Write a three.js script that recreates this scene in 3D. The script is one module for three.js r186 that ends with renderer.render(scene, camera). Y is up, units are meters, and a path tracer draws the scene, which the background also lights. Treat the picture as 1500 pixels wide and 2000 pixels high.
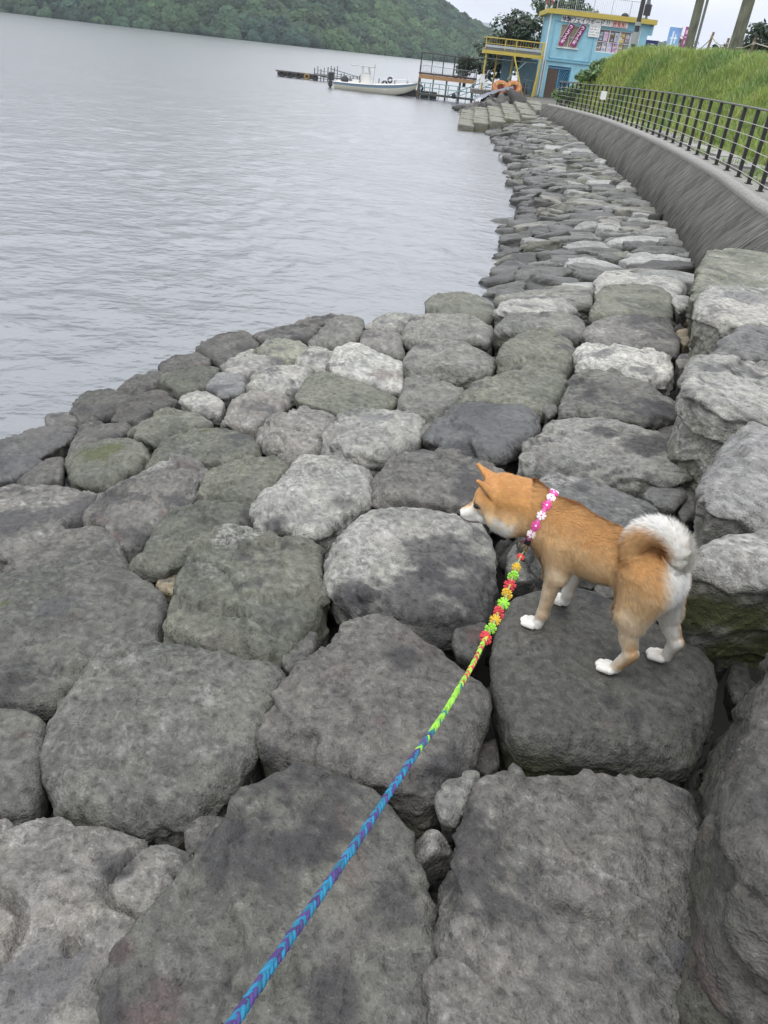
import * as THREE from 'three';
import { mergeGeometries } from 'three/addons/utils/BufferGeometryUtils.js';
import { ImprovedNoise } from 'three/addons/math/ImprovedNoise.js';

// ------------------------------------------------------------------ camera, sky, sun, exposure
const EYE = 2.8, PITCH = 30.85 * Math.PI / 180, ROLL = 6.5 * Math.PI / 180, FOCAL = 1500;
const scene = new THREE.Scene();
const camera = new THREE.PerspectiveCamera(67.38, 768 / 1024, 0.1, 6000);
camera.position.set(0, EYE, 0);
camera.rotation.order = 'YXZ';
camera.rotation.set(-PITCH, 0, ROLL);
const renderer = new THREE.WebGLRenderer({ antialias: true });
renderer.toneMapping = THREE.LinearToneMapping;
renderer.toneMappingExposure = 1.36;
renderer.shadowMap.enabled = true;
const sun = new THREE.DirectionalLight(new THREE.Color(1, 0.97, 0.92), 0.5);
sun.position.set(-6, 22, 9);
sun.castShadow = true;
sun.shadow.radius = 60;
sun.shadow.mapSize.set(2048, 2048);
Object.assign(sun.shadow.camera, { left: -40, right: 40, top: 40, bottom: -40, near: 1, far: 120 });
scene.add(sun, sun.target);
const perlin = new ImprovedNoise();
const noise = (x, y, z) => perlin.noise(x + 91.3, y + 37.7, z + 53.1);
function fbm(x, y, z, oct = 4) {
  let s = 0, a = 0.5;
  for (let i = 0; i < oct; i++) { s += a * noise(x, y, z); x = x * 2.03 + 7.1; y = y * 2.03 + 3.3; z = z * 2.03 + 5.7; a *= 0.5; }
  return s;
}
const clamp = (x, a = 0, b = 1) => Math.min(b, Math.max(a, x));
const smooth = (a, b, x) => { const t = clamp((x - a) / (b - a)); return t * t * (3 - 2 * t); };
const mix = (a, b, t) => a + (b - a) * t;
{ // an overcast sky: even cloud, a little brighter overhead
  const W = 1024, Hh = 512, d = new Float32Array(W * Hh * 4);
  for (let r = 0; r < Hh; r++) {
    const up = ((r + 0.5) / Hh - 0.5) * Math.PI, y = Math.sin(up), c = Math.cos(up);
    for (let k = 0; k < W; k++) {
      const a = ((k + 0.5) / W - 0.5) * 2 * Math.PI, x = Math.cos(a) * c, z = Math.sin(a) * c;
      const q = 1 / (Math.max(y, 0) + 0.22), n = fbm(x * q * 1.3, q * 0.6, z * q * 1.3, 5);
      const n2 = fbm(x * q * 0.7 + 9, q * 0.4 + 4, z * q * 0.7, 3);
      const L = 0.66 * (1 + 2.0 * Math.max(0, y)) * (1 + 0.22 * n + 0.24 * n2), cool = clamp(0.5 - n * 0.9, 0, 1), o = (r * W + k) * 4;
      d[o] = L * mix(0.985, 0.90, cool); d[o + 1] = L * mix(0.995, 0.945, cool); d[o + 2] = L * mix(1.03, 1.05, cool); d[o + 3] = 1;
    }
  }
  const sky = new THREE.DataTexture(d, W, Hh, THREE.RGBAFormat, THREE.FloatType);
  sky.mapping = THREE.EquirectangularReflectionMapping; sky.magFilter = THREE.LinearFilter; sky.needsUpdate = true;
  scene.background = sky; scene.environment = sky;
}
scene.fog = new THREE.FogExp2(new THREE.Color(0.72, 0.78, 0.88), 0.00019);

// ------------------------------------------------------------------ helpers
const V = (x, y, z) => new THREE.Vector3(x, y, z);
function rng(seed) { let s = seed >>> 0; return () => { s = (s + 0x6d2b79f5) >>> 0; let t = Math.imul(s ^ (s >>> 15), 1 | s); t = (t + Math.imul(t ^ (t >>> 7), 61 | t)) ^ t; return ((t ^ (t >>> 14)) >>> 0) / 4294967296; }; }
const used = {};
function numbered(n) { const k = used[n] = (used[n] ?? -1) + 1; return k ? n + '_' + String(k).padStart(3, '0') : n; }
function thing(name, label, category, [x, y, z] = [0, 0, 0], turn = 0, group) {
  const o = new THREE.Group(); o.name = numbered(name); o.position.set(x, y, z); o.rotation.y = turn; scene.add(o);
  return tag(o, label, category, group);
}
function tag(o, label, category, group) { o.userData.label = label; o.userData.category = category; if (group) o.userData.group = group; return o; }
function mesh(name, geos, mat, parent) {
  const g = Array.isArray(geos) ? (geos.length === 1 ? geos[0] : mergeGeometries(geos.map((q) => (q.index ? q.toNonIndexed() : q)))) : geos;
  const m = new THREE.Mesh(g, mat); m.name = parent ? name : numbered(name); (parent ?? scene).add(m); return m;
}
function struct(name, geos, mat) { const m = mesh(name, geos, mat); m.userData.kind = 'structure'; return m; }
function stuff(m) { m.userData.kind = 'stuff'; return m; }
function box(w, h, d, x = 0, y = 0, z = 0, rx = 0, ry = 0, rz = 0) {
  const g = new THREE.BoxGeometry(w, h, d); if (rx || ry || rz) g.applyMatrix4(new THREE.Matrix4().makeRotationFromEuler(new THREE.Euler(rx, ry, rz))); g.translate(x, y, z); return g;
}
function bar(a, b, r, seg = 6, r2 = r) {
  const A = V(...a), B = V(...b), d = B.clone().sub(A), g = new THREE.CylinderGeometry(r2, r, d.length(), seg);
  g.applyQuaternion(new THREE.Quaternion().setFromUnitVectors(V(0, 1, 0), d.normalize())); const c = A.add(B).multiplyScalar(0.5); g.translate(c.x, c.y, c.z); return g;
}
function ball(r, x, y, z, sx = 1, sy = 1, sz = 1, w = 10, h = 7) { const g = new THREE.SphereGeometry(r, w, h); g.scale(sx, sy, sz); g.translate(x, y, z); return g; }
function paint(g, r, gg, b) { const n = g.attributes.position.count, c = new Float32Array(n * 3); for (let i = 0; i < n; i++) { c[i * 3] = r; c[i * 3 + 1] = gg; c[i * 3 + 2] = b; } g.setAttribute('color', new THREE.BufferAttribute(c, 3)); return g; }
const lin = (r, g, b) => new THREE.Color().setRGB(r, g, b);
const std = (r, g, b, rough = 0.7, more = {}) => new THREE.MeshStandardMaterial({ color: lin(r, g, b), roughness: rough, ...more });
// sight lines of the camera, used to measure where things stand in the world
const cP = Math.cos(PITCH), sP = Math.sin(PITCH), cR = Math.cos(ROLL), sR = Math.sin(ROLL);
function sight(px, py) { const x = px - 750, y = 1000 - py, u = x * cR - y * sR, v = x * sR + y * cR; return V(u, v * cP - FOCAL * sP, -(FOCAL * cP + v * sP)); }
function atLevel(px, py, y) { const r = sight(px, py), t = (y - EYE) / r.y; return r.multiplyScalar(t).add(V(0, EYE, 0)); }
function atPlane(px, py, p, n) { const r = sight(px, py), e = V(0, EYE, 0), t = p.clone().sub(e).dot(n) / r.dot(n); return r.multiplyScalar(t).add(e); }
function tileNoise(size, per, seed, oct = 4, sx = 1, sy = 1) { // periodic gradient noise, values about -1..1
  const out = new Float32Array(size * size), R = rng(seed); let amp = 1, norm = 0;
  for (let o = 0; o < oct; o++) {
    const px = Math.max(1, Math.round(per * sx)) << o, py = Math.max(1, Math.round(per * sy)) << o; if (Math.max(px, py) > size / 2) break;
    const gx = new Float32Array(px * py), gy = new Float32Array(px * py);
    for (let i = 0; i < px * py; i++) { const a = R() * 6.2832; gx[i] = Math.cos(a); gy[i] = Math.sin(a); }
    for (let j = 0; j < size; j++) {
      const v = j / size * py, y0 = Math.floor(v), fy = v - y0, wy = fy * fy * fy * (fy * (fy * 6 - 15) + 10), r0 = (y0 % py) * px, r1 = ((y0 + 1) % py) * px;
      for (let i = 0; i < size; i++) {
        const u = i / size * px, x0 = Math.floor(u), fx = u - x0, wx = fx * fx * fx * (fx * (fx * 6 - 15) + 10), a = x0 % px, b = (x0 + 1) % px;
        const n00 = gx[r0 + a] * fx + gy[r0 + a] * fy, n10 = gx[r0 + b] * (fx - 1) + gy[r0 + b] * fy, n01 = gx[r1 + a] * fx + gy[r1 + a] * (fy - 1), n11 = gx[r1 + b] * (fx - 1) + gy[r1 + b] * (fy - 1);
        out[j * size + i] += amp * 1.5 * mix(mix(n00, n10, wx), mix(n01, n11, wx), wy);
      }
    }
    norm += amp; amp *= 0.55;
  }
  for (let i = 0; i < out.length; i++) out[i] /= norm * 0.75;
  return out;
}
function mapOf(size, fn, srgb = false) {
  const d = new Uint8Array(size * size * 4);
  for (let i = 0; i < size * size; i++) { const v = fn(i); d[i * 4] = clamp(v[0]) * 255; d[i * 4 + 1] = clamp(v[1]) * 255; d[i * 4 + 2] = clamp(v[2]) * 255; d[i * 4 + 3] = 255; }
  const t = new THREE.DataTexture(d, size, size); t.wrapS = t.wrapT = THREE.RepeatWrapping; t.magFilter = THREE.LinearFilter; if (srgb) t.colorSpace = THREE.SRGBColorSpace; t.needsUpdate = true; return t;
}
// stone: crystalline grain (colour about 0.7 on average, vertex colours carry the rest) and a pitted relief
const gA = tileNoise(1024, 20, 11, 6), gB = tileNoise(1024, 128, 12, 2), gC = tileNoise(1024, 6, 13, 5), gD = tileNoise(1024, 34, 14, 4);
const grainMap = mapOf(1024, (i) => { const pit = smooth(0.25, 0.6, gD[i] + 0.25 * gB[i]), lit = smooth(0.3, 0.75, -gD[i] + 0.45 * gB[i]), v = 0.66 * (1 + 0.34 * gA[i] + (0.16 + 0.25 * Math.abs(gC[i])) * gB[i] + 0.14 * gC[i] - 0.36 * pit + 0.4 * lit); return [v * 1.005, v, v * 0.985]; });
const pitMap = mapOf(1024, (i) => { const v = 0.5 + 0.26 * gA[i] + 0.07 * gB[i] + 0.12 * gC[i] - 0.12 * smooth(0.25, 0.6, gD[i]); return [v, v, v]; });
const GRAIN = 1 / 0.7;
const stoneMat = new THREE.MeshStandardMaterial({ vertexColors: true, map: grainMap, bumpMap: pitMap, bumpScale: 0.02, roughness: 0.82 });
const wetStoneMat = new THREE.MeshStandardMaterial({ vertexColors: true, map: grainMap, bumpMap: pitMap, bumpScale: 0.014, roughness: 0.42 });
const farStoneMat = new THREE.MeshStandardMaterial({ vertexColors: true, map: grainMap, roughness: 0.85 });

// A stone: a rounded convex body bounded by planes [nx, ny, nz, offset] about its centre, roughened along its normals.
function stoneGeometry({ planes, c, ext, N, p = 10, bump, color, uv = 1.25, closed = true }) {
  const n1 = N + 1, pos = [], nor = [], dirs = [], idx = [], weld = new Map(), wid = [];
  const faces = [[0, 1], [0, -1], [1, 1], [2, 1], [2, -1]]; if (closed) faces.push([1, -1]);
  const P = V(0, 0, 0), G = V(0, 0, 0);
  for (const [ax, s] of faces) {
    const base = pos.length / 3, A = (ax + 1) % 3, B = (ax + 2) % 3;
    for (let j = 0; j <= N; j++) for (let i = 0; i <= N; i++) {
      const q = [0, 0, 0], a = i / N * 2 - 1, b = j / N * 2 - 1; q[ax] = s; q[A] = a; q[B] = b;
      const key = Math.round((q[0] + 1) * N * 50) + ',' + Math.round((q[1] + 1) * N * 50) + ',' + Math.round((q[2] + 1) * N * 50);
      const warp = (x) => Math.sin(x * 1.1) / Math.sin(1.1);
      const edge = i === 0 || j === 0 || i === N || j === N;
      let w = edge ? weld.get(key) : undefined;
      if (w === undefined) { w = pos.length / 3; if (edge) weld.set(key, w); }
      wid.push(w);
      const dx = warp(q[0]) * ext[0], dy = warp(q[1]) * ext[1], dz = warp(q[2]) * ext[2];
      let sum = 0, gx = 0, gy = 0, gz = 0;
      for (const [nx, ny, nz, o] of planes) { const h = (nx * dx + ny * dy + nz * dz) / o; if (h > 0) { const e = Math.pow(h, p - 1); sum += e * h; gx += e * nx / o; gy += e * ny / o; gz += e * nz / o; } }
      const t = 1 / Math.pow(sum, 1 / p), gl = 1 / Math.hypot(gx, gy, gz);
      P.set(c.x + dx * t, c.y + dy * t, c.z + dz * t); G.set(gx * gl, gy * gl, gz * gl);
      const push = bump ? bump(P, G) : 0;
      pos.push(P.x + G.x * push, P.y + G.y * push, P.z + G.z * push); dirs.push(G.x, G.y, G.z);
      
    }
    for (let j = 0; j < N; j++) for (let i = 0; i < N; i++) {
      const a = base + j * n1 + i, b = a + 1, d = a + n1, e = d + 1;
      if (s > 0) idx.push(a, b, e, a, e, d); else idx.push(a, e, b, a, d, e);
    }
  }
  const nv = pos.length / 3, acc = new Float32Array(nv * 3);
  for (let k = 0; k < idx.length; k += 3) {
    const [a, b, d] = [idx[k] * 3, idx[k + 1] * 3, idx[k + 2] * 3];
    const ux = pos[b] - pos[a], uy = pos[b + 1] - pos[a + 1], uz = pos[b + 2] - pos[a + 2], vx = pos[d] - pos[a], vy = pos[d + 1] - pos[a + 1], vz = pos[d + 2] - pos[a + 2];
    const nx = uy * vz - uz * vy, ny = uz * vx - ux * vz, nz = ux * vy - uy * vx;
    for (const q of [idx[k], idx[k + 1], idx[k + 2]]) { const w = wid[q] * 3; acc[w] += nx; acc[w + 1] += ny; acc[w + 2] += nz; }
  }
  const N3 = new Float32Array(nv * 3), C = new Float32Array(nv * 3);
  for (let k = 0; k < nv; k++) {
    const w = wid[k] * 3, l = 1 / (Math.hypot(acc[w], acc[w + 1], acc[w + 2]) || 1);
    N3[k * 3] = acc[w] * l; N3[k * 3 + 1] = acc[w + 1] * l; N3[k * 3 + 2] = acc[w + 2] * l;
    const o = color(pos[k * 3], pos[k * 3 + 1], pos[k * 3 + 2], dirs[k * 3 + 1]); C[k * 3] = o[0] * GRAIN; C[k * 3 + 1] = o[1] * GRAIN; C[k * 3 + 2] = o[2] * GRAIN;
  }
  // texture coordinates in metres: every triangle takes the plane it faces most, corners on a change of plane are doubled
  const own = new Int8Array(nv).fill(-1), more = new Map(), vp = [], vn = [], vc = [], put = (k, ax) => {
    if (own[k] === ax) return k; if (own[k] >= 0) { const key = k * 3 + ax, old = more.get(key); if (old !== undefined) return old; const at = nv + vp.length / 3; more.set(key, at); for (let i = 0; i < 3; i++) { vp.push(pos[k * 3 + i]); vn.push(N3[k * 3 + i]); vc.push(C[k * 3 + i]); } const q = k * 3; uvx.push(ax === 0 ? pos[q + 2] * uv : pos[q] * uv + ax * 0.3, ax === 1 ? pos[q + 2] * uv : pos[q + 1] * uv); return at; }
    own[k] = ax; const q = k * 3; uv0[k * 2] = ax === 0 ? pos[q + 2] * uv : pos[q] * uv + ax * 0.3; uv0[k * 2 + 1] = ax === 1 ? pos[q + 2] * uv : pos[q + 1] * uv; return k;
  }, uvx = [], uv0 = new Float32Array(nv * 2);
  for (let k = 0; k < idx.length; k += 3) {
    let m = [0, 0, 0]; for (let q = 0; q < 3; q++) for (let i = 0; i < 3; i++) m[i] += N3[idx[k + q] * 3 + i]; m = m.map(Math.abs); const ax = m[1] >= m[0] * 0.9 && m[1] >= m[2] * 0.9 ? 1 : m[0] > m[2] ? 0 : 2;
    for (let q = 0; q < 3; q++) idx[k + q] = put(idx[k + q], ax);
  }
  const join = (a, b) => { const o = new Float32Array(a.length + b.length); o.set(a); o.set(b, a.length); return o; }, g = new THREE.BufferGeometry();
  g.setAttribute('position', new THREE.BufferAttribute(join(pos, vp), 3)); g.setAttribute('normal', new THREE.BufferAttribute(join(N3, vn), 3));
  g.setAttribute('uv', new THREE.BufferAttribute(join(uv0, uvx), 2)); g.setAttribute('color', new THREE.BufferAttribute(join(C, vc), 3)); g.setIndex(idx); return g;
}

// ------------------------------------------------------------------ the shore: where the water stops and how high the stones lie
const SHORE = [[-9, 8], [-6, 1], [-4.2, -2.5], [-2.95, -5.1], [-2.03, -7.55], [-1.37, -8.69], [0.22, -10.2], [1.17, -11.1], [1.55, -12.6], [1.58, -14], [2.42, -18.8], [2.79, -26.5], [2.95, -40], [1.9, -48], [2.5, -58], [6, -66], [12, -80], [40, -160]];
function inland(x, z) { // metres from the waterline, negative over the water
  let best = 1e9, sign = 1;
  for (let i = 0; i + 1 < SHORE.length; i++) {
    const [ax, az] = SHORE[i], [bx, bz] = SHORE[i + 1], dx = bx - ax, dz = bz - az, t = clamp(((x - ax) * dx + (z - az) * dz) / (dx * dx + dz * dz)), ex = x - ax - dx * t, ez = z - az - dz * t, d = Math.hypot(ex, ez);
    if (d < best) { best = d; sign = dx * (z - az) - dz * (x - ax) > 0 ? 1 : -1; }
  }
  return best * sign;
}
function stoneLevel(x, z) { const d = inland(x, z); return d < 0 ? 0.03 + d * 0.1 : Math.min(0.05 + 0.27 * d, 1.0 + 0.335 * (1 - Math.exp(-Math.max(0, d - 3.6) * 0.9))); }
// sea wall: [z, x of the top's water edge, y of the top, y of the foot]
const WALL = [[-2, 3.7, 1.7, 0.7], [-6, 3.82, 1.7, 0.7], [-9.7, 4.03, 1.69, 0.7], [-11.5, 4.32, 1.68, 0.7], [-13.8, 4.68, 1.68, 0.7], [-19.9, 5.23, 1.68, 0.7], [-29, 5.78, 1.6, 0.72], [-34, 5.85, 1.53, 0.82], [-39.5, 5.65, 1.45, 0.92], [-42, 5.45, 1.4, 0.95]];
function wallAt(z) {
  let i = 0; while (i < WALL.length - 2 && z < WALL[i + 1][0]) i++;
  const a = WALL[i], b = WALL[i + 1], t = clamp((z - a[0]) / (b[0] - a[0])), m0 = WALL[Math.max(0, i - 1)], m1 = WALL[Math.min(WALL.length - 1, i + 2)];
  const h = (k) => { const sa = (b[k] - m0[k]) / (b[0] - m0[0]) * (b[0] - a[0]), sb = (m1[k] - a[k]) / (m1[0] - a[0]) * (b[0] - a[0]), t2 = t * t, t3 = t2 * t; return (2 * t3 - 3 * t2 + 1) * a[k] + (t3 - 2 * t2 + t) * sa + (-2 * t3 + 3 * t2) * b[k] + (t3 - t2) * sb; };
  return { x: h(1), top: h(2), foot: h(3) };
}

// ------------------------------------------------------------------ water
{
  const rip = tileNoise(1024, 20, 31, 5, 0.75, 1), rip2 = tileNoise(1024, 8, 32, 4, 0.75, 1);
  const bump = mapOf(1024, (i) => { const v = 0.5 + 0.2 * rip[i] + 0.28 * rip2[i]; return [v, v, v]; });
  bump.repeat.set(1, 1);
  const mat = new THREE.MeshPhysicalMaterial({ color: lin(0.064, 0.072, 0.078), roughness: 0.18, ior: 1.9, clearcoat: 1, clearcoatRoughness: 0.44, bumpMap: bump, bumpScale: 0.06 });
  const zs = [], xs = [];
  for (let z = -2.2; z > -1700; z = z * 1.0165 - 0.012) zs.push(z);
  for (let k = -160; k <= 100; k++) xs.push(-1.2 + Math.sinh(k / 24) * 1.35);
  const pos = [], uv = [], idx = [], W = xs.length;
  const wave = (x, z, far) => {
    const a = fbm(x * 1.15 + z * 0.2, 3.1, z * 2.1 - x * 0.3, 3), b = noise(x * 2.9, 8.2, z * 4.6 + x * 0.8), c = noise(x * 0.2, 1.7, z * 0.42), gust = smooth(-0.3, 0.5, noise(x * 0.11, 5.5, z * 0.16) + 0.3);
    return (0.075 * a * (0.35 + 0.75 * gust) + 0.026 * b * far * gust + 0.025 * c) * (0.25 + 0.75 * clamp(30 / -z));
  };
  for (const z of zs) for (const x of xs) {
    const calm = smooth(0, 1.5, -inland(clamp(x, -60, 40), Math.max(z, -120))), f = clamp(14 / -z);
    pos.push(x, wave(x, z, f) * (0.45 + 0.55 * calm) * (z < -220 ? 0.4 : 1), z); uv.push(x / 4.2 + z * 0.011, z / 4.2 + x * 0.017);
  }
  for (let j = 0; j + 1 < zs.length; j++) for (let i = 0; i + 1 < W; i++) {
    const a = j * W + i; if (inland((xs[i] + xs[i + 1]) / 2, (zs[j] + zs[j + 1]) / 2) > 3.4 && zs[j] > -70) continue;
    idx.push(a, a + 1, a + W + 1, a, a + W + 1, a + W);
  }
  const g = new THREE.BufferGeometry(); g.setAttribute('position', new THREE.Float32BufferAttribute(pos, 3)); g.setAttribute('uv', new THREE.Float32BufferAttribute(uv, 2)); g.setIndex(idx); g.computeVertexNormals();
  tag(struct('water', g, mat), 'grey rippled lake water reaching the wooded far shore', 'water');
}

// ------------------------------------------------------------------ ground sheet under the stones, path, mound and plateau
const PATHW = 1.45;
function moundHeight(x, z) { // land behind the sea wall
  const w = wallAt(clamp(z, -42, -2)), e = x - w.x, far = smooth(-41, -52, z), narrow = smooth(-24, -39, z);
  const foot = mix(PATHW, 0.75, narrow), run = mix(2.9, 1.6, narrow), ridge = mix(3.25 + 0.012 * Math.min(40, -z), 2.55, smooth(-37, -45, z)) + 0.12 * noise(x * 0.4, 2, z * 0.4);
  const slope = smooth(foot, foot + run, e), base = mix(w.top - 0.045, 1.12, smooth(-40, -54, z));
  let h = mix(base, ridge, Math.pow(slope, 0.8)) + slope * (1 - slope) * 0.5 * noise(x * 0.9, 4.4, z * 0.7);
  const lot = smooth(-43, -49, z) * (1 - smooth(13.5, 16, x)); // flat yard in front of the blue house
  return mix(h, 1.12, lot * smooth(0, 1, 1 - smooth(-47, -41, z)));
}
function landHeight(x, z) {
  const d = inland(x, z), w = z > -42 && z < -2 ? wallAt(z) : null;
  if (w && z < -8 && x > w.x + 0.1) return moundHeight(x, z);
  if (z <= -42) { const shore = -0.6 + Math.max(0, d + 0.5) * 0.42; return Math.min(shore, x > 5 ? moundHeight(x, z) : 1.1); }
  if (z < -10.2) return Math.min(-0.5 + Math.max(0, d) * 0.24, 0.3);
  const inner = d < 0 ? -0.6 + d * 0.25 : stoneLevel(x, z) - 0.62;
  return mix(inner, 1.6, smooth(5.5, 8, d));
}
{
  const xs = [], zs = [], pos = [], col = [], idx = [];
  for (let x = -12; x < 16; x += 0.4) xs.push(x); for (let x = 16; x < 1500; x = x * 1.22) xs.push(x);
  for (let z = 12; z > -72; z -= 0.4) zs.push(z); for (let z = -72; z > -1600; z *= 1.2) zs.push(z);
  for (const z of zs) for (const x of xs) {
    const y = z < -70 ? Math.max(-2, Math.min(1.1 + 2 * smooth(20, 60, x), -0.6 + 0.4 * (inland(x, z) + 0.5))) : landHeight(x, z), n = fbm(x * 1.7, y, z * 1.7, 3);
    pos.push(x, y, z);
    const soil = z > -8 || inland(x, z) < 3.5 || (x < 5 && z > -45), c = soil ? [0.03, 0.028, 0.024] : x > wallAt(clamp(z, -42, -2)).x + 1.2 && z > -45 ? [0.075, 0.085, 0.03] : [0.1, 0.095, 0.08], k = 1 + 0.5 * n; col.push(c[0] * k, c[1] * k, c[2] * k);
  }
  for (let j = 0; j + 1 < zs.length; j++) for (let i = 0; i + 1 < xs.length; i++) { const a = j * xs.length + i; idx.push(a, a + 1, a + xs.length + 1, a, a + xs.length + 1, a + xs.length); }
  const g = new THREE.BufferGeometry(); g.setAttribute('position', new THREE.Float32BufferAttribute(pos, 3)); g.setAttribute('color', new THREE.Float32BufferAttribute(col, 3)); g.setIndex(idx); g.computeVertexNormals();
  tag(struct('ground', g, new THREE.MeshStandardMaterial({ vertexColors: true, roughness: 0.95 })), 'dark soil bank under the stones and the grassy mound', 'ground');
}

// ------------------------------------------------------------------ wooded hills across the lake
function shoreZ(x) { return -600 + 105 * smooth(-330, -190, x) - 105 * smooth(-120, 20, x) - 60 * smooth(0, 110, x) + 6 * Math.sin(x * 0.06) + 4 * Math.sin(x * 0.17 + 2); }
function hillHeight(x, z) {
  const u = x * 720 / -z, ridge = u < -9 ? 37 + 0.43 * (-9 - u) + 12 * Math.sin(u * 0.02) : u < 40 ? 37 - 0.40 * (u + 9) : Math.max(0, 17 - 0.36 * (u - 40));
  const t = smooth(0, 1, (shoreZ(x) - z) / 185), gully = 1 - 0.2 * Math.max(0, fbm(x * 0.018, 2.2, z * 0.006, 3) * 1.4);
  return -1.5 + (Math.min(ridge, 150) + 1.5) * Math.pow(t, 0.85) * gully + 3.5 * t * fbm(x * 0.03, 7, z * 0.03, 3);
}
{
  const xs = [], zs = [], pos = [], idx = [];
  for (let x = -560; x <= 160; x += 8) xs.push(x); for (let z = -470; z >= -960; z -= 8) zs.push(z);
  for (const z of zs) for (const x of xs) pos.push(x, z > shoreZ(x) ? -1.5 : hillHeight(x, z), z);
  for (let j = 0; j + 1 < zs.length; j++) for (let i = 0; i + 1 < xs.length; i++) { const a = j * xs.length + i; idx.push(a, a + 1, a + xs.length + 1, a, a + xs.length + 1, a + xs.length); }
  const g = new THREE.BufferGeometry(); g.setAttribute('position', new THREE.Float32BufferAttribute(pos, 3)); g.setIndex(idx); g.computeVertexNormals();
  tag(struct('hill', g, std(0.028, 0.045, 0.022, 1)), 'long wooded hillside rising from the far shore of the lake', 'hill');
  // crowns of the wood: lumpy broadleaf heads, several to a clump, placed all over the hillside
  const R = rng(77), parts = [];
  for (let k = 0; k < 4; k++) {
    const s = new THREE.IcosahedronGeometry(1, 5).toNonIndexed(), p = s.attributes.position, q = [V(0, 0.1, 0), V(1.25, -0.25, 0.3), V(-0.6, -0.2, 1.0), V(0.4, -0.35, -1.1)][k], r = [1, 0.8, 0.85, 0.7][k];
    for (let i = 0; i < p.count; i++) {
      const v = V().fromBufferAttribute(p, i).normalize(), n = 1 + 0.34 * Math.abs(noise(v.x * 2.2 + k * 9, v.y * 2.2, v.z * 2.2)) + 0.3 * Math.abs(noise(v.x * 5 + k, v.y * 5, v.z * 5)) + 0.16 * noise(v.x * 12, v.y * 12, v.z * 12 + k);
      v.multiplyScalar(n * r); p.setXYZ(i, v.x + q.x, v.y * 0.85 + q.y, v.z + q.z);
    }
    s.deleteAttribute('uv'); s.computeVertexNormals(); parts.push(s);
  }
  const clump = mergeGeometries(parts), spots = [];
  for (let k = 0; k < 26000 && spots.length < 5200; k++) {
    const x = mix(-470, 110, R()), d = R() * 230, z = shoreZ(x) - 1 - d, u = Math.abs(x * 720 / z);
    if (x < -9 && d > 150 + 20 * R()) continue; if (hillHeight(x, z) < -1.2 && d > 8) continue; spots.push([x, z, d]);
  }
  const m = new THREE.InstancedMesh(clump, new THREE.MeshStandardMaterial({ color: 0xffffff, roughness: 0.95 }), spots.length), M = new THREE.Matrix4(), Q = new THREE.Quaternion(), c = new THREE.Color();
  spots.forEach(([x, z, d], i) => {
    const s = (2.4 + 2.6 * R()) * (d < 10 ? 0.6 : 1); Q.setFromEuler(new THREE.Euler((R() - 0.5) * 0.5, R() * 6.3, (R() - 0.5) * 0.5));
    M.compose(V(x, hillHeight(x, z) + s * 0.75 + (d < 10 ? 0.8 : 0), z), Q, V(s * (0.9 + 0.4 * R()), s * (0.9 + 0.6 * R()), s)); m.setMatrixAt(i, M);
    const t = fbm(x * 0.012, 3, z * 0.02, 3) + 0.35 * (R() - 0.5), k = 0.4 + 0.9 * R(); c.setRGB(mix(0.014, 0.066, clamp(t + 0.4)) * k, mix(0.04, 0.11, clamp(t + 0.4)) * k, mix(0.03, 0.034, clamp(t + 0.4)) * k); m.setColorAt(i, c);
  });
  m.name = 'forest'; scene.add(tag(stuff(m), 'dense green broadleaf wood covering the hill across the lake', 'forest'));
  // a far ridge, pale with distance
  const rp = [], ri = [];
  for (let k = 0; k <= 120; k++) { const x = -900 + k * 25, y = Math.max(4, 118 + 55 * fbm(x * 0.0011, 1, 4, 4) * 2 + 22 * fbm(x * 0.006, 1, 9, 3) - 40 * smooth(350, 1000, x)); rp.push(x, -5, -3000, x, y * 0.8, -3150, x, y, -3300, x, -5, -3700); }
  for (let k = 0; k < 120; k++) for (let j = 0; j < 3; j++) { const a = k * 4 + j, b = a + 4; ri.push(a, b, b + 1, a, b + 1, a + 1); }
  const rg = new THREE.BufferGeometry(); rg.setAttribute('position', new THREE.Float32BufferAttribute(rp, 3)); rg.setIndex(ri); rg.computeVertexNormals();
  tag(struct('mountain', rg, std(0.05, 0.08, 0.05, 1)), 'pale blue mountain ridge fading into cloud behind the hill', 'mountain');
}

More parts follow.
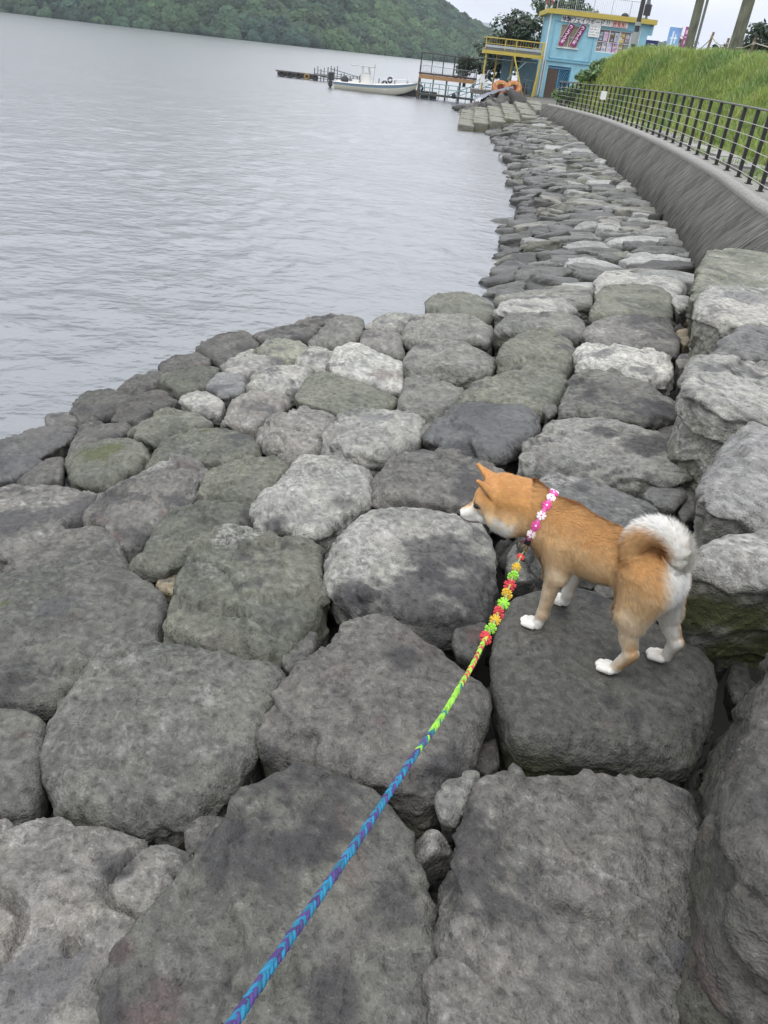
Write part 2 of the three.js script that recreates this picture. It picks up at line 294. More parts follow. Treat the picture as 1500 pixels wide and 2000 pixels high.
// ------------------------------------------------------------------ boulders of the revetment
const TINT = { g: [1, 0.985, 0.85], w: [1.03, 0.98, 0.87], b: [0.99, 0.985, 0.935], n: [0.985, 1.0, 0.78], p: [1.01, 0.992, 0.89] };
let stoneSeed = 1;
const laid = [], placed = [];
function hull(pts) {
  const p = pts.slice().sort((a, b) => a[0] - b[0] || a[1] - b[1]), cr = (o, a, b) => (a[0] - o[0]) * (b[1] - o[1]) - (a[1] - o[1]) * (b[0] - o[0]), half = (q) => { const h = []; for (const v of q) { while (h.length > 1 && cr(h[h.length - 2], h[h.length - 1], v) <= 0) h.pop(); h.push(v); } h.pop(); return h; };
  return half(p).concat(half(p.reverse()));
}
function stoneColor({ v, t, dk = 0.25, rd = 0.25, ms = 0.5, pl = 0.3, spots = [], seed, topY, tan, orange }) {
  const T = tan ? [1.15, 0.95, 0.62] : orange ? [1.35, 0.72, 0.36] : TINT[t], S = seed * 7.31;
  return (x, y, z, up) => {
    const a = fbm(x * 2.4 + S, y * 2.4, z * 2.4, 3), b = fbm(x * 9 + S, y * 9, z * 9, 3), c = noise(x * 38, y * 38 + S, z * 38), e = noise(x * 85, y * 85, z * 85 + S);
    let k = (t === 'p' ? 1.2 : 0.95) * v * 0.82 * (1 + 0.6 * a + 0.42 * b + 0.4 * c + 0.42 * e);
    let r = k * T[0] * (1 + 0.06 * a), g = k * T[1], bl = k * T[2] * (1 - 0.08 * b);
    const lay = (m, R2, G2, B2) => { m = clamp(m); r = mix(r, R2, m); g = mix(g, G2, m); bl = mix(bl, B2, m); };
    if (pl) lay(0.8 * pl * smooth(0.1, 0.42, 0.6 * fbm(x * 5.5, y * 5.5 + S * 1.7, z * 5.5, 3) + 0.75 * fbm(x * 19, y * 19, z * 19 + S, 3) + 0.3 * e) * (0.4 + 0.6 * smooth(0.2, 0.8, up)), v * 1.8, v * 1.79, v * 1.68);
    if (dk) lay(0.85 * smooth(0.3 - 0.42 * dk, 0.46 - 0.42 * dk, 1.15 * fbm(x * 3.1 + S * 2, y * 3.1, z * 3.1, 4) + 0.22 * noise(x * 27 + S, y * 27, z * 27) + 0.2 * e), v * 0.3, v * 0.29, v * 0.29);
    if (rd) lay(0.75 * rd * smooth(0.24, 0.36, fbm(x * 4.3, y * 4.3, z * 4.3 + S * 3, 4)), 0.075, 0.042, 0.038);
    for (const [P, rad, kind] of spots) {
      const q = Math.hypot(x - P.x, (y - P.y) * 0.8, z - P.z) / rad + 0.9 * b + 0.5 * fbm(x * 24, y * 24 + S, z * 24, 3) + 0.9 * fbm(x * 3.3, y * 3.3, z * 3.3 + S, 2), m = (1 - smooth(0.55, 1.15, q)) * (0.6 + 0.5 * clamp(0.6 + c + e));
      if (m > 0) { if (kind === 'd') lay(m * 0.85, 0.03, 0.029, 0.03); else if (kind === 'p') lay(m * 0.55 * clamp(0.7 + c + e), 0.33, 0.325, 0.3); else if (kind === 'r') lay(m * 0.6, 0.06, 0.036, 0.035); else if (kind === 'm') lay(m * 0.8, 0.06, 0.07, 0.018); else if (kind === 'w') lay(m * 0.6, v * 0.42, v * 0.42, v * 0.46); }
    }
    if (ms) { const low = smooth(0.02, 0.2, topY - y) * smooth(0.75, 0.25, up), q = 0.35 + 1.5 * fbm(x * 3.6 + S, y * 5, z * 3.6, 4); lay(1.25 * ms * low * clamp(q), 0.055, 0.06, 0.02); }
    const wetL = 1 - 0.62 * (1 - smooth(0.03, 0.14, y + 0.06 * a)); r *= wetL; g *= wetL; bl *= wetL;
    return [r, g, bl];
  };
}
function boulder(label, t, v, outline, o = {}) {
  const seed = stoneSeed++, R = rng(seed * 977 + 5), pts = [], lift = (o.dy ?? 0) * (o.loose ? 0.45 : 1);
  for (let i = 0; i < outline.length; i += 2) pts.push([outline[i], outline[i + 1]]);
  if (!o.world) for (let i = 0; i < 1; i++) laid.push(pts);
  const mx = pts.reduce((s, q) => s + q[0], 0) / pts.length, my = pts.reduce((s, q) => s + q[1], 0) / pts.length;
  let lo = 0, hi = 1; const ray = sight(mx, my); ray.multiplyScalar((EYE + 0.5) / -ray.y);
  for (let i = 0; i < 40; i++) { const m = (lo + hi) / 2; if (EYE + ray.y * m - stoneLevel(ray.x * m, ray.z * m) - lift > 0) lo = m; else hi = m; }
  const C = o.world ? V(o.world[0], stoneLevel(o.world[0], o.world[1]) + lift, o.world[1]) : V(ray.x * lo, EYE + ray.y * lo, ray.z * lo), e = 0.15, tilt = o.tilt ?? 0.65;
  const n = V(-(stoneLevel(C.x + e, C.z) - stoneLevel(C.x - e, C.z)) / (2 * e) * tilt + (o.tx ?? (R() - 0.5) * 0.1), 1, -(stoneLevel(C.x, C.z + e) - stoneLevel(C.x, C.z - e)) / (2 * e) * tilt + (o.tz ?? (R() - 0.5) * 0.1)).normalize();
  const wp = pts.map(([a, b]) => (o.world ? V(a, C.y - ((a - C.x) * n.x + (b - C.z) * n.z) / n.y, b) : atPlane(a, b, C, n))), ux = V(1, 0, 0).addScaledVector(n, -n.x).normalize(), uz = ux.clone().cross(n).normalize();
  const flat = hull(wp.map((q) => { const d = q.clone().sub(C); return [d.dot(ux), d.dot(uz)]; }));
  let cx = 0, cz = 0, area = 0; for (let i = 0; i < flat.length; i++) { const a = flat[i], b = flat[(i + 1) % flat.length], k = a[0] * b[1] - b[0] * a[1]; area += k; cx += (a[0] + b[0]) * k; cz += (a[1] + b[1]) * k; } cx /= 3 * area; cz /= 3 * area;
  const size = Math.sqrt(Math.abs(area / 2)), h = o.h ?? clamp(size * 0.8, 0.2, 0.62), top = C.clone().addScaledVector(ux, cx).addScaledVector(uz, cz), c = top.clone().addScaledVector(n, -h * 0.5);
  const planes = [], grow = (o.grow ?? 0.955), P = o.p ?? 26 + 22 * R();
  const add = (nn, off) => { if (off > 0.02) planes.push([nn.x, nn.y, nn.z, off]); };
  let ex = 0, ez = 0; const dir = Math.sign(area), sides = [];
  for (let i = 0; i < flat.length; i++) {
    const a = flat[i], b = flat[(i + 1) % flat.length]; ex = Math.max(ex, Math.abs(a[0] - cx)); ez = Math.max(ez, Math.abs(a[1] - cz));
    const L = Math.hypot(b[0] - a[0], b[1] - a[1]); if (L < 1e-4) continue;
    const s = ux.clone().multiplyScalar((b[1] - a[1]) / L * dir).addScaledVector(uz, -(b[0] - a[0]) / L * dir), dist = (((a[0] - cx) * (b[1] - a[1]) - (a[1] - cz) * (b[0] - a[0])) / L) * dir * grow;
    const lean = (o.lean ?? -0.2) + 0.2 * (R() - 0.4), q = s.clone().addScaledVector(n, lean).normalize();
    add(q, q.dot(s.clone().multiplyScalar(dist).addScaledVector(n, h * 0.36))); sides.push([s, dist, L]);
  }
  add(n.clone(), h * 0.515); add(n.clone().negate(), h * 0.6);
  for (let k = 0; k < 2; k++) { const a = R() * 6.28, l = 0.07 + 0.2 * R() * R(), q = n.clone().addScaledVector(ux, l * Math.cos(a)).addScaledVector(uz, l * Math.sin(a)).normalize(); add(q, h * 0.51 + (0.02 + 0.12 * l) * size); }
  for (let i = 0; i < flat.length; i++) if (R() < 0.4) { const [s1] = sides[i] ?? [], [s2] = sides[(i + 1) % sides.length] ?? []; if (!s1 || !s2) continue; const q = flat[(i + 1) % flat.length], nn = s1.clone().add(s2).normalize().multiplyScalar(0.85).addScaledVector(n, 0.25 + 0.6 * R()).normalize(); add(nn, nn.dot(ux.clone().multiplyScalar((q[0] - cx) * grow).addScaledVector(uz, (q[1] - cz) * grow).addScaledVector(n, h * 0.47)) - (0.006 + 0.03 * R()) * Math.min(1, size * 1.6)); }
  for (const [s, dist, L] of sides) if (L > size * 0.3 && R() < 0.45) { const a = 0.5 + 0.6 * R(), q = s.clone().multiplyScalar(Math.cos(a)).addScaledVector(n, Math.sin(a)); add(q, q.dot(s.clone().multiplyScalar(dist).addScaledVector(n, h * 0.5)) - (0.006 + 0.04 * R()) * Math.min(1, size * 1.5)); }
  const px = Math.max(...pts.map((q) => q[0])) - Math.min(...pts.map((q) => q[0])), N = o.N ?? Math.round(clamp(px / 1.95 / 2.45, 14, 92)), S = seed * 3.77, rough = (o.rough ?? 1) * Math.min(1, size * 1.7);
  const sd = V(R() - 0.5, 0.5 + R(), R() - 0.5).normalize(), spots = (o.sp ?? []).map(([a, b, r, k]) => { const q = atPlane(a, b, C, n); return [q, r * q.distanceTo(V(0, EYE, 0)) / FOCAL, k]; });
  const bump = (q, g) => {
    const a = fbm(q.x * 1.9 + S, q.y * 1.9, q.z * 1.9, 3), f = q.x * sd.x * 1.7 + q.y * sd.y * 4 + q.z * sd.z * 1.7 + 1.1 * a + 0.15 * noise(q.x * 12, q.y * 12, q.z * 12), w = f * 1.6 - Math.floor(f * 1.6), ledge = smooth(0.0, 0.10, w) - w;
    const cr = Math.abs(noise(q.x * 2.6 + S, q.y * 2.6 + 5, q.z * 2.6)), crack = cr < 0.035 ? -(1 - cr / 0.035) : 0;
    const m = fbm(q.x * 6.5, q.y * 6.5 + S, q.z * 6.5, 3), s = fbm(q.x * 22, q.y * 22, q.z * 22 + S, 3);
    return rough * (0.05 * a * (1 - 0.5 * clamp(g.y)) + 0.03 * ledge * (o.ledge ?? 1) + 0.02 * crack * (o.crack ?? 0.55) + 0.02 * m + 0.015 * s + 0.012 * Math.abs(s));
  };
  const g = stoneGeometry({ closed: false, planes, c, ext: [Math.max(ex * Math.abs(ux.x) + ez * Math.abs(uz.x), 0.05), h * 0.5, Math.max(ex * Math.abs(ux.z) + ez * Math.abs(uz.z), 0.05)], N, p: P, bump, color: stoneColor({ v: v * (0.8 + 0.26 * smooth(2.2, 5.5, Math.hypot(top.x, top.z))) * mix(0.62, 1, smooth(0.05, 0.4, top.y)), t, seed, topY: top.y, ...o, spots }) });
  g.translate(-c.x, -c.y, -c.z);
  if (o.into) { const k = mesh('stone', g, stoneMat, o.into); k.position.copy(c); return k; }
  placed.push([top.x, top.z, size * 0.55]);
  const m = mesh(o.loose ? 'loose_stone' : 'boulder', g, o.wetness ? wetStoneMat : stoneMat); m.position.copy(c);
  tag(m, label, o.loose ? 'stone' : 'boulder', o.loose ? 'small stones wedged between the boulders' : 'boulders of the shore revetment');
  return { m, top, n, surface: (x, z) => { const a = g.attributes.position; let best = 1e9, y = 0; for (let i = 0; i < a.count; i++) { const d = Math.hypot(a.getX(i) + c.x - x, a.getZ(i) + c.z - z); if (a.getY(i) > 0 && d < best) { best = d; y = a.getY(i) + c.y; } } return y; } };
}
const B = boulder, L = (label, t, v, outline, o = {}) => boulder(label, t, v, outline, { loose: true, ms: 0.1, h: 0.16, N: 18, crack: 0, rough: 0.9, p: 26, pl: 0.15, ...o });
// nearest row
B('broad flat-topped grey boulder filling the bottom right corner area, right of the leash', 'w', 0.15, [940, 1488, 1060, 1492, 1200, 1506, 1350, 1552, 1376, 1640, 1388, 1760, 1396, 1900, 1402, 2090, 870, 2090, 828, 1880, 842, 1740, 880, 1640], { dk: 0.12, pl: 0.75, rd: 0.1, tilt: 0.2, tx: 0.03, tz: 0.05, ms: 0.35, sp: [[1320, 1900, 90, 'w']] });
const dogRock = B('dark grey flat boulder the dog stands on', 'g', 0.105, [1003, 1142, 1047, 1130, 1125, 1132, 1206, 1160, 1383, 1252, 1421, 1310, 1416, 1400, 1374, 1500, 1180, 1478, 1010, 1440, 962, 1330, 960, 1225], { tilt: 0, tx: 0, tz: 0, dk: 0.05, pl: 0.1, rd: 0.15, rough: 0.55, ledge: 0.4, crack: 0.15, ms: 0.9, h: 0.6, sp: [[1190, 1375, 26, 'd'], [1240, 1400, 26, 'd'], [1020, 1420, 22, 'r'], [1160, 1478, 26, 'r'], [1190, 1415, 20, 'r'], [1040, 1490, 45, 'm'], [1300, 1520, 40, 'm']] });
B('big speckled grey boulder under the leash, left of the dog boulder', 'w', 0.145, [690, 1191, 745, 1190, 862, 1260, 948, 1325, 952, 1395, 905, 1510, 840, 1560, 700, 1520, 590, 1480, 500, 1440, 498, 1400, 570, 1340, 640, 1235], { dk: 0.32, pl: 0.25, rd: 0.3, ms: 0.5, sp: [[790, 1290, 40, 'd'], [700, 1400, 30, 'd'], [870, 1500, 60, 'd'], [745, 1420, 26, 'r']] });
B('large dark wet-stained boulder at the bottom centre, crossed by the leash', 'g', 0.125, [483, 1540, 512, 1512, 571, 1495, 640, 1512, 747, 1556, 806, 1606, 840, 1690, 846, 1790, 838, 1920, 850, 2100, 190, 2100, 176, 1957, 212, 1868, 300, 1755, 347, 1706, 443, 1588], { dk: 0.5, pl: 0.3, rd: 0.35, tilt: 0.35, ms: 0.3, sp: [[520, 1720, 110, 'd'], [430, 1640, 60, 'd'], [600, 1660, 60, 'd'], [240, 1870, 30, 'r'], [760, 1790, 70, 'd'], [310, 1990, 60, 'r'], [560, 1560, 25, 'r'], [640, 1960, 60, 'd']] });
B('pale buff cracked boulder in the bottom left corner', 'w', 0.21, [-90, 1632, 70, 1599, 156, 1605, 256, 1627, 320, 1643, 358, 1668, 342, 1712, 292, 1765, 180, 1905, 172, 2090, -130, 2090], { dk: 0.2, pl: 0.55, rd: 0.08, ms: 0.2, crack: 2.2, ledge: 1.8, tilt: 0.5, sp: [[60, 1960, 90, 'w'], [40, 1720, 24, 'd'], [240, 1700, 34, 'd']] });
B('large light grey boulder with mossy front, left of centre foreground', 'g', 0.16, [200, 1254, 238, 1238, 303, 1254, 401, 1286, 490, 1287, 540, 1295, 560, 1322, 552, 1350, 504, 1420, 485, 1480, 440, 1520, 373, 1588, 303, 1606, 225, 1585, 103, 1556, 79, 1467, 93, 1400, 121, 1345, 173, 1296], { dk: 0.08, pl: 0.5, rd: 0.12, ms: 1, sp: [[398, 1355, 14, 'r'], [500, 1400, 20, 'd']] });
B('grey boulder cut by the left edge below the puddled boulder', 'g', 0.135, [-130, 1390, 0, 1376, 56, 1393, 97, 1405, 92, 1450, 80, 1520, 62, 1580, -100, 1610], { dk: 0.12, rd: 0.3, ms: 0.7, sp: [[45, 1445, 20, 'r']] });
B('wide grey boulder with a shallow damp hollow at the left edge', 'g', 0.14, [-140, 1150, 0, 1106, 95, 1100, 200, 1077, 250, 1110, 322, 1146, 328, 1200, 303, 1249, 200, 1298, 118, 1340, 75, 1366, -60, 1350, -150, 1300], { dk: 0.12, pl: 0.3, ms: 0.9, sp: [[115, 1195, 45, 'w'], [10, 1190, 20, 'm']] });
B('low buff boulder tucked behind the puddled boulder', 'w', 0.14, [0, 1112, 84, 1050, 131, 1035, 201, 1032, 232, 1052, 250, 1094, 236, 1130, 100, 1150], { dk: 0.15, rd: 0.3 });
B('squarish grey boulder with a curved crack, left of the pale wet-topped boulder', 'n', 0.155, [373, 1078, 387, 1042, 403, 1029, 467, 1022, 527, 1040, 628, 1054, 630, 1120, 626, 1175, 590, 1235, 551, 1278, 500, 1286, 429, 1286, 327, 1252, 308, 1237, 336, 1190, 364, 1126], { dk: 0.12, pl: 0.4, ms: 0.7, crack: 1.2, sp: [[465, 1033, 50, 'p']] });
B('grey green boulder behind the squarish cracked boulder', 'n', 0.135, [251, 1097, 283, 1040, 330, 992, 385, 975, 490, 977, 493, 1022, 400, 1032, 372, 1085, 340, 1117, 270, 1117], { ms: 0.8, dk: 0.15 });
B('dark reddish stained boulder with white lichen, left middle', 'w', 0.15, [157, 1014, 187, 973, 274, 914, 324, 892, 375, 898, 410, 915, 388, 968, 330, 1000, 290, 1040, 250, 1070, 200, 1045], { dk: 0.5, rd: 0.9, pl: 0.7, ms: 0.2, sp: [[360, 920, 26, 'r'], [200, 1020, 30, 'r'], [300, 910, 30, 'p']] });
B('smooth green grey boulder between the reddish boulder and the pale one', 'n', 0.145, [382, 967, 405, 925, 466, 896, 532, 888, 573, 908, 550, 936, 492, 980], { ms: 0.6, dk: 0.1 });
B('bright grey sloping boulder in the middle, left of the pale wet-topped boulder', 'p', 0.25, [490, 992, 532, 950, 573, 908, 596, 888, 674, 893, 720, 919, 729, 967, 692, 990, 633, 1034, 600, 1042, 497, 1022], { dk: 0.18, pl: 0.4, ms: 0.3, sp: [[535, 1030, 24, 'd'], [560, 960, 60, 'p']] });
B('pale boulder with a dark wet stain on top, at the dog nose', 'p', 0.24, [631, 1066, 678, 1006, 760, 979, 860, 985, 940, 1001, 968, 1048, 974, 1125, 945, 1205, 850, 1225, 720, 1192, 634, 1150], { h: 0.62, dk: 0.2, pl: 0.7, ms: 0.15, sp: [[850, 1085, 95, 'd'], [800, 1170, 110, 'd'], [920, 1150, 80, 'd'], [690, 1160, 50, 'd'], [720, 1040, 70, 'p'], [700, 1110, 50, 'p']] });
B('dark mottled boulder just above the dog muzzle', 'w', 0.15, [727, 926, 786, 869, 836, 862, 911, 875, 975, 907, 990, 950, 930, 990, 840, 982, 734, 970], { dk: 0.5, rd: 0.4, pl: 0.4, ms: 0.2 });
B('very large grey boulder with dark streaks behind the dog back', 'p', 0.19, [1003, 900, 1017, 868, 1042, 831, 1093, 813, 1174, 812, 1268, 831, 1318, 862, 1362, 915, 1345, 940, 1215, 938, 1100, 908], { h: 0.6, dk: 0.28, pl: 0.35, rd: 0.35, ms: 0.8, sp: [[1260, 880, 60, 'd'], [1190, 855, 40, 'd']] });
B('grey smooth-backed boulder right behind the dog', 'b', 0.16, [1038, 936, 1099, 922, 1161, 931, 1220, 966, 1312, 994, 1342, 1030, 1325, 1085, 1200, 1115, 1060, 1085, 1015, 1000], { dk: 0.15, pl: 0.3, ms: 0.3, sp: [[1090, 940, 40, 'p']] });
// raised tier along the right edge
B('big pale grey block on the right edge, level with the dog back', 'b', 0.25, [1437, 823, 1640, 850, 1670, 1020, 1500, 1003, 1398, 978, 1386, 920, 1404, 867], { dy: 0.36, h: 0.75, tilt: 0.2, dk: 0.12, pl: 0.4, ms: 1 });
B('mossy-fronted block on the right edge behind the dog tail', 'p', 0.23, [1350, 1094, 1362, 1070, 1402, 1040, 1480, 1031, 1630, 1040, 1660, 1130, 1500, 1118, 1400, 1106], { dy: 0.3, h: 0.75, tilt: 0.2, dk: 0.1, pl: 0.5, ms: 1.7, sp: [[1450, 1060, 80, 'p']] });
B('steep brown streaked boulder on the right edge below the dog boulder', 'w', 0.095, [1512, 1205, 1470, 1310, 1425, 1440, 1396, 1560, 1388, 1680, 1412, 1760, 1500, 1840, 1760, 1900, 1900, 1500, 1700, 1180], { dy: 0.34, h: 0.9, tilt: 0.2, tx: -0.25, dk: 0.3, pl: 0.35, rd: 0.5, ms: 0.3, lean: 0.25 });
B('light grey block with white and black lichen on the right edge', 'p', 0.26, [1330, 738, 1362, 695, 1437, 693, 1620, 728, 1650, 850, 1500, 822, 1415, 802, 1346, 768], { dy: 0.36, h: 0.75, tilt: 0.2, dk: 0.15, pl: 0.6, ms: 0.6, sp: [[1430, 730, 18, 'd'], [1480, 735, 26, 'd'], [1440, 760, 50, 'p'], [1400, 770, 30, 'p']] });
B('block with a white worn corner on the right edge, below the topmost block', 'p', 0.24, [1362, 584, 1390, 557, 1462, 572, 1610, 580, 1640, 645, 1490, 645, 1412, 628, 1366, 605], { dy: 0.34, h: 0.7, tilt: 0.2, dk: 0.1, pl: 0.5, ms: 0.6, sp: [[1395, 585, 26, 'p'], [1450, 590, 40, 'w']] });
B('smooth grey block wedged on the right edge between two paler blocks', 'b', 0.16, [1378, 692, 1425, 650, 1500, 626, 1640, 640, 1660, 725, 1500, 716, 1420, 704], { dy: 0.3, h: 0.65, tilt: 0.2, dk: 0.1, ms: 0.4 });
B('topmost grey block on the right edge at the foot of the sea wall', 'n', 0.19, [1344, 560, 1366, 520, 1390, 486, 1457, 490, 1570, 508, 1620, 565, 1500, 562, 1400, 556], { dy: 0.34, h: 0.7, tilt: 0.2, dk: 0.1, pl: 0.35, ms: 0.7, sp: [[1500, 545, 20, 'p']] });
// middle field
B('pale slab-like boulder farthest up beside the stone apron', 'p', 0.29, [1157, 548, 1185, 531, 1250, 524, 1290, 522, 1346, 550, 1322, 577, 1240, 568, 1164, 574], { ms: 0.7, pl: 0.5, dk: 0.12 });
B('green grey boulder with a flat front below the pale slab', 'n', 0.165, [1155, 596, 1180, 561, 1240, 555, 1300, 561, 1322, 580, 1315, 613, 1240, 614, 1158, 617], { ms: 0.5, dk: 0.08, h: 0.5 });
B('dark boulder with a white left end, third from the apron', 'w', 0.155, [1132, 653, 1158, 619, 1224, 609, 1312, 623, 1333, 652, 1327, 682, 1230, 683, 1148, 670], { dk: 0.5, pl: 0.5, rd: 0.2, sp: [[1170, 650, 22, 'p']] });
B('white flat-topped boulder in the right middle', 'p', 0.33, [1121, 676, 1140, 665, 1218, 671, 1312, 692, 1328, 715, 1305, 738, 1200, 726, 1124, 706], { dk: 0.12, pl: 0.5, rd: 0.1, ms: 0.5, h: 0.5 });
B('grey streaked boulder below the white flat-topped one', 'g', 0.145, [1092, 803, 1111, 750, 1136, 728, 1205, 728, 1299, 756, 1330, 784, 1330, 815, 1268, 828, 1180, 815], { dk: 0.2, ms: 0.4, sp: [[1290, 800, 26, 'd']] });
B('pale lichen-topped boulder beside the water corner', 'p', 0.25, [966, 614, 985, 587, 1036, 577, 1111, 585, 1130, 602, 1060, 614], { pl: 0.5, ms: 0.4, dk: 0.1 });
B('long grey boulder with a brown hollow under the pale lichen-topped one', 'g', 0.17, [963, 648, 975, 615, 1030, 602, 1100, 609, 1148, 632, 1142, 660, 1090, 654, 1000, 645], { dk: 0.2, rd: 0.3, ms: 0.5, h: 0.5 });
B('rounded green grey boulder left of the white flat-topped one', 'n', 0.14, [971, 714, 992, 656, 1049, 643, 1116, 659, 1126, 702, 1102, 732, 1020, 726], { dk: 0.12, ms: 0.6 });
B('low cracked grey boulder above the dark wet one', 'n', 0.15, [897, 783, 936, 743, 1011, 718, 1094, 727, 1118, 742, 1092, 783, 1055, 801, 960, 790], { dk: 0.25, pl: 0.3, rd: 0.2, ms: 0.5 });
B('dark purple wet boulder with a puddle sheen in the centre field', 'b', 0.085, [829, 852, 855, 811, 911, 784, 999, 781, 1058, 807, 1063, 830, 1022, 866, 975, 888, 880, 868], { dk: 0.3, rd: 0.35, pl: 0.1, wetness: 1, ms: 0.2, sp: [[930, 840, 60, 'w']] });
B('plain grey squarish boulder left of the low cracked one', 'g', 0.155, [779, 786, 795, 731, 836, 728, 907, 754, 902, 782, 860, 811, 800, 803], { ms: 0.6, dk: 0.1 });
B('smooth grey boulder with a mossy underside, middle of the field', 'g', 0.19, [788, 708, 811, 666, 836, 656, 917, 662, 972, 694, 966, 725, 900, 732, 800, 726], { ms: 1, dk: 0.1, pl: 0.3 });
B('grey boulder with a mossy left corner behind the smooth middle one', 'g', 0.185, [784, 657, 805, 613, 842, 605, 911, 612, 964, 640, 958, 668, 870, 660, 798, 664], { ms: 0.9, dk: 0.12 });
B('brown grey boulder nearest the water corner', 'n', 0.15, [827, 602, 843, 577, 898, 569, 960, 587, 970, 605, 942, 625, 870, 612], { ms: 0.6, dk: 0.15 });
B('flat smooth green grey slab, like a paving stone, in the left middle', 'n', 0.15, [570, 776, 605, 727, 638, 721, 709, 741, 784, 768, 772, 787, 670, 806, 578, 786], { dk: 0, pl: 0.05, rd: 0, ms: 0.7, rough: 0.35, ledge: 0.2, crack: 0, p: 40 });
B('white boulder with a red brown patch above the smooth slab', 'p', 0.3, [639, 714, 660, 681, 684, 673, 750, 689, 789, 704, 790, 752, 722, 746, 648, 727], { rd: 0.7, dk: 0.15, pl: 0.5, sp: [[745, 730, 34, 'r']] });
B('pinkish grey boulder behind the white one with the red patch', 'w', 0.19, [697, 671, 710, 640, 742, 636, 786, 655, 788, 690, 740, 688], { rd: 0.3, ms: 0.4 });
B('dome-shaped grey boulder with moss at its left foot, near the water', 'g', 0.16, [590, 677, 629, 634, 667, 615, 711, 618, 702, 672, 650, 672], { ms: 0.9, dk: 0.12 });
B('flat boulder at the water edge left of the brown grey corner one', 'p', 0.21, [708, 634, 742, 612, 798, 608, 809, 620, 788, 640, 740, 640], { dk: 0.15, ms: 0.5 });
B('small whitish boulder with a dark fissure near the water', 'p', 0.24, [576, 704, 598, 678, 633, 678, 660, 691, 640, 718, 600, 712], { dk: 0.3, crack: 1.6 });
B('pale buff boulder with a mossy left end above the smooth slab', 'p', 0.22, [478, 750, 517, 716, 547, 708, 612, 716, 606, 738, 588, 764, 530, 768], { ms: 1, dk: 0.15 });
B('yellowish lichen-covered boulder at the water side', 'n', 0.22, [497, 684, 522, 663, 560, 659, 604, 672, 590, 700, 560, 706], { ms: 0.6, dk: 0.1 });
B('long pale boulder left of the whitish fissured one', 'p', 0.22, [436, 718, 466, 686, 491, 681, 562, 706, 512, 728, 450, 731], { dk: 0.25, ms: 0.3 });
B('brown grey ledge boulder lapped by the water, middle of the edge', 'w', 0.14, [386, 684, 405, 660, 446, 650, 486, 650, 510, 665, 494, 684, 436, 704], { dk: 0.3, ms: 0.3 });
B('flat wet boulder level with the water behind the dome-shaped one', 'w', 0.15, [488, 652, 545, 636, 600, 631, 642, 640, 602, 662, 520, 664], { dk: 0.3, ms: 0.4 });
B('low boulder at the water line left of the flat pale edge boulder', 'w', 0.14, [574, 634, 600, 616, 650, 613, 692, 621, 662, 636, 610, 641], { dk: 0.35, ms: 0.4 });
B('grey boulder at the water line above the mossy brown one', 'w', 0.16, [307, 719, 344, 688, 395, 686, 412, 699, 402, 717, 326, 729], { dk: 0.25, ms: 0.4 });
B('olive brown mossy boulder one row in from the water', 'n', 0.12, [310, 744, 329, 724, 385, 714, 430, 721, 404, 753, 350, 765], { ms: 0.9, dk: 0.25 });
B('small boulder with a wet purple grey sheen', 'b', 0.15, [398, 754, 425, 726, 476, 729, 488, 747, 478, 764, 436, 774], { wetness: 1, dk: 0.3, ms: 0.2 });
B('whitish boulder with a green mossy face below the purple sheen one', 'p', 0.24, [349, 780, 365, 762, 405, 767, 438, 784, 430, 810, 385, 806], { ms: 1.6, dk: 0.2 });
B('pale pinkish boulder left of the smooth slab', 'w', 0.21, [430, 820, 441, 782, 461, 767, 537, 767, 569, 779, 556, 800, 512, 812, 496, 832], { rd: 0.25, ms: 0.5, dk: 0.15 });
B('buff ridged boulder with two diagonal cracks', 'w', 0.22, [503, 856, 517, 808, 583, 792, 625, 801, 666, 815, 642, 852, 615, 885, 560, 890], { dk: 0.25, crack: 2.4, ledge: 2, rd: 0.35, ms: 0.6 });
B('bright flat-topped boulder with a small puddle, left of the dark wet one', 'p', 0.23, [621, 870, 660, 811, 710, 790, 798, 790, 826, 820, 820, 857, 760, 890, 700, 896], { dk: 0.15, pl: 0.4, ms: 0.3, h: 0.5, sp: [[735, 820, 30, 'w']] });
B('wide green grey boulder with brown weed on its back', 'n', 0.13, [280, 902, 314, 848, 355, 833, 441, 827, 498, 844, 502, 882, 440, 904, 360, 908], { ms: 0.7, dk: 0.15, sp: [[410, 842, 24, 'm']] });
B('grey boulder with a flat wet back, behind the wide green grey one', 'n', 0.13, [247, 842, 284, 812, 324, 795, 380, 797, 420, 822, 350, 842, 300, 862, 268, 866], { ms: 0.6, dk: 0.15 });
B('mossy rounded boulder, third in from the left water edge', 'n', 0.125, [124, 912, 132, 883, 193, 858, 253, 855, 287, 884, 280, 908, 205, 948, 140, 942], { ms: 1, dk: 0.2, sp: [[190, 890, 40, 'm']] });
B('blackened boulder with rough weed, near the left water edge', 'w', 0.085, [210, 818, 253, 777, 314, 764, 352, 778, 288, 814, 258, 828], { dk: 0.5, ms: 0.4 });
B('grey boulder sloping into the water at the left', 'g', 0.125, [130, 800, 162, 767, 213, 759, 270, 768, 224, 804, 157, 828], { dk: 0.25, ms: 0.5 });
B('small pale boulder standing at the left water line', 'p', 0.16, [88, 830, 91, 802, 137, 802, 156, 823, 128, 836], { dk: 0.3, ms: 0.4 });
B('mid grey boulder at the water line above the blackened one', 'w', 0.14, [222, 757, 268, 731, 324, 724, 316, 748, 268, 766], { dk: 0.25, ms: 0.4 });
B('flat dark boulder lapped by water at the left edge', 'w', 0.1, [-60, 880, 0, 866, 76, 835, 146, 834, 140, 862, 80, 894, -20, 898], { dk: 0.4, ms: 0.4, wetness: 1 });
B('dark flat boulder with a white fleck beside the mossy rounded one', 'w', 0.11, [126, 882, 146, 836, 203, 820, 255, 823, 242, 846, 192, 860, 142, 890], { dk: 0.35, ms: 0.5 });
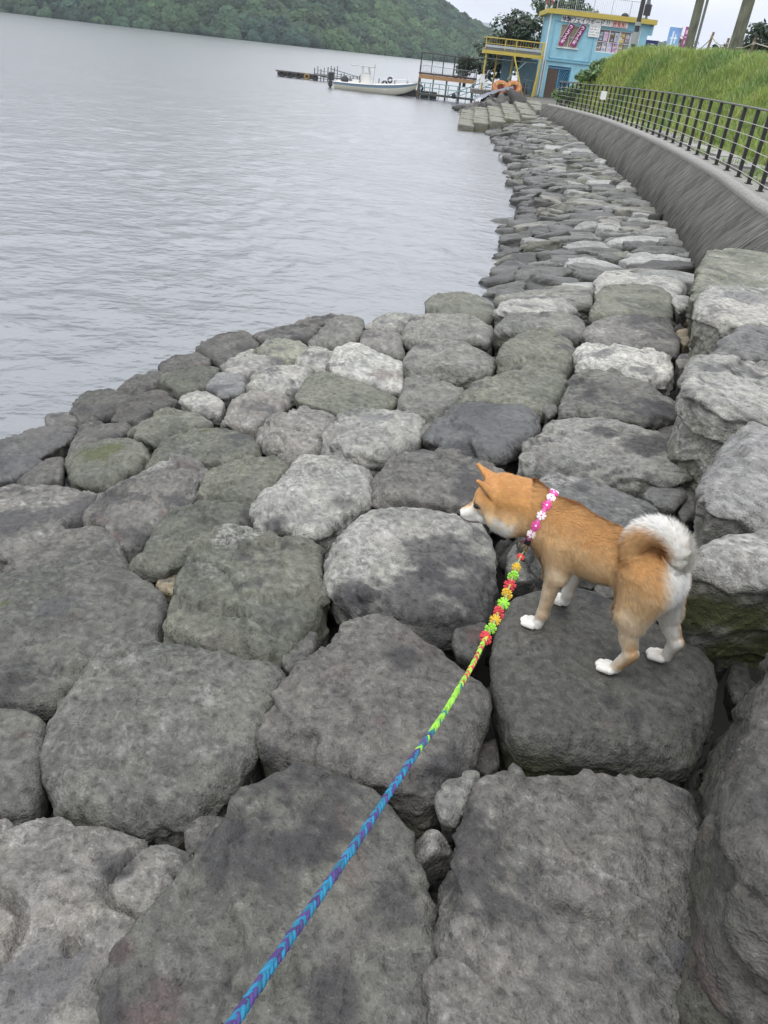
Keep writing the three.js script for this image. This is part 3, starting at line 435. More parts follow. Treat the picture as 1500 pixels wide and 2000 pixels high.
B('dark wet boulder at the left edge with a puddle', 'b', 0.1, [-70, 925, 0, 888, 61, 887, 86, 904, 32, 932, -20, 945], { dk: 0.35, wetness: 1, ms: 0.2 });
B('low dark boulder left of the mossy rounded one', 'w', 0.1, [30, 936, 86, 898, 123, 893, 118, 936, 62, 948], { dk: 0.4, ms: 0.4 });
B('white and black mottled boulder at the left edge', 'w', 0.18, [-130, 990, 0, 950, 101, 938, 172, 948, 199, 967, 160, 1020, 122, 1048, 45, 1092, -110, 1105], { dk: 0.72, pl: 0.9, ms: 0.1, rd: 0.15 });
B('thin flat boulder where the boulders meet the stone apron', 'g', 0.2, [956, 582, 1050, 566, 1100, 557, 1157, 562, 1157, 590, 1110, 594, 1020, 585], { ms: 0.3, dk: 0.15 });
B('round pale boulder behind the leash, in front of the dog chest', 'p', 0.22, [988, 1110, 992, 1070, 1015, 1050, 1060, 1050, 1090, 1090, 1070, 1130, 1010, 1132], { dy: -0.12, ms: 0.5, h: 0.4 });
// small stones wedged in the gaps
L('tan quartz stone wedged left of the squarish cracked boulder', 'w', 0.3, [303, 1140, 312, 1113, 335, 1110, 358, 1130, 340, 1156, 316, 1155], { dy: -0.12, rd: 0.1, ms: 0, tan: 1 });
L('small orange stone beside the tan quartz stone', 'w', 0.2, [342, 1120, 356, 1110, 368, 1118, 362, 1136, 348, 1134], { dy: -0.13, ms: 0, orange: 1 });
L('reddish brown stone under the left shoulder of the leash boulder', 'w', 0.15, [550, 1290, 562, 1250, 590, 1224, 620, 1232, 612, 1262, 586, 1304, 560, 1308], { dy: -0.14, rd: 1.3, ms: 0 });
L('grey stone with an orange end between the two bottom left boulders', 'w', 0.16, [356, 1640, 362, 1610, 400, 1586, 442, 1592, 430, 1620, 392, 1668, 364, 1664], { dy: -0.16, rd: 0.7 });
L('angular grey stone behind the left corner of the bottom right boulder', 'p', 0.21, [850, 1550, 868, 1498, 938, 1500, 925, 1545, 890, 1610, 862, 1600], { dy: -0.14, dk: 0.05 });
L('small white-tipped stone left of the bottom right boulder', 'p', 0.24, [831, 1645, 840, 1614, 864, 1622, 858, 1660, 840, 1668], { dy: -0.2 });
L('brown and pink rounded stone left of the dog boulder', 'w', 0.15, [882, 1250, 892, 1222, 925, 1203, 955, 1212, 948, 1260, 930, 1292, 895, 1280], { dy: -0.2, rd: 0.9 });
L('long red brown slab behind the dog hind paw', 'w', 0.13, [1322, 1215, 1350, 1202, 1400, 1222, 1448, 1244, 1440, 1275, 1400, 1282, 1340, 1250], { dy: -0.22, rd: 1.2 });
L('grey stone in the gap above the dog tail', 'b', 0.16, [1255, 965, 1275, 942, 1320, 940, 1346, 962, 1320, 990, 1290, 988], { dy: -0.1 });
L('brown pebble right of the grey stone above the dog tail', 'w', 0.13, [1340, 962, 1352, 950, 1362, 962, 1358, 984, 1344, 982], { dy: -0.15, rd: 1.1 });
L('brown stone below the pebble above the dog tail', 'w', 0.12, [1325, 996, 1338, 978, 1360, 982, 1358, 1008, 1338, 1018], { dy: -0.15, rd: 1 });
L('rusty stone at the right end of the grey streaked boulder', 'w', 0.13, [1280, 838, 1300, 820, 1335, 818, 1338, 850, 1310, 862], { dy: -0.18, rd: 1.2 });
L('brown nub beside the low cracked boulder', 'w', 0.14, [1060, 798, 1068, 785, 1084, 786, 1090, 806, 1072, 814], { dy: -0.1, rd: 1 });
L('sand coloured stone right of the white flat-topped boulder', 'w', 0.26, [1320, 704, 1330, 690, 1356, 692, 1350, 712, 1328, 715], { dy: -0.1, rd: 0.2 });
L('yellowish stone in the gap right of the dark boulder with a white end', 'w', 0.24, [1330, 665, 1334, 642, 1346, 640, 1348, 668, 1338, 674], { dy: -0.1, rd: 0.4, tan: 1 });
L('pale stone right of the green grey flat-fronted boulder', 'p', 0.28, [1314, 588, 1322, 572, 1346, 576, 1346, 596, 1326, 602], { dy: -0.08 });
L('small grey stone right of the bottom right boulder', 'p', 0.17, [1378, 1680, 1386, 1650, 1410, 1650, 1418, 1690, 1400, 1726, 1384, 1720], { dy: -0.2 });
L('long grey stone in the lower right gap', 'g', 0.14, [1388, 1800, 1410, 1796, 1470, 1840, 1502, 1900, 1480, 1912, 1420, 1850], { dy: -0.22 });
L('rust streaked stone at the bottom of the right gap', 'w', 0.14, [1400, 1900, 1420, 1862, 1460, 1870, 1494, 1910, 1470, 1980, 1420, 1990], { dy: -0.22, rd: 0.5 });
L('grey stone in the bottom right corner', 'p', 0.15, [1434, 2020, 1450, 1960, 1520, 1920, 1560, 1980, 1540, 2060, 1460, 2070], { dy: -0.1, h: 0.25 });
L('small grey stone left of the dark wet boulder', 'g', 0.16, [818, 850, 824, 828, 850, 820, 852, 840, 836, 858], { dy: -0.08 });
L('pinkish stone under the dog belly gap', 'w', 0.17, [1160, 1150, 1172, 1132, 1205, 1138, 1210, 1160, 1180, 1172], { dy: -0.14, rd: 0.8 });
L('dark stone deep in the gap right of the dog boulder', 'w', 0.09, [1420, 1330, 1430, 1290, 1460, 1288, 1466, 1340, 1440, 1370], { dy: -0.3, rd: 0.2 });
L('dark stone deep in the gap left of the dog boulder', 'w', 0.09, [926, 1500, 938, 1446, 968, 1440, 978, 1490, 955, 1510], { dy: -0.3 });
// the same revetment going on to both sides of the picture
{
  const bank = new THREE.Group(); bank.name = 'stone_bank'; bank.userData.kind = 'structure'; scene.add(tag(bank, 'boulder revetment going on beyond the sides of the picture', 'stone bank'));
  const R = rng(4242), seen = (x, y, z) => { const dz = -z * cP - (y - EYE) * sP, v = ((y - EYE) * cP - z * sP) / dz * FOCAL, u = x / dz * FOCAL; return dz > 0 && Math.abs(u * cR + v * sR) < 790 && Math.abs(-u * sR + v * cR) < 1040; };
  for (let j = 0; j < 17; j++) for (let i = 0; i < 13; i++) {
    const x = -5 + i * 0.74 + (j % 2) * 0.3 + 0.15 * (R() - 0.5), z = 2.2 - j * 0.72 + 0.15 * (R() - 0.5), d = inland(x, z), right = x > 1.3 && z < 1.5; if (d < 0.25 || x > 3.45 || z < -9.5) continue;
    const y = stoneLevel(x, z) + (right ? 0.3 : 0), w = 0.31 + 0.08 * R(), l = 0.3 + 0.08 * R(); let hit = false; for (const q of placed) if (Math.hypot(q[0] - x, q[1] - z) < q[2] + 0.3) hit = true; if (hit) continue;
    const poly = []; let vis = false; for (let k = 0; k < 7; k++) { const a = (k + 0.5 * (R() - 0.5)) / 7 * 6.283, c = Math.cos(a), s = Math.sin(a), m = 1 / Math.pow(c ** 4 + s ** 4, 0.25); poly.push(x + c * m * w, z + s * m * l); vis = vis || seen(x + c * m * w, y, z + s * m * l); } if (vis || seen(x, y, z)) continue;
    boulder('', ['g', 'w', 'n', 'p', 'b'][Math.floor(R() * 5)], 0.12 + 0.08 * R(), poly, { world: [x, z], into: bank, N: 26, dy: right ? 0.3 : 0, tilt: right ? 0.3 : 0.6, dk: 0.2 });
  }
}
// broken rubble lying deep in the gaps
{
  const R = rng(515), r2 = rng(516), pl = []; for (let i = 0; i < 15; i++) { const v = V(r2() - 0.5, r2() - 0.5, r2() - 0.5).normalize(); pl.push([v.x, v.y, v.z, 0.36 + 0.18 * r2()]); }
  const g = stoneGeometry({ planes: pl, c: V(0, 0, 0), ext: [0.5, 0.5, 0.5], N: 6, p: 30, uv: 0.3, color: (x, y, z) => { const v = 0.7 * (1 + 0.5 * fbm(x * 3, y * 3, z * 3, 3)); return [v, v * 0.98, v * 0.92]; } });
  const spots = []; for (let k = 0; k < 7000 && spots.length < 2600; k++) { const x = mix(-4.5, 4.2, R()), z = mix(-11.5, -0.4, R()); if (inland(x, z) < 0.1) continue; spots.push([x, stoneLevel(x, z) - 0.42 + 0.2 * R(), z]); }
  const m = new THREE.InstancedMesh(g, stoneMat, spots.length), M = new THREE.Matrix4(), Q = new THREE.Quaternion(), c = new THREE.Color();
  spots.forEach(([x, y, z], i) => { const s = 0.05 + 0.14 * R() * R() + 0.04 * R(); M.compose(V(x, y, z), Q.setFromEuler(new THREE.Euler(R() * 6, R() * 6, R() * 6)), V(s * (0.8 + 0.7 * R()), s * 0.75, s)); m.setMatrixAt(i, M); const v = 0.05 + 0.13 * R(), w = R() < 0.12 ? 1 : 0; c.setRGB(v * (1 + 0.35 * w), v, v * (1 - 0.25 * w)); m.setColorAt(i, c); });
  m.name = 'rubble'; scene.add(tag(stuff(m), 'small broken stones and grit lying in the gaps between boulders', 'rubble'));
}

// ------------------------------------------------------------------ stone apron between the water and the sea wall
{
  const R = rng(404), lib = [], dirs = (k) => { const r = rng(900 + k), pl = [[0, 1, 0, 0.5], [0, -1, 0, 0.5]]; const n = 6 + Math.floor(r() * 3); for (let i = 0; i < n; i++) { const a = (i + 0.6 * (r() - 0.5)) / n * 6.2832, l = 0.25 * (r() - 0.4), h = 1 / Math.hypot(1, l); pl.push([Math.cos(a) * h, l * h, Math.sin(a) * h, 0.46 + 0.08 * r()]); } const t = r() * 6.28; pl.push([0.3 * Math.cos(t), 0.95, 0.3 * Math.sin(t), 0.45]); return pl; };
  const make = (k, N, tone) => stoneGeometry({ planes: dirs(k), c: V(0, 0, 0), ext: [0.5, 0.5, 0.5], N, p: 20, uv: 0.8, closed: false, bump: (q) => 0.16 * fbm(q.x * 2.6 + k * 5, q.y * 2.6, q.z * 2.6, 3) + 0.07 * noise(q.x * 8, q.y * 8 + k, q.z * 8),
    color: (x, y, z) => { const a = fbm(x * 3 + k * 3.3, y * 3, z * 3, 3), b = noise(x * 11, y * 11 + k, z * 11), d = smooth(0.1, 0.26, fbm(x * 2.2 + 9, y * 2.2 + k * 2, z * 2.2, 3)); const v = tone[0] * (1 + 0.7 * a + 0.4 * b) * (1 - 0.45 * d * tone[1]); return [v * tone[2], v, v * tone[3]]; } });
  const TONES = [[0.17, 0.8, 1, 0.93], [0.24, 0.7, 1, 0.94], [0.12, 1, 1, 0.92], [0.2, 0.9, 1.03, 0.88], [0.31, 0.4, 1, 0.95], [0.07, 0.8, 1.02, 0.9], [0.035, 0.5, 1.05, 0.85], [0.15, 0.6, 1.0, 0.8]];
  TONES.forEach((t, ti) => { for (let k = 0; k < 5; k++) lib.push([ti, make(ti * 5 + k, 7, t), make(ti * 5 + k, 3, t)]); });
  const apron = new THREE.Group(); apron.name = 'stone_apron'; apron.userData.kind = 'structure'; scene.add(apron);
  tag(apron, 'sloping apron of flat fitted grey stones between the lake and the sea wall', 'stone apron');
  const list = [];
  const riseAt = (t, foot) => foot * (t < 0.3 ? 0.45 * smooth(-0.25, 0.3, t) : 0.45 + 0.55 * (t - 0.3) / 0.7) - (t < -0.02 ? 0.1 : 0);
  for (let z = -10.5, row = 0; z > -43.5; row++) {
    const dz = (0.30 + 0.16 * R()) * (1 + 0.2 * smooth(-20, -40, z)), w = wallAt(z), x1 = w.x - 0.34;
    let x0 = -3; while (inland(x0, z) < -0.32 && x0 < 4) x0 += 0.05; if (z > -12) x0 = Math.max(x0, 0.95);
    let x = x0 + 0.3 * R();
    while (x < x1 - 0.12) {
      let len = (0.36 + 0.5 * R()) * (x - x0 < 1 ? 0.85 : 1); if (x1 - x - len < 0.2) len = x1 - x;
      const t = (x + len / 2 - x0 - 0.4) / (x1 - x0 - 0.4), rise = riseAt(t, w.foot);
      const zz = z + 0.1 * (R() - 0.5), hh = 0.3 + 0.12 * R(), lower = t < 0.33;
      const band = t > 0.14 && t < 0.42 ? 0.75 : t <= 0.14 ? 0.85 : 0.1, q = R();
      const ti = R() < band ? (R() < 0.5 ? 5 : 6) : q < 0.24 ? 0 : q < 0.44 ? 1 : q < 0.6 ? 2 : q < 0.76 ? 3 : q < (lower ? 0.78 : 0.85) ? 4 : 7;
      list.push({ x: x + len / 2, y: rise - hh * 0.42 + 0.05 * (R() - 0.5) * (lower ? 1.6 : 1), z: zz, s: [len * 1.16, hh, dz * (1.13 + 0.2 * R())], r: [(R() - 0.5) * (lower ? 0.5 : 0.16), (R() - 0.5) * 0.35 - 0.12, (R() - 0.5) * (lower ? 0.4 : 0.14) + (lower ? 0.1 : 0.06)], k: ti * 5 + Math.floor(R() * 5), lower });
      x += len + 0.01;
    }
    z -= dz;
  }
  for (let i = 0; i < 1; i++) { const z = -13.5 - 20 * R(); let x = -2; while (inland(x, z) < -0.3 - 0.5 * R() * R() && x < 4) x += 0.05; list.push({ x, y: -0.05 - 0.03 * R(), z, s: [0.4 + 0.2 * R(), 0.2, 0.28], r: [0.2, R() * 3, 0.2], k: 25 + Math.floor(R() * 10), lower: true }); }
  list.sort((a, b) => b.s[0] / -b.z - a.s[0] / -a.z);
  const rest = [], E = new THREE.Euler(), M = new THREE.Matrix4(), Q = new THREE.Quaternion();
  list.forEach((q, i) => {
    E.set(...q.r); const [ti, fine, coarse] = lib[q.k], mat = ti > 4 && ti < 7 ? wetStoneMat : stoneMat;
    if (i < 300) { const m = mesh('stone', fine, mat, apron); m.position.set(q.x, q.y, q.z); m.rotation.copy(E); m.scale.set(...q.s); } else { M.compose(V(q.x, q.y, q.z), Q.setFromEuler(E), V(...q.s)); rest.push(coarse.clone().applyMatrix4(M)); }
  });
  const far = mesh('stone', mergeGeometries(rest), farStoneMat, apron); stuff(far);
  // grit and soil in the joints
  const pos = [], idx = [], rows = []; for (let z = -10.4; z > -43; z -= 0.5) rows.push(z);
  rows.forEach((z) => { const w = wallAt(z); let x0 = -3; while (inland(x0, z) < -0.3 && x0 < 4) x0 += 0.05; if (z > -12) x0 = Math.max(x0, 1.2); for (let k = 0; k <= 10; k++) { const t = k / 10, x = mix(x0, w.x - 0.25, t); pos.push(x, k ? riseAt(t, w.foot) - 0.14 : -0.3, z); } });
  for (let j = 0; j + 1 < rows.length; j++) for (let k = 0; k < 10; k++) { const a = j * 11 + k; idx.push(a, a + 1, a + 12, a, a + 12, a + 11); }
  const g = new THREE.BufferGeometry(); g.setAttribute('position', new THREE.Float32BufferAttribute(pos, 3)); g.setIndex(idx); g.computeVertexNormals(); mesh('joint_bed', g, std(0.045, 0.04, 0.033, 0.95), apron);
}

// ------------------------------------------------------------------ sea wall with its hollowed, combed face and the coping on top
{
  const st = tileNoise(1024, 60, 71, 3, 1, 0.045), st2 = tileNoise(1024, 14, 72, 3, 1, 0.2), bl = tileNoise(1024, 5, 73, 4);
  const shear = (a, i) => { const y = Math.floor(i / 1024), x = i % 1024; return a[y * 1024 + ((x + Math.round(y * 1.0)) % 1024)]; };
  const cm = mapOf(1024, (i) => { const s = shear(st, i), s2 = shear(st2, i), y = Math.floor(i / 1024) / 1024, v = 0.6 * (1 + 0.7 * s + 0.45 * s2 + 0.4 * bl[i]) * mix(0.85, 1.1, smooth(0.1, 0.9, y)); return [v * 1.01, v, v * 0.95]; });
  const bm = mapOf(1024, (i) => { const v = 0.5 + 0.42 * shear(st, i) + 0.12 * shear(st2, i); return [v, v, v]; });
  const face = new THREE.MeshStandardMaterial({ color: lin(0.225, 0.22, 0.205), map: cm, vertexColors: true, bumpMap: bm, bumpScale: 0.09, roughness: 0.9 });
  const cap = new THREE.MeshStandardMaterial({ color: lin(0.38, 0.37, 0.345), map: grainMap, bumpMap: pitMap, bumpScale: 0.006, roughness: 0.85 });
  const loft = (prof, uvs) => {
    const pos = [], uv = [], idx = [], n = prof(-5).length; let s = 0, last = null, rows = 0;
    for (let z = -3; z >= -41.4; z -= 0.3) {
      const w = wallAt(z), w2 = wallAt(z - 0.1), tx = w2.x - w.x, L = Math.hypot(tx, 0.1), nx = 0.1 / L, nz = tx / L; if (last) s += Math.hypot(w.x - last.x, 0.3); last = w;
      prof(z, w).forEach(([o, y], k) => { pos.push(w.x + o * nx, y, z + o * nz); uv.push(s * uvs[0], k / (n - 1) * uvs[1]); }); rows++;
    }
    for (let j = 0; j + 1 < rows; j++) for (let k = 0; k + 1 < n; k++) { const a = j * n + k; idx.push(a, a + n, a + n + 1, a, a + n + 1, a + 1); }
    const g = new THREE.BufferGeometry(); g.setAttribute('position', new THREE.Float32BufferAttribute(pos, 3)); g.setAttribute('uv', new THREE.Float32BufferAttribute(uv, 2)); g.setIndex(idx); g.computeVertexNormals(); return g;
  };
  const stain = (g) => { const a = g.attributes.position, c = []; for (let i = 0; i < a.count; i++) { const z = a.getZ(i), y = a.getY(i), run = smooth(0.1, 0.45, noise(z * 1.9, y * 0.25, 4) + 0.5 * noise(z * 5.1, y * 0.6, 9)), damp = smooth(0.35, 0, y - 0.75 + 0.25 * noise(z * 1.1, 2, 7)), k = 1 - 0.34 * run - 0.3 * damp, gr = 0.25 * damp; c.push(k, k * (1 + 0.04 * gr), k * (1 - 0.3 * gr)); } g.setAttribute('color', new THREE.Float32BufferAttribute(c, 3)); return g; };
  const wall = new THREE.Group(); wall.name = 'sea_wall'; scene.add(wall);
  tag(wall, 'curved concrete sea wall with a combed hollow face below the black railing', 'sea wall');
  const dip = (z) => 0.012 * noise(z * 0.9, 3, 1);
  mesh('wall_face', stain(loft((z, w = wallAt(z)) => { const a = []; for (let k = 0; k <= 10; k++) { const t = k / 10; a.push([-0.34 + 0.36 * Math.pow(t, 1.9) - 0.03 * Math.sin(t * 3.14) + 0.012 * noise(z * 3, t * 4, 2), mix(w.foot - 0.25, w.top - 0.09, t)]); } return a; }, [0.5, 0.62])), face, wall);
  mesh('coping', loft((z, w = wallAt(z)) => [[0.03, w.top - 0.25], [0.0, w.top - 0.092], [-0.012, w.top - 0.06], [0.02, w.top - 0.012 + dip(z)], [0.05, w.top + dip(z)], [0.09, w.top + 0.004], [0.10, w.top - 0.012], [0.11, w.top - 0.3]], [1.1, 0.9]), cap, wall);
  { const w = wallAt(-41.4); mesh('ledge', loft((z, w = wallAt(z)) => [[0.105, w.top - 0.3], [0.107, w.top - 0.03], [0.17, w.top - 0.022], [0.44, w.top - 0.026 + dip(z)], [0.47, w.top - 0.06], [0.48, w.top - 0.3]], [1.1, 0.9]), (() => { const m = cap.clone(); m.color = lin(0.3, 0.285, 0.255); m.roughness = 0.6; return m; })(), wall);
  mesh('wall_end', [box(0.7, w.top - w.foot + 0.16, 0.12, w.x + 0.07, (w.top + w.foot) / 2 - 0.12, -41.43)], cap, wall); }
  // wet concrete footpath behind the coping: slabs with puddles and mud between
  const path = new THREE.Group(); path.name = 'footpath'; path.userData.kind = 'structure'; scene.add(path); tag(path, 'wet muddy path of worn concrete slabs behind the black railing', 'path');
  const R = rng(31), slab = [std(0.2, 0.195, 0.18, 0.5), std(0.26, 0.255, 0.24, 0.6), std(0.16, 0.155, 0.14, 0.4)].map((m) => { m.map = grainMap; m.color.multiplyScalar(1.4); m.bumpMap = pitMap; m.bumpScale = 0.004; return m; });
  for (let z = -9; z > -40;) { const l = 0.9 + 0.8 * R(), w = wallAt(z - l / 2), wd = 0.45 + 0.4 * R(); if (R() < 0.8) { const g = box(wd, 0.07, l - 0.06, 0, 0, 0); const m = mesh('slab', g, slab[Math.floor(R() * 3)], path); m.position.set(w.x + 0.52 + wd / 2 + 0.15 * R(), w.top - 0.05 + 0.02 * R(), z - l / 2); m.rotation.set(0, Math.atan2(-(wallAt(z - l).x - wallAt(z).x), l) * -1, 0.02 * (R() - 0.5)); } z -= l; }
}

// ------------------------------------------------------------------ black railing on the coping
{
  const t = thing('railing', 'black metal railing with thin pale rails along the top of the sea wall', 'railing', [0, 0, 0]);
  const post = new THREE.MeshStandardMaterial({ color: lin(0.018, 0.016, 0.016), roughness: 0.5 }), rail = new THREE.MeshStandardMaterial({ color: lin(0.42, 0.4, 0.39), roughness: 0.5 });
  const pg = mergeGeometries([box(0.052, 0.95, 0.05, 0, 0.475, 0), box(0.1, 0.012, 0.1, 0, 0.006, 0), box(0.03, 0.03, 0.09, 0, 0.93, 0)]), pts = [];
  for (let z = -7.2; z > -41.2;) { const w = wallAt(z); pts.push([w.x + 0.27, w.top - 0.024, z]); z -= 0.86; }
  pts.push([wallAt(-41.6).x + 0.7, 1.42, -42.2], [wallAt(-41.6).x + 1.5, 1.44, -42.4]);
  pts.forEach((p, i) => { const m = mesh('post', pg, post, t), q = pts[Math.min(i + 1, pts.length - 1)], o = pts[Math.max(0, i - 1)]; m.position.set(...p); m.rotation.y = Math.atan2(q[0] - o[0], q[2] - o[2]); });
  for (let k = 0; k < 6; k++) { const y = [0.1, 0.26, 0.42, 0.58, 0.74, 0.945][k], r = k === 5 ? 0.014 : 0.0048, curve = new THREE.CatmullRomCurve3(pts.map((p) => V(p[0] - 0.03, p[1] + y, p[2]))); mesh(k === 5 ? 'handrail' : 'rail', new THREE.TubeGeometry(curve, 120, r, 6), k === 5 ? std(0.1, 0.095, 0.095, 0.45) : rail, t); }
  const s = thing('notice', 'small white notice tied to the railing near its far end', 'notice', [wallAt(-31).x + 0.15, 1.58 + 0.62, -31]);
  mesh('panel', box(0.2, 0.26, 0.012), std(0.8, 0.8, 0.78), s); mesh('tie', bar([-0.08, 0.1, -0.004], [-0.08, 0.1, 0.06], 0.006), std(0.1, 0.1, 0.1), s);
}

// ------------------------------------------------------------------ grass on the mound
{
  const R = rng(606), blade = (() => { const p = [], i = []; const H = [0, 0.35, 0.7, 1]; H.forEach((h, k) => { const w = 0.5 * (1 - h * h), b = 0.45 * h * h; p.push(-w, h * (1 - 0.15 * h), b, w, h * (1 - 0.15 * h), b); if (k) { const a = k * 2 - 2; i.push(a, a + 1, a + 3, a, a + 3, a + 2); } }); const g = new THREE.BufferGeometry(); g.setAttribute('position', new THREE.Float32BufferAttribute(p, 3)); g.setIndex(i); g.computeVertexNormals(); return g; })();
  const spots = [];
  for (let k = 0; k < 560000 && spots.length < 190000; k++) {
    const z = -9 - 37 * R(), w = wallAt(clamp(z, -42, -2)), narrow = smooth(-24, -39, z), foot = mix(PATHW, 0.75, narrow), e = foot - 0.25 + R() * 5.2, x = w.x + e; if (z < -41 && x < 7) continue;
    const y = moundHeight(x, z), bare = smooth(0.1, 0.3, fbm(x * 0.8 + 3, 1, z * 0.8, 3)) * smooth(foot + 2.2, foot + 0.3, e); if (R() < bare * 0.9) continue;
    const edge = e < foot + 0.15; if (edge && R() < 0.6) continue; if (R() > 1.1 * (16 / -z) + 0.25) continue;
    spots.push([x, y, z, (e - foot) / 3]);
  }
  for (let k = 0; k < 9000; k++) { const z = -8.5 - 30 * R(), w = wallAt(z), x = w.x + 0.42 + 1.2 * R(); if (noise(x * 1.6, 3, z * 1.2) < 0.05) continue; spots.push([x, w.top - 0.03, z, -1]); }
  const m = new THREE.InstancedMesh(blade, new THREE.MeshPhysicalMaterial({ color: 0xffffff, roughness: 0.8, transmission: 0.35, thickness: 0, side: THREE.DoubleSide }), spots.length), M = new THREE.Matrix4(), Q = new THREE.Quaternion(), c = new THREE.Color();
  spots.forEach(([x, y, z, t], i) => {
    const lush = fbm(x * 0.7, 5, z * 0.7, 3), h = t < 0 ? 0.06 + 0.08 * R() : (0.14 + 0.26 * R()) * (1 + 1.0 * lush) * (t > 0.6 ? 1.15 : 1);
    Q.setFromEuler(new THREE.Euler(0.35 * (R() - 0.5) + 0.1, R() * 6.283, 0.5 * (R() - 0.5))); M.compose(V(x, y - 0.02, z), Q, V((0.008 + 0.009 * R()) * (1 + -z * 0.03), h, h * (0.6 + 0.8 * R()))); m.setMatrixAt(i, M);
    const q = clamp(0.5 + 1.3 * fbm(x * 0.45 + 4, 2, z * 0.45, 3) + 0.3 * (R() - 0.5)), dry = R() < 0.07 ? 1 : 0, k = 0.9 + 0.6 * R(); c.setRGB(mix(mix(0.11, 0.29, q), 0.38, dry) * k, mix(mix(0.21, 0.35, q), 0.33, dry) * k, mix(mix(0.045, 0.075, q), 0.18, dry) * k); m.setColorAt(i, c);
  });
  m.name = 'grass'; scene.add(tag(stuff(m), 'long yellow green grass covering the mound behind the railing', 'grass'));
}

// ------------------------------------------------------------------ stepped concrete blocks at the end of the apron
{
  const t = thing('block_groyne', 'stepped groyne of square mossy concrete blocks at the end of the apron', 'groyne', [0, 0, 0]), R = rng(88);
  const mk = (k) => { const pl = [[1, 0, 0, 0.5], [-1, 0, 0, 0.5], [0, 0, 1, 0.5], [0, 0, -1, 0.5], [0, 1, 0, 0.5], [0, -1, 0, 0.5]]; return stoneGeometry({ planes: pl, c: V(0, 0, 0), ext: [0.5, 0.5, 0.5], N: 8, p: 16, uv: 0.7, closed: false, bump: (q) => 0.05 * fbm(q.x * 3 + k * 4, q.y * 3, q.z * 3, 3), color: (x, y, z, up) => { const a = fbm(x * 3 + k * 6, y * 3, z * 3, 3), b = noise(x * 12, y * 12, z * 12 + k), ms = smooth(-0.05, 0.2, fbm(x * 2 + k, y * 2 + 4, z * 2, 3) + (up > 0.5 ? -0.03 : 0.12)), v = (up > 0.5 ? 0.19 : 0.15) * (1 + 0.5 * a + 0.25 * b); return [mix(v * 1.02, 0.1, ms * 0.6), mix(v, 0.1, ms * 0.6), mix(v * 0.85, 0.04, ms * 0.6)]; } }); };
  const lib = [0, 1, 2, 3, 4].map(mk);
  for (let j = 0; j < 8; j++) for (let i = 0; i < 7; i++) {
    const z = -40.2 - j * 1.28 - 0.25 * (i % 2), x = 1.75 + i * 0.72 + j * 0.06 + 0.06 * (R() - 0.5); if (x > wallAt(-41).x + (j > 1 ? 0.6 : -0.4)) continue;
    const y = 0.12 + 0.16 * i + 0.02 * j + 0.06 * (R() - 0.5); const m = mesh('block', lib[Math.floor(R() * 5)], farStoneMat, t); m.position.set(x, y - 0.18, z); m.scale.set(0.74, 0.62, 1.22); m.rotation.set(0.03 * (R() - 0.5), 0.04 * (R() - 0.5), 0.04 * (R() - 0.5));
  }
  // rubble bank under the yellow terrace
  const bank = new THREE.Group(); bank.name = 'rubble_bank'; bank.userData.kind = 'structure'; scene.add(bank); tag(bank, 'bank of dark rubble stones below the yellow terrace', 'rubble bank');
  const lib2 = [0, 1, 2, 3, 4, 5].map((k) => stoneGeometry({ planes: (() => { const r = rng(50 + k), a = []; for (let i = 0; i < 14; i++) { const v = V(r() - 0.5, r() - 0.5, r() - 0.5).normalize(); a.push([v.x, v.y, v.z, 0.4 + 0.15 * r()]); } return a; })(), c: V(0, 0, 0), ext: [0.5, 0.5, 0.5], N: 5, p: 10, uv: 0.7, closed: false, color: (x, y, z) => { const v = [0.07, 0.1, 0.13, 0.05, 0.085, 0.12][k] * (1 + 0.6 * fbm(x * 3 + k, y * 3, z * 3, 3)); return [v, v * 0.97, v * 0.88]; } }));
  for (let k = 0; k < 300; k++) { const z = -50 - 17 * R(), d = R() * 3.4; let x = -2; while (inland(x, z) < -0.2 && x < 20) x += 0.1; x += d; const y = Math.min(0.02 + d * 0.34, 0.82); if (x > 7.2 && z > -58) continue; const m = mesh('stone', lib2[Math.floor(R() * 6)], farStoneMat, bank), s = 0.35 + 0.4 * R(); m.position.set(x, y - 0.05, z); m.scale.set(s * 1.2, s * 0.6, s); m.rotation.set(R(), R() * 6, R()); }
  // crumpled tarpaulin on the bank
  const P = [], I = [], n = 14; for (let j = 0; j <= n; j++) for (let i = 0; i <= n; i++) { const u = i / n - 0.5, v = j / n - 0.5; P.push(u * 2.4 + 0.1 * noise(u * 6, v * 6, 2), 0.16 + u * 0.9 + 0.16 * Math.abs(noise(u * 5, 3, v * 5)) + 0.1 * noise(u * 11, 9, v * 11) - 0.3 * (u * u + v * v), v * 1.6); }
  for (let j = 0; j < n; j++) for (let i = 0; i < n; i++) { const a = j * (n + 1) + i; I.push(a, a + n + 1, a + 1, a + 1, a + n + 1, a + n + 2); }
  const tg = new THREE.BufferGeometry(); tg.setAttribute('position', new THREE.Float32BufferAttribute(P, 3)); tg.setIndex(I); tg.computeVertexNormals();
  const tm = mesh('tarpaulin', tg, std(0.16, 0.17, 0.2, 0.45, { side: THREE.DoubleSide })); tm.position.set(3.9, 1.02, -56.5); tag(tm, 'crumpled blue grey tarpaulin on the rubble bank', 'tarpaulin');
}

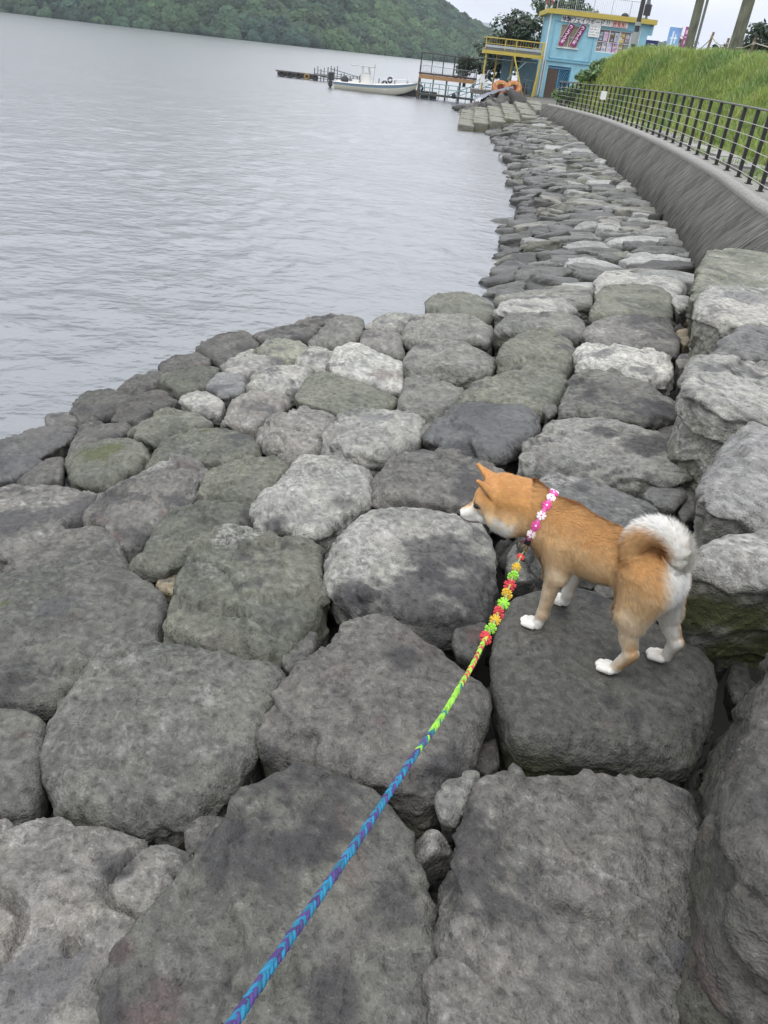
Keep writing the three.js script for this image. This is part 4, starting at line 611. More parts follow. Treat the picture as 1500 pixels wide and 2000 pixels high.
// ------------------------------------------------------------------ lettering drawn stroke by stroke (no font here holds these characters); each glyph lives in a 10 x 10 box
const GLYPH = {
  体: ['3 0 0 5', '2 3 2 10', '3 3 10 3', '6.5 0 6.5 10', '6 3.5 3.2 7.5', '7 3.5 10 7.5', '4.8 7.6 8.2 7.6'], 験: ['0.5 0.5 4 0.5', '0.6 0.5 0.6 5', '0.6 2 4 2', '0.6 3.5 4 3.5', '2.3 0.5 2.3 5', '0.6 5 4.3 5 4 9 3 9.6', '0.4 7 0.2 9', '1.4 7 1.6 8.6', '2.5 7 2.9 8.3', '7.3 0 4.8 3.4', '7.3 0 10 3.4', '6 3.4 8.8 3.4', '5.4 4.8 9.4 4.8 9.4 6.8 5.4 6.8 5.4 4.8', '7.4 3.4 7.4 7 5 10', '7.4 7 10 10'],
  ウ: ['5 0 5 2', '1 5 1 2 9 2 8.4 5.5 6.5 8.4 3.5 10'], ェ: ['2 4 8 4', '5 4 5 9.4', '1 9.4 9 9.4'], イ: ['8.5 0.4 5 4 0.8 6.4', '5.4 3.6 5.4 10'], ク: ['4 0 3 3 0.8 5.4', '3.6 2 9 2 8 6 5.4 8.8 2.4 10'], ボ: ['0.5 3 8 3', '4.2 0.5 4.2 9.4 3 9', '2 5 0.4 8', '6.4 5 8 8', '8.4 0 9 1.4', '9.6 0 10 1.2'], ー: ['0.5 5 9.5 5'], ド: ['3 0.4 3 10', '3 4 8 6.4', '6.6 1 7.4 2.6', '8.4 0.4 9.2 2'], '!': ['5 0 5 6.6', '5 8.8 5 9.8'],
  フ: ['1 1.4 9 1.4 8.2 5.4 5.6 8.4 2.6 10'], ラ: ['2 1 8 1', '1 4 9 4 8 7.4 3 10'], カ: ['1 3 9 3 8.6 8.6 7 9.6', '4.6 0.4 4 5.6 1 9.6'], ヌ: ['1.4 1.4 8.6 1.4 7 6 1 9.8', '2.8 4.4 8.8 8.8'], ト: ['3.4 0.4 3.4 10', '3.4 4 8.4 6.6'], バ: ['3 2 2 6 0.6 9', '6 2 7.6 5 8.6 9', '8 0 8.6 1.4', '9.4 0 10 1.2'], ナ: ['0.6 3.4 9.4 3.4', '5.4 0.4 5 6 2 9.8'], S: ['8 2 5 0.6 2.4 2 3 4.4 7 5.6 8 8 5 9.6 2 8.2'], U: ['2 0.6 2 7.4 5 9.6 8 7.4 8 0.6'], P: ['2.4 10 2.4 0.6 7 0.8 8 3 7 5.4 2.4 5.4'], '・': ['4.6 5 5.4 5'],
  遊: ['0.8 1 2 2.4', '0.4 4.4 2.2 4.4 2 8 0.4 9', '1 8.4 4 9.8 10 9.8', '4.6 0.4 4.6 2', '3 2 6 2', '4.2 2 3 7.6', '4 4 5.8 4 5.4 7.4', '7.4 0.4 6.4 3', '7 1.8 9.8 1.8', '6.6 3.6 9.2 3.6 8 5', '8 5 8 8', '6.4 6 9.8 6'], 覧: ['1 0.6 1 4', '1 0.6 4.6 0.6', '1 2.2 4.6 2.2', '1 4 4.6 4', '6.2 0 5.4 2.4', '6 1.4 9.4 1.4', '6.4 3.2 8.8 3.2', '2.4 5 7.6 5 7.6 8 2.4 8 2.4 5', '2.4 6.4 7.6 6.4', '4 8 1 10', '6 8 6 9.8 9.6 9.8 9.6 8.8'], 船: ['2.4 0 1.6 1.6', '0.8 1.6 4 1.6 4 9.8', '0.8 1.6 0.6 9.8', '0.6 5 4.6 5', '2.2 2.8 2.6 4', '2.2 6.2 2.6 8', '6.4 0.6 5.2 4', '8.2 0.6 10 4', '5.8 5.8 9.4 5.8 9.4 9.8 5.8 9.8 5.8 5.8'],
};
function write(ctx, text, x, y, s, w, color, vertical) {
  ctx.strokeStyle = color; ctx.lineWidth = w; ctx.lineCap = 'round'; ctx.lineJoin = 'round';
  [...text].forEach((ch, i) => { const X = x + (vertical ? 0 : i * s * 1.12), Y = y + (vertical ? i * s * 1.12 : 0); for (const st of GLYPH[ch] ?? []) { const p = st.split(' ').map(Number); ctx.beginPath(); for (let k = 0; k < p.length; k += 2) { const q = [X + p[k] * s / 10, Y + p[k + 1] * s / 10]; if (k) ctx.lineTo(...q); else ctx.moveTo(...q); } ctx.stroke(); } });
}
function print(w, h, draw) { const c = document.createElement('canvas'); c.width = w; c.height = h; const x = c.getContext('2d'); draw(x, w, h); const t = new THREE.CanvasTexture(c); t.colorSpace = THREE.SRGBColorSpace; return new THREE.MeshStandardMaterial({ map: t, roughness: 0.65, side: THREE.DoubleSide }); }
const wear = tileNoise(512, 6, 201, 5), wearMap = mapOf(512, (i) => { const v = 0.86 + 0.16 * wear[i]; return [v, v, v]; });
const painted = (r, g, b, rough = 0.6) => new THREE.MeshStandardMaterial({ color: lin(r, g, b), map: wearMap, roughness: rough });
const BLUE = painted(0.29, 0.57, 0.68), BLUE2 = painted(0.22, 0.46, 0.58), YEL = painted(0.52, 0.41, 0.08), YEL2 = painted(0.42, 0.27, 0.05), WHITE = painted(0.75, 0.75, 0.72), DARK = std(0.03, 0.03, 0.032, 0.6), STEEL = std(0.12, 0.14, 0.15, 0.5), TURQ = painted(0.2, 0.36, 0.36), RUST = painted(0.14, 0.07, 0.04), WOOD = painted(0.22, 0.16, 0.1, 0.85);

// ------------------------------------------------------------------ the blue boat house
{
  const X0 = 7.25, X1 = 13.6, Z = -60, Y0 = 1.1, Y1 = 5.9, D = 4.6;
  const h = thing('boat_house', 'light blue flat-roofed boat hire house with yellow cornice and signs', 'building', [X0, Y0, Z]), o = (x, y) => [x - X0, y - Y0];
  const s = new THREE.Shape(); s.moveTo(0, 0); s.lineTo(X1 - X0, 0); s.lineTo(X1 - X0, Y1 - Y0); s.lineTo(0, Y1 - Y0); s.closePath();
  const hole = (x0, x1, y0, y1) => { const p = new THREE.Path(), [a, b] = o(x0, y0), [c, d] = o(x1, y1); p.moveTo(a, b); p.lineTo(a, d); p.lineTo(c, d); p.lineTo(c, b); p.closePath(); s.holes.push(p); };
  hole(7.93, 9.2, 4.12, 5.4); hole(10.4, 12.6, 4.08, 5.38); hole(7.56, 9.1, 1.12, 3.02);
  const front = new THREE.ExtrudeGeometry(s, { depth: 0.22, bevelEnabled: false }); front.translate(0, 0, -0.22); { const u = front.attributes.uv; for (let i = 0; i < u.count; i++) u.setXY(i, u.getX(i) * 0.3, u.getY(i) * 0.3); }
  const W = X1 - X0, H = Y1 - Y0;
  mesh('wall', [front, box(0.2, H, D - 0.22, 0.1, H / 2, -0.22 - (D - 0.22) / 2), box(0.2, H, D - 0.22, W - 0.1, H / 2, -0.22 - (D - 0.22) / 2), box(W - 0.4, H, 0.2, W / 2, H / 2, -D + 0.1)], BLUE, h);
  mesh('roof', box(W - 0.42, 0.12, D - 0.44, W / 2, H - 0.1, -D / 2), std(0.2, 0.2, 0.2), h);
  mesh('upper_floor', box(W - 0.44, 0.12, D - 0.44, W / 2, 2.2, -D / 2), std(0.1, 0.1, 0.1), h);
  const cor = mesh('cornice', [box(W + 0.75, 0.27, 0.5, W / 2 - 0.02, H + 0.135, 0.1), box(0.45, 0.27, D, -0.17, H + 0.135, -D / 2 - 0.15), box(0.45, 0.27, D, W + 0.13, H + 0.135, -D / 2 - 0.15)], YEL, h);
  mesh('trim', [box(2.75, 0.05, 0.05, 1.58, 4.46, 0.024), box(0.05, 2.1, 0.05, 0.23, 3.38, 0.024), box(0.05, 2.1, 0.05, 2.92, 3.38, 0.024), box(2.75, 0.05, 0.05, 1.58, 2.36, 0.024), box(W + 0.02, 0.07, 0.09, W / 2, 2.22, 0.043)], BLUE2, h);
  mesh('side_frame', box(2.3, 0.05, 0.05, 4.25, 4.36, 0.024), BLUE2, h);
  mesh('eave_block', box(0.35, 0.55, 0.5, W + 0.12, H - 0.3, -0.32), BLUE, h);
  // left window with a cross bar and a drawn beige blind
  const w1 = mesh('window', [box(1.27, 0.05, 0.08, 1.315, 3.045, -0.1), box(1.27, 0.05, 0.08, 1.315, 4.275, -0.1), box(0.05, 1.18, 0.08, 0.705, 3.66, -0.1), box(0.05, 1.18, 0.08, 1.925, 3.66, -0.1), box(0.05, 1.18, 0.06, 1.315, 3.66, -0.1), box(1.17, 0.04, 0.05, 1.315, 3.62, -0.1)], WHITE, h);
  mesh('blind', box(1.17, 1.18, 0.01, 1.315, 3.66, -0.16), painted(0.42, 0.37, 0.25), w1);
  mesh('sill', box(1.4, 0.05, 0.14, 1.315, 2.99, 0.03), WHITE, h);
  // right window full of posters
  const w2 = mesh('window', [box(2.2, 0.06, 0.08, 4.25, 3.01, -0.1), box(2.2, 0.05, 0.08, 4.25, 4.255, -0.1), box(0.06, 1.2, 0.08, 3.18, 3.63, -0.1), box(0.06, 1.2, 0.08, 5.32, 3.63, -0.1), box(0.06, 1.2, 0.07, 3.92, 3.63, -0.1), box(0.06, 1.2, 0.07, 4.6, 3.63, -0.1), box(2.08, 0.035, 0.06, 4.25, 3.58, -0.105)], WHITE, h);
  const hues = ['#5f86a8', '#cfa8c8', '#6b4a35', '#b9c4d6', '#d3b23a', '#8a7f78', '#6d6666', '#b7b9c9', '#c8c0d8', '#d0a6d0', '#a8913e', '#77807a', '#4f5a66', '#d7d2c8'], R = rng(7);
  for (let r = 0; r < 2; r++) for (let k = 0; k < 6; k++) { const px = 3.36 + k * 0.345 + (k > 1 ? 0.03 : 0) + (k > 3 ? 0.02 : 0), hh = 0.46 + 0.08 * R(), hue = hues[(r * 6 + k) % 14]; mesh('poster', box(0.29, hh, 0.008, px, r ? 3.3 : 3.9, -0.15), print(64, 96, (x) => { x.fillStyle = hue; x.fillRect(0, 0, 64, 96); for (let i = 0; i < 9; i++) { x.fillStyle = hues[Math.floor(R() * 14)]; x.fillRect(R() * 50, R() * 84, 6 + R() * 26, 4 + R() * 16); } x.fillStyle = 'rgba(250,250,250,.75)'; x.fillRect(6, 6 + R() * 60, 50, 8); }), w2); }
  mesh('pane', [box(2.08, 1.2, 0.006, 4.25, 3.63, -0.128)], new THREE.MeshPhysicalMaterial({ color: 0xffffff, roughness: 0.05, transmission: 1, thickness: 0 }), w2);
  mesh('room_shade', box(2.2, 1.3, 0.02, 4.25, 3.63, -0.24), std(0.05, 0.045, 0.04), h);
  // door and lattice gate
  const d = mesh('door', box(0.74, 1.8, 0.06, 0.69, 0.92, -0.14), painted(0.1, 0.065, 0.045), h); mesh('handle', box(0.03, 0.16, 0.05, 0.98, 0.92, -0.09), STEEL, d);
  mesh('lintel', box(1.54, 0.12, 0.1, 1.08, 1.82, -0.12), painted(0.1, 0.26, 0.42), h);
  const gl = [box(0.05, 1.72, 0.05, 1.1, 0.88, -0.1), box(0.05, 1.72, 0.05, 1.82, 0.88, -0.1)]; for (let k = -6; k < 12; k++) { const a = k * 0.16; const seg = (x0, y0, x1, y1) => gl.push(bar([x0, y0, -0.1], [x1, y1, -0.1], 0.014, 4)); const y0 = Math.max(0.03, a), x0 = 1.1 + (y0 - a), x1 = Math.min(1.82, 1.1 + 1.72 - a); if (x1 > x0 + 0.02) { seg(x0, y0, x1, a + x1 - 1.1); seg(2.92 - x0, y0, 2.92 - x1, a + x1 - 1.1); } }
  mesh('lattice_gate', gl, painted(0.1, 0.35, 0.55), h);
  mesh('passage', box(1.5, 1.9, 0.02, 1.08, 0.95, -0.45), std(0.03, 0.05, 0.07), h);
  mesh('drainpipe', [bar([-0.09, 0.1, 0.05], [-0.09, H, 0.05], 0.05), bar([0.06, 0.1, 0.08], [0.06, 2.2, 0.08], 0.035)], WHITE, h);
  mesh('conduit', [bar([5.85, 2.6, 0.03], [5.85, H - 0.1, 0.03], 0.03), bar([5.45, 3.85, 0.02], [5.85, 3.85, 0.02], 0.02)], WHITE, h);
  mesh('meter_box', box(0.2, 0.42, 0.16, 5.62, 3.55, 0.082), std(0.16, 0.14, 0.11), h);
  mesh('vent_box', box(0.24, 0.3, 0.12, 5.42, 2.9, 0.062), std(0.5, 0.45, 0.25), h);
  // roof railing
  const rl = []; for (let k = 0; k <= 5; k++) rl.push(bar([0.2 + k * 1.18, H + 0.25, -0.1], [0.2 + k * 1.18, H + 1.15, -0.1], 0.022)); rl.push(bar([0.2, H + 1.15, -0.1], [6.1, H + 1.15, -0.1], 0.02), bar([0.2, H + 0.32, -0.1], [6.1, H + 0.32, -0.1], 0.014)); mesh('roof_railing', rl, std(0.4, 0.42, 0.44, 0.5), h);
  const bl = []; for (let k = 0; k < 48; k++) bl.push(bar([0.25 + k * 0.124, H + 0.32, -0.1], [0.25 + k * 0.124, H + 1.15, -0.1], 0.007, 4)); stuff(mesh('railing_bars', bl, std(0.4, 0.42, 0.44, 0.5), h));
  // signs and things on the house
  const sg = thing('name_sign', 'long white sign with large dark characters under the yellow cornice', 'sign', [10.02, 5.71, Z + 0.09]);
  mesh('board', box(4.35, 0.35, 0.05), WHITE, sg); const f = new THREE.PlaneGeometry(4.33, 0.33); f.translate(0, 0, 0.0275);
  mesh('lettering', f, print(1440, 110, (x) => { x.fillStyle = '#dcdcda'; x.fillRect(0, 0, 1440, 110); write(x, '体験ウェイクボード', 12, 10, 92, 13, '#1c2440'); write(x, '!', 945, 10, 80, 13, '#1c2440'); write(x, '!', 990, 10, 80, 13, '#1c2440'); x.fillStyle = '#e9e2e0'; x.fillRect(1090, 6, 340, 98); write(x, '遊覧船', 1105, 12, 88, 11, '#b2402e'); x.strokeStyle = '#b2402e'; x.lineWidth = 4; x.strokeRect(1092, 8, 336, 94); }), sg);
  const ps = thing('activity_sign', 'square white sign listing four activities between the two windows', 'sign', [10.1, 5.2, Z + 0.09]);
  mesh('board', box(0.74, 0.66, 0.04), WHITE, ps); const f2 = new THREE.PlaneGeometry(0.72, 0.64); f2.translate(0, 0, 0.0225);
  mesh('lettering', f2, print(360, 320, (x) => { x.fillStyle = '#e3e3e0'; x.fillRect(0, 0, 360, 320); ['フライボード', 'カヌーボート', 'SUP・カヌー', 'バナナボート'].forEach((t, i) => write(x, t, 16, 16 + i * 76, 48, 7, '#30343c')); }), ps);
  for (const [px, label] of [[8.35, 'slanted purple banner with white characters on the left half of the beige window'], [9.12, 'slanted purple banner with white characters on the right edge of the beige window']]) {
    const b = thing('banner', label, 'banner', [px, 4.85, Z + 0.12]); b.rotation.z = -0.42; const bg = new THREE.PlaneGeometry(0.36, 1.36, 4, 10), bp = bg.attributes.position; for (let i = 0; i < bp.count; i++) bp.setZ(i, 0.03 * Math.sin(bp.getY(i) * 5 + bp.getX(i) * 6));
    mesh('cloth', bg, print(96, 360, (x) => { x.fillStyle = '#6d1c4e'; x.fillRect(0, 0, 96, 360); x.fillStyle = '#8b2a66'; x.fillRect(0, 300, 96, 60); write(x, 'ウェイクボ', 20, 26, 54, 11, '#e6cfe0', true); }), b); mesh('pole', bar([-0.2, -0.72, 0.01], [-0.2, 0.72, 0.01], 0.012), WHITE, b); mesh('top_rod', bar([-0.2, 0.68, 0.01], [0.18, 0.68, 0.01], 0.01), WHITE, b);
  }
  const ls = thing('loudspeaker', 'dark box loudspeaker standing on the right end of the roof', 'loudspeaker', [13.25, 6.17, Z - 0.1]); mesh('cabinet', box(0.42, 0.6, 0.35, 0, 0.5, 0, 0, -0.3, 0), DARK, ls); mesh('stand', [bar([0, 0, 0], [0, 0.2, 0], 0.06), box(0.4, 0.03, 0.3, 0, 0.015, 0)], STEEL, ls); mesh('horn', box(0.2, 0.3, 0.2, -0.05, 0.95, 0), STEEL, ls);
  const dm = thing('roof_vent', 'small dark domed vent on the cornice', 'vent', [11.9, 6.17, Z - 0.1]); mesh('hood', ball(0.2, 0, 0.06, 0, 1.2, 0.8, 1), DARK, dm); mesh('neck', bar([0, 0, 0], [0, 0.08, 0], 0.1), STEEL, dm);
  const mast = thing('lattice_mast', 'red and white lattice mast behind the left end of the roof', 'mast', [7.6, 1.1, Z - 6]); const mr = [], mw = []; for (let k = 0; k < 16; k++) { const y = k * 0.7, q = k % 4 < 2 ? mr : mw; for (const [a, b] of [[-0.2, -0.2], [0.2, -0.2], [0.2, 0.2], [-0.2, 0.2]]) { q.push(bar([a, y, b], [a, y + 0.7, b], 0.025, 4)); q.push(bar([a, y, b], [-b, y + 0.7, a], 0.015, 4)); } } mesh('red_section', mr, painted(0.4, 0.09, 0.07), mast); mesh('white_section', mw, WHITE, mast);
  const an = thing('antenna', 'thin television antenna at the left corner of the roof', 'antenna', [7.0, 6.0, Z - 1]); mesh('mast_tube', bar([0, 0, 0], [0, 1.0, 0], 0.02), STEEL, an); mesh('elements', [bar([-0.7, 0.55, 0], [0.3, 0.5, 0], 0.012, 4), bar([-0.5, 0.54, -0.25], [-0.5, 0.54, 0.25], 0.01, 4), bar([-0.2, 0.53, -0.3], [-0.2, 0.53, 0.3], 0.01, 4)], STEEL, an);
}
// ------------------------------------------------------------------ yellow terrace on posts
{
  const X0 = 3.1, X1 = 6.85, Z = -58, t = thing('terrace', 'yellow painted steel terrace on posts beside the blue house', 'terrace', [X0, 1.05, Z]), W = X1 - X0;
  mesh('deck', box(W, 0.1, 3.4, W / 2, 2.52, -1.75), painted(0.25, 0.27, 0.27), t); mesh('fascia', [box(W + 0.1, 0.2, 0.1, W / 2, 2.34, -0.02), box(0.1, 0.2, 3.3, 0.03, 2.34, -1.72)], YEL, t); mesh('edge_board', box(W, 0.14, 0.05, W / 2, 2.66, 0), painted(0.42, 0.46, 0.46), t);
  for (const x of [0.12, 0.9, 1.95, W - 0.1]) mesh('post', bar([x, -0.3, x > 0.5 && x < 2.5 ? -1.2 : -0.15], [x, 2.3, x > 0.5 && x < 2.5 ? -1.2 : -0.15], 0.055, 8), x > 0.5 && x < 1 ? YEL2 : YEL, t);
  mesh('brace', bar([1.9, 2.3, 0.02], [3.0, -0.35, 0.25], 0.055, 8), YEL, t); mesh('brace', bar([1.7, 0.9, -0.1], [2.75, 2.0, -0.1], 0.035, 8), TURQ, t); mesh('tie_rail', bar([-0.6, 1.95, -0.1], [W - 0.3, 2.0, -0.1], 0.03), STEEL, t);
  const hr = [bar([0, 3.12, 0], [W, 3.12, 0], 0.035), bar([0, 2.8, 0], [W, 2.8, 0], 0.02), bar([0, 3.12, 0], [0, 3.12, -3.4], 0.03)]; for (const x of [0, 1.25, 1.95, W - 0.12]) hr.push(bar([x, 2.5, 0], [x, 3.14, 0], 0.035)); mesh('handrail', hr, YEL, t);
  for (let k = 1; k < 22; k++) mesh('baluster', bar([k * 0.17, 2.6, 0], [k * 0.17, 3.1, 0], 0.013, 4), painted(0.3, 0.17, 0.05), t);
  mesh('tall_post', bar([W - 0.28, -0.1, 0.15], [W - 0.05, 3.15, 0.12], 0.065, 8), YEL, t);
  mesh('back_wall', [box(1.2, 2.2, 0.08, W - 0.5, 1.1, -3.0), box(0.8, 2.2, 0.08, W - 1.9, 1.1, -3.2)], painted(0.16, 0.27, 0.33), t); mesh('ledge', box(W + 0.6, 0.25, 2.6, W / 2 - 0.2, 0.02, -1.3), painted(0.16, 0.155, 0.14), t);
  mesh('bench', [box(0.7, 0.06, 0.35, W - 0.5, 1.0, -0.5), box(0.06, 0.9, 0.3, W - 0.75, 0.55, -0.5), box(0.06, 0.9, 0.3, W - 0.25, 0.55, -0.5), box(0.7, 0.05, 0.35, W - 0.5, 0.55, -0.5)], STEEL, t);
  // orange towing ring with two seats
  const r = thing('towable_tube', 'orange inflatable towing tube with two round seats under the terrace', 'inflatable', [4.85, 1.48, Z + 0.35]); const or = painted(0.5, 0.19, 0.075, 0.5);
  for (const s of [-1, 1]) { const g = new THREE.TorusGeometry(0.31, 0.16, 10, 20); g.scale(1.2, 1, 1); g.rotateX(-0.35); g.translate(s * 0.42, 0.03 * s, 0); mesh('ring', g, or, r); mesh('seat', ball(0.2, s * 0.42, 0.03 * s, -0.05, 1.2, 1, 0.3), painted(0.2, 0.05, 0.03), r); const sk = []; for (let k = 0; k < 5; k++) { const a = k * 1.25; sk.push(box(0.09, 0.13, 0.02, s * 0.42 + 0.36 * Math.cos(a), 0.03 * s + 0.3 * Math.sin(a), 0.16, -0.35)); } mesh('patch', sk, painted(0.55, 0.35, 0.08), r); }
  mesh('strap', [bar([-0.9, 0.2, 0.05], [0.9, 0.28, 0.05], 0.025)], YEL, r);
  const c = thing('plastic_chair', 'white plastic chair on the terrace ledge by the left post', 'chair', [3.35, 1.2, Z + 0.1], 0.8); mesh('seat', box(0.4, 0.04, 0.4, 0, 0.42, 0), WHITE, c); mesh('backrest', box(0.4, 0.45, 0.04, 0, 0.68, -0.2, -0.2), WHITE, c); for (const a of [-1, 1]) for (const b of [-1, 1]) mesh('leg', bar([a * 0.17, 0, b * 0.17], [a * 0.17, 0.41, b * 0.17], 0.02), WHITE, c);
  const bu = thing('float', 'small orange float on the stones below the terrace', 'float', [5.3, 0.9, Z + 1.6]); mesh('shell', ball(0.16, 0, 0.1, 0, 1, 0.9, 1), painted(0.55, 0.22, 0.12), bu); mesh('eyelet', bar([0, 0.22, 0], [0, 0.29, 0], 0.03), DARK, bu);
}
// ------------------------------------------------------------------ pier platform, pontoon, jetty
{
  const Z = -66, p = thing('pier_platform', 'rusty steel pier platform with dark frame and turquoise rails over the water', 'pier', [-1.1, 0, Z]);
  mesh('deck', box(4.3, 0.07, 2.4, 2.15, 1.6, -1.2), RUST, p); mesh('edge_beam', [box(4.3, 0.26, 0.08, 2.15, 1.42, 0.02)], painted(0.42, 0.24, 0.11), p); mesh('dark_edge', box(4.36, 0.12, 0.1, 2.15, 1.63, 0.025), painted(0.08, 0.05, 0.04), p);
  for (let k = 0; k < 5; k++) for (const z of [-0.1, -2.3]) mesh('pile', bar([0.1 + k * 1.02, -1.2, z], [0.1 + k * 1.02, 1.56, z], 0.05, 7), STEEL, p);
  for (let k = 0; k < 6; k++) for (const z of [-0.05, -2.3]) mesh('upright', bar([0.05 + k * 0.84, 1.6, z], [0.05 + k * 0.84, 2.95, z], 0.03, 5), std(0.06, 0.05, 0.055), p);
  const fr = [bar([0, 2.95, -0.05], [4.3, 2.9, -0.05], 0.035), bar([0, 2.95, -2.3], [4.3, 2.9, -2.3], 0.035)]; for (let k = 0; k < 9; k++) fr.push(bar([0.05 + k * 0.53, 2.96, -0.05], [0.05 + k * 0.53, 2.96, -2.3], 0.025), bar([0.05 + k * 0.53, 2.95, -0.05], [0.5 + k * 0.53, 3.05, -1.2], 0.015)); mesh('roof_frame', fr, std(0.06, 0.05, 0.055), p);
  const rr = [bar([0, 2.15, 0], [4.3, 2.1, 0], 0.02), bar([0, 1.75, 0], [4.3, 1.72, 0], 0.015)]; mesh('handrail', rr, painted(0.3, 0.33, 0.34), p); for (let k = 0; k < 34; k++) mesh('baluster', bar([k * 0.13, 1.72, 0], [k * 0.13, 2.14, 0], 0.009, 4), painted(0.3, 0.33, 0.34), p);
  mesh('lower_walk', box(4.2, 0.12, 1.0, 2.3, 0.3, 0.4), painted(0.07, 0.065, 0.06), p); const lr = [bar([0.2, 0.75, 0.85], [4.6, 0.75, 0.85], 0.03), bar([0.2, 1.05, 0.85], [4.6, 1.05, 0.85], 0.03), bar([2.3, 0.4, 0.9], [5.2, 1.7, 0.9], 0.04), bar([2.9, 0.35, 0.9], [5.4, 1.4, 0.9], 0.03)]; mesh('turquoise_rail', lr, TURQ, p); for (let k = 0; k < 7; k++) mesh('rail_post', bar([0.25 + k * 0.68, -0.3, 0.85], [0.25 + k * 0.68, 1.06, 0.85], 0.035, 6), TURQ, p);
  for (let k = 0; k < 6; k++) mesh('stair_step', box(0.5, 0.05, 0.8, 4.1 + k * 0.26, 0.35 + k * 0.21, 0.5), TURQ, p); mesh('stair_rail', [bar([3.9, 1.2, 0.95], [5.5, 2.5, 0.95], 0.03), bar([4.5, 0.5, 0.95], [4.5, 1.75, 0.95], 0.025), bar([5.0, 1.0, 0.95], [5.0, 2.1, 0.95], 0.025), bar([5.45, 1.2, 0.95], [5.45, 2.5, 0.95], 0.025)], painted(0.45, 0.48, 0.5), p);
  mesh('mooring_pile', bar([-0.02, -1, 0.9], [0.06, 1.35, 0.9], 0.06), RUST, p); mesh('fender', ball(0.16, 2.75, 0.42, 0.95, 1, 1.3, 1), DARK, p);
  const q = thing('pontoon', 'low dark floating pontoon with posts behind the moored boat', 'pontoon', [-5.9, 0, Z - 1.6]); mesh('float_body', box(6.6, 0.42, 1.3, 3.0, 0.16, 0), painted(0.06, 0.065, 0.06), q); mesh('deck', box(6.6, 0.05, 1.35, 3.0, 0.40, 0), painted(0.1, 0.1, 0.09), q); for (const x of [0.3, 1.8, 3.0, 4.0, 5.3]) mesh('post', bar([x, 0.1, 0.6], [x, 0.95, 0.6], 0.035), RUST, q); for (const x of [2.25, 5.0]) { const g = new THREE.TorusGeometry(0.17, 0.07, 8, 16); g.translate(x, 0.62, 0.72); mesh('tyre_fender', g, DARK, q); }
  const j = thing('jetty', 'old floating jetty with tyres at its far end and thin posts', 'jetty', [-13.4, 0, -76]); mesh('walkway', [box(4.3, 0.1, 1.2, 2.0, 0.42, 0), box(3.6, 0.08, 0.9, 5.6, 0.34, 0)], painted(0.13, 0.125, 0.11), j); mesh('float_body', box(3.4, 0.3, 1.0, 1.7, 0.2, 0), painted(0.06, 0.05, 0.04), j); for (let k = 0; k < 5; k++) { const g = new THREE.TorusGeometry(0.18, 0.08, 8, 14); g.translate(0.4 + k * 0.72, 0.22, 0.58); mesh('tyre', g, k === 3 ? painted(0.3, 0.2, 0.07) : DARK, j); }
  for (const [x, y] of [[3.2, 0.95], [3.75, 0.9], [4.35, 1.1], [4.9, 1.15], [5.5, 0.75], [6.3, 0.6], [6.9, 0.7]]) { mesh('post', bar([x, -0.6, 0.5], [x, y, 0.5], 0.05), STEEL, j); mesh('post', bar([x + 0.15, -0.6, -0.5], [x + 0.15, y + 0.1, -0.5], 0.04), STEEL, j); }
  mesh('rail', [bar([3.2, 0.55, 0.5], [7.2, 0.45, 0.5], 0.025), bar([3.2, 0.2, 0.5], [7.2, 0.15, 0.5], 0.03), bar([4.4, 1.0, -0.5], [6.9, 0.6, -0.5], 0.03), bar([3.35, 0.75, -0.5], [7, 0.55, -0.5], 0.02)], STEEL, j);
}
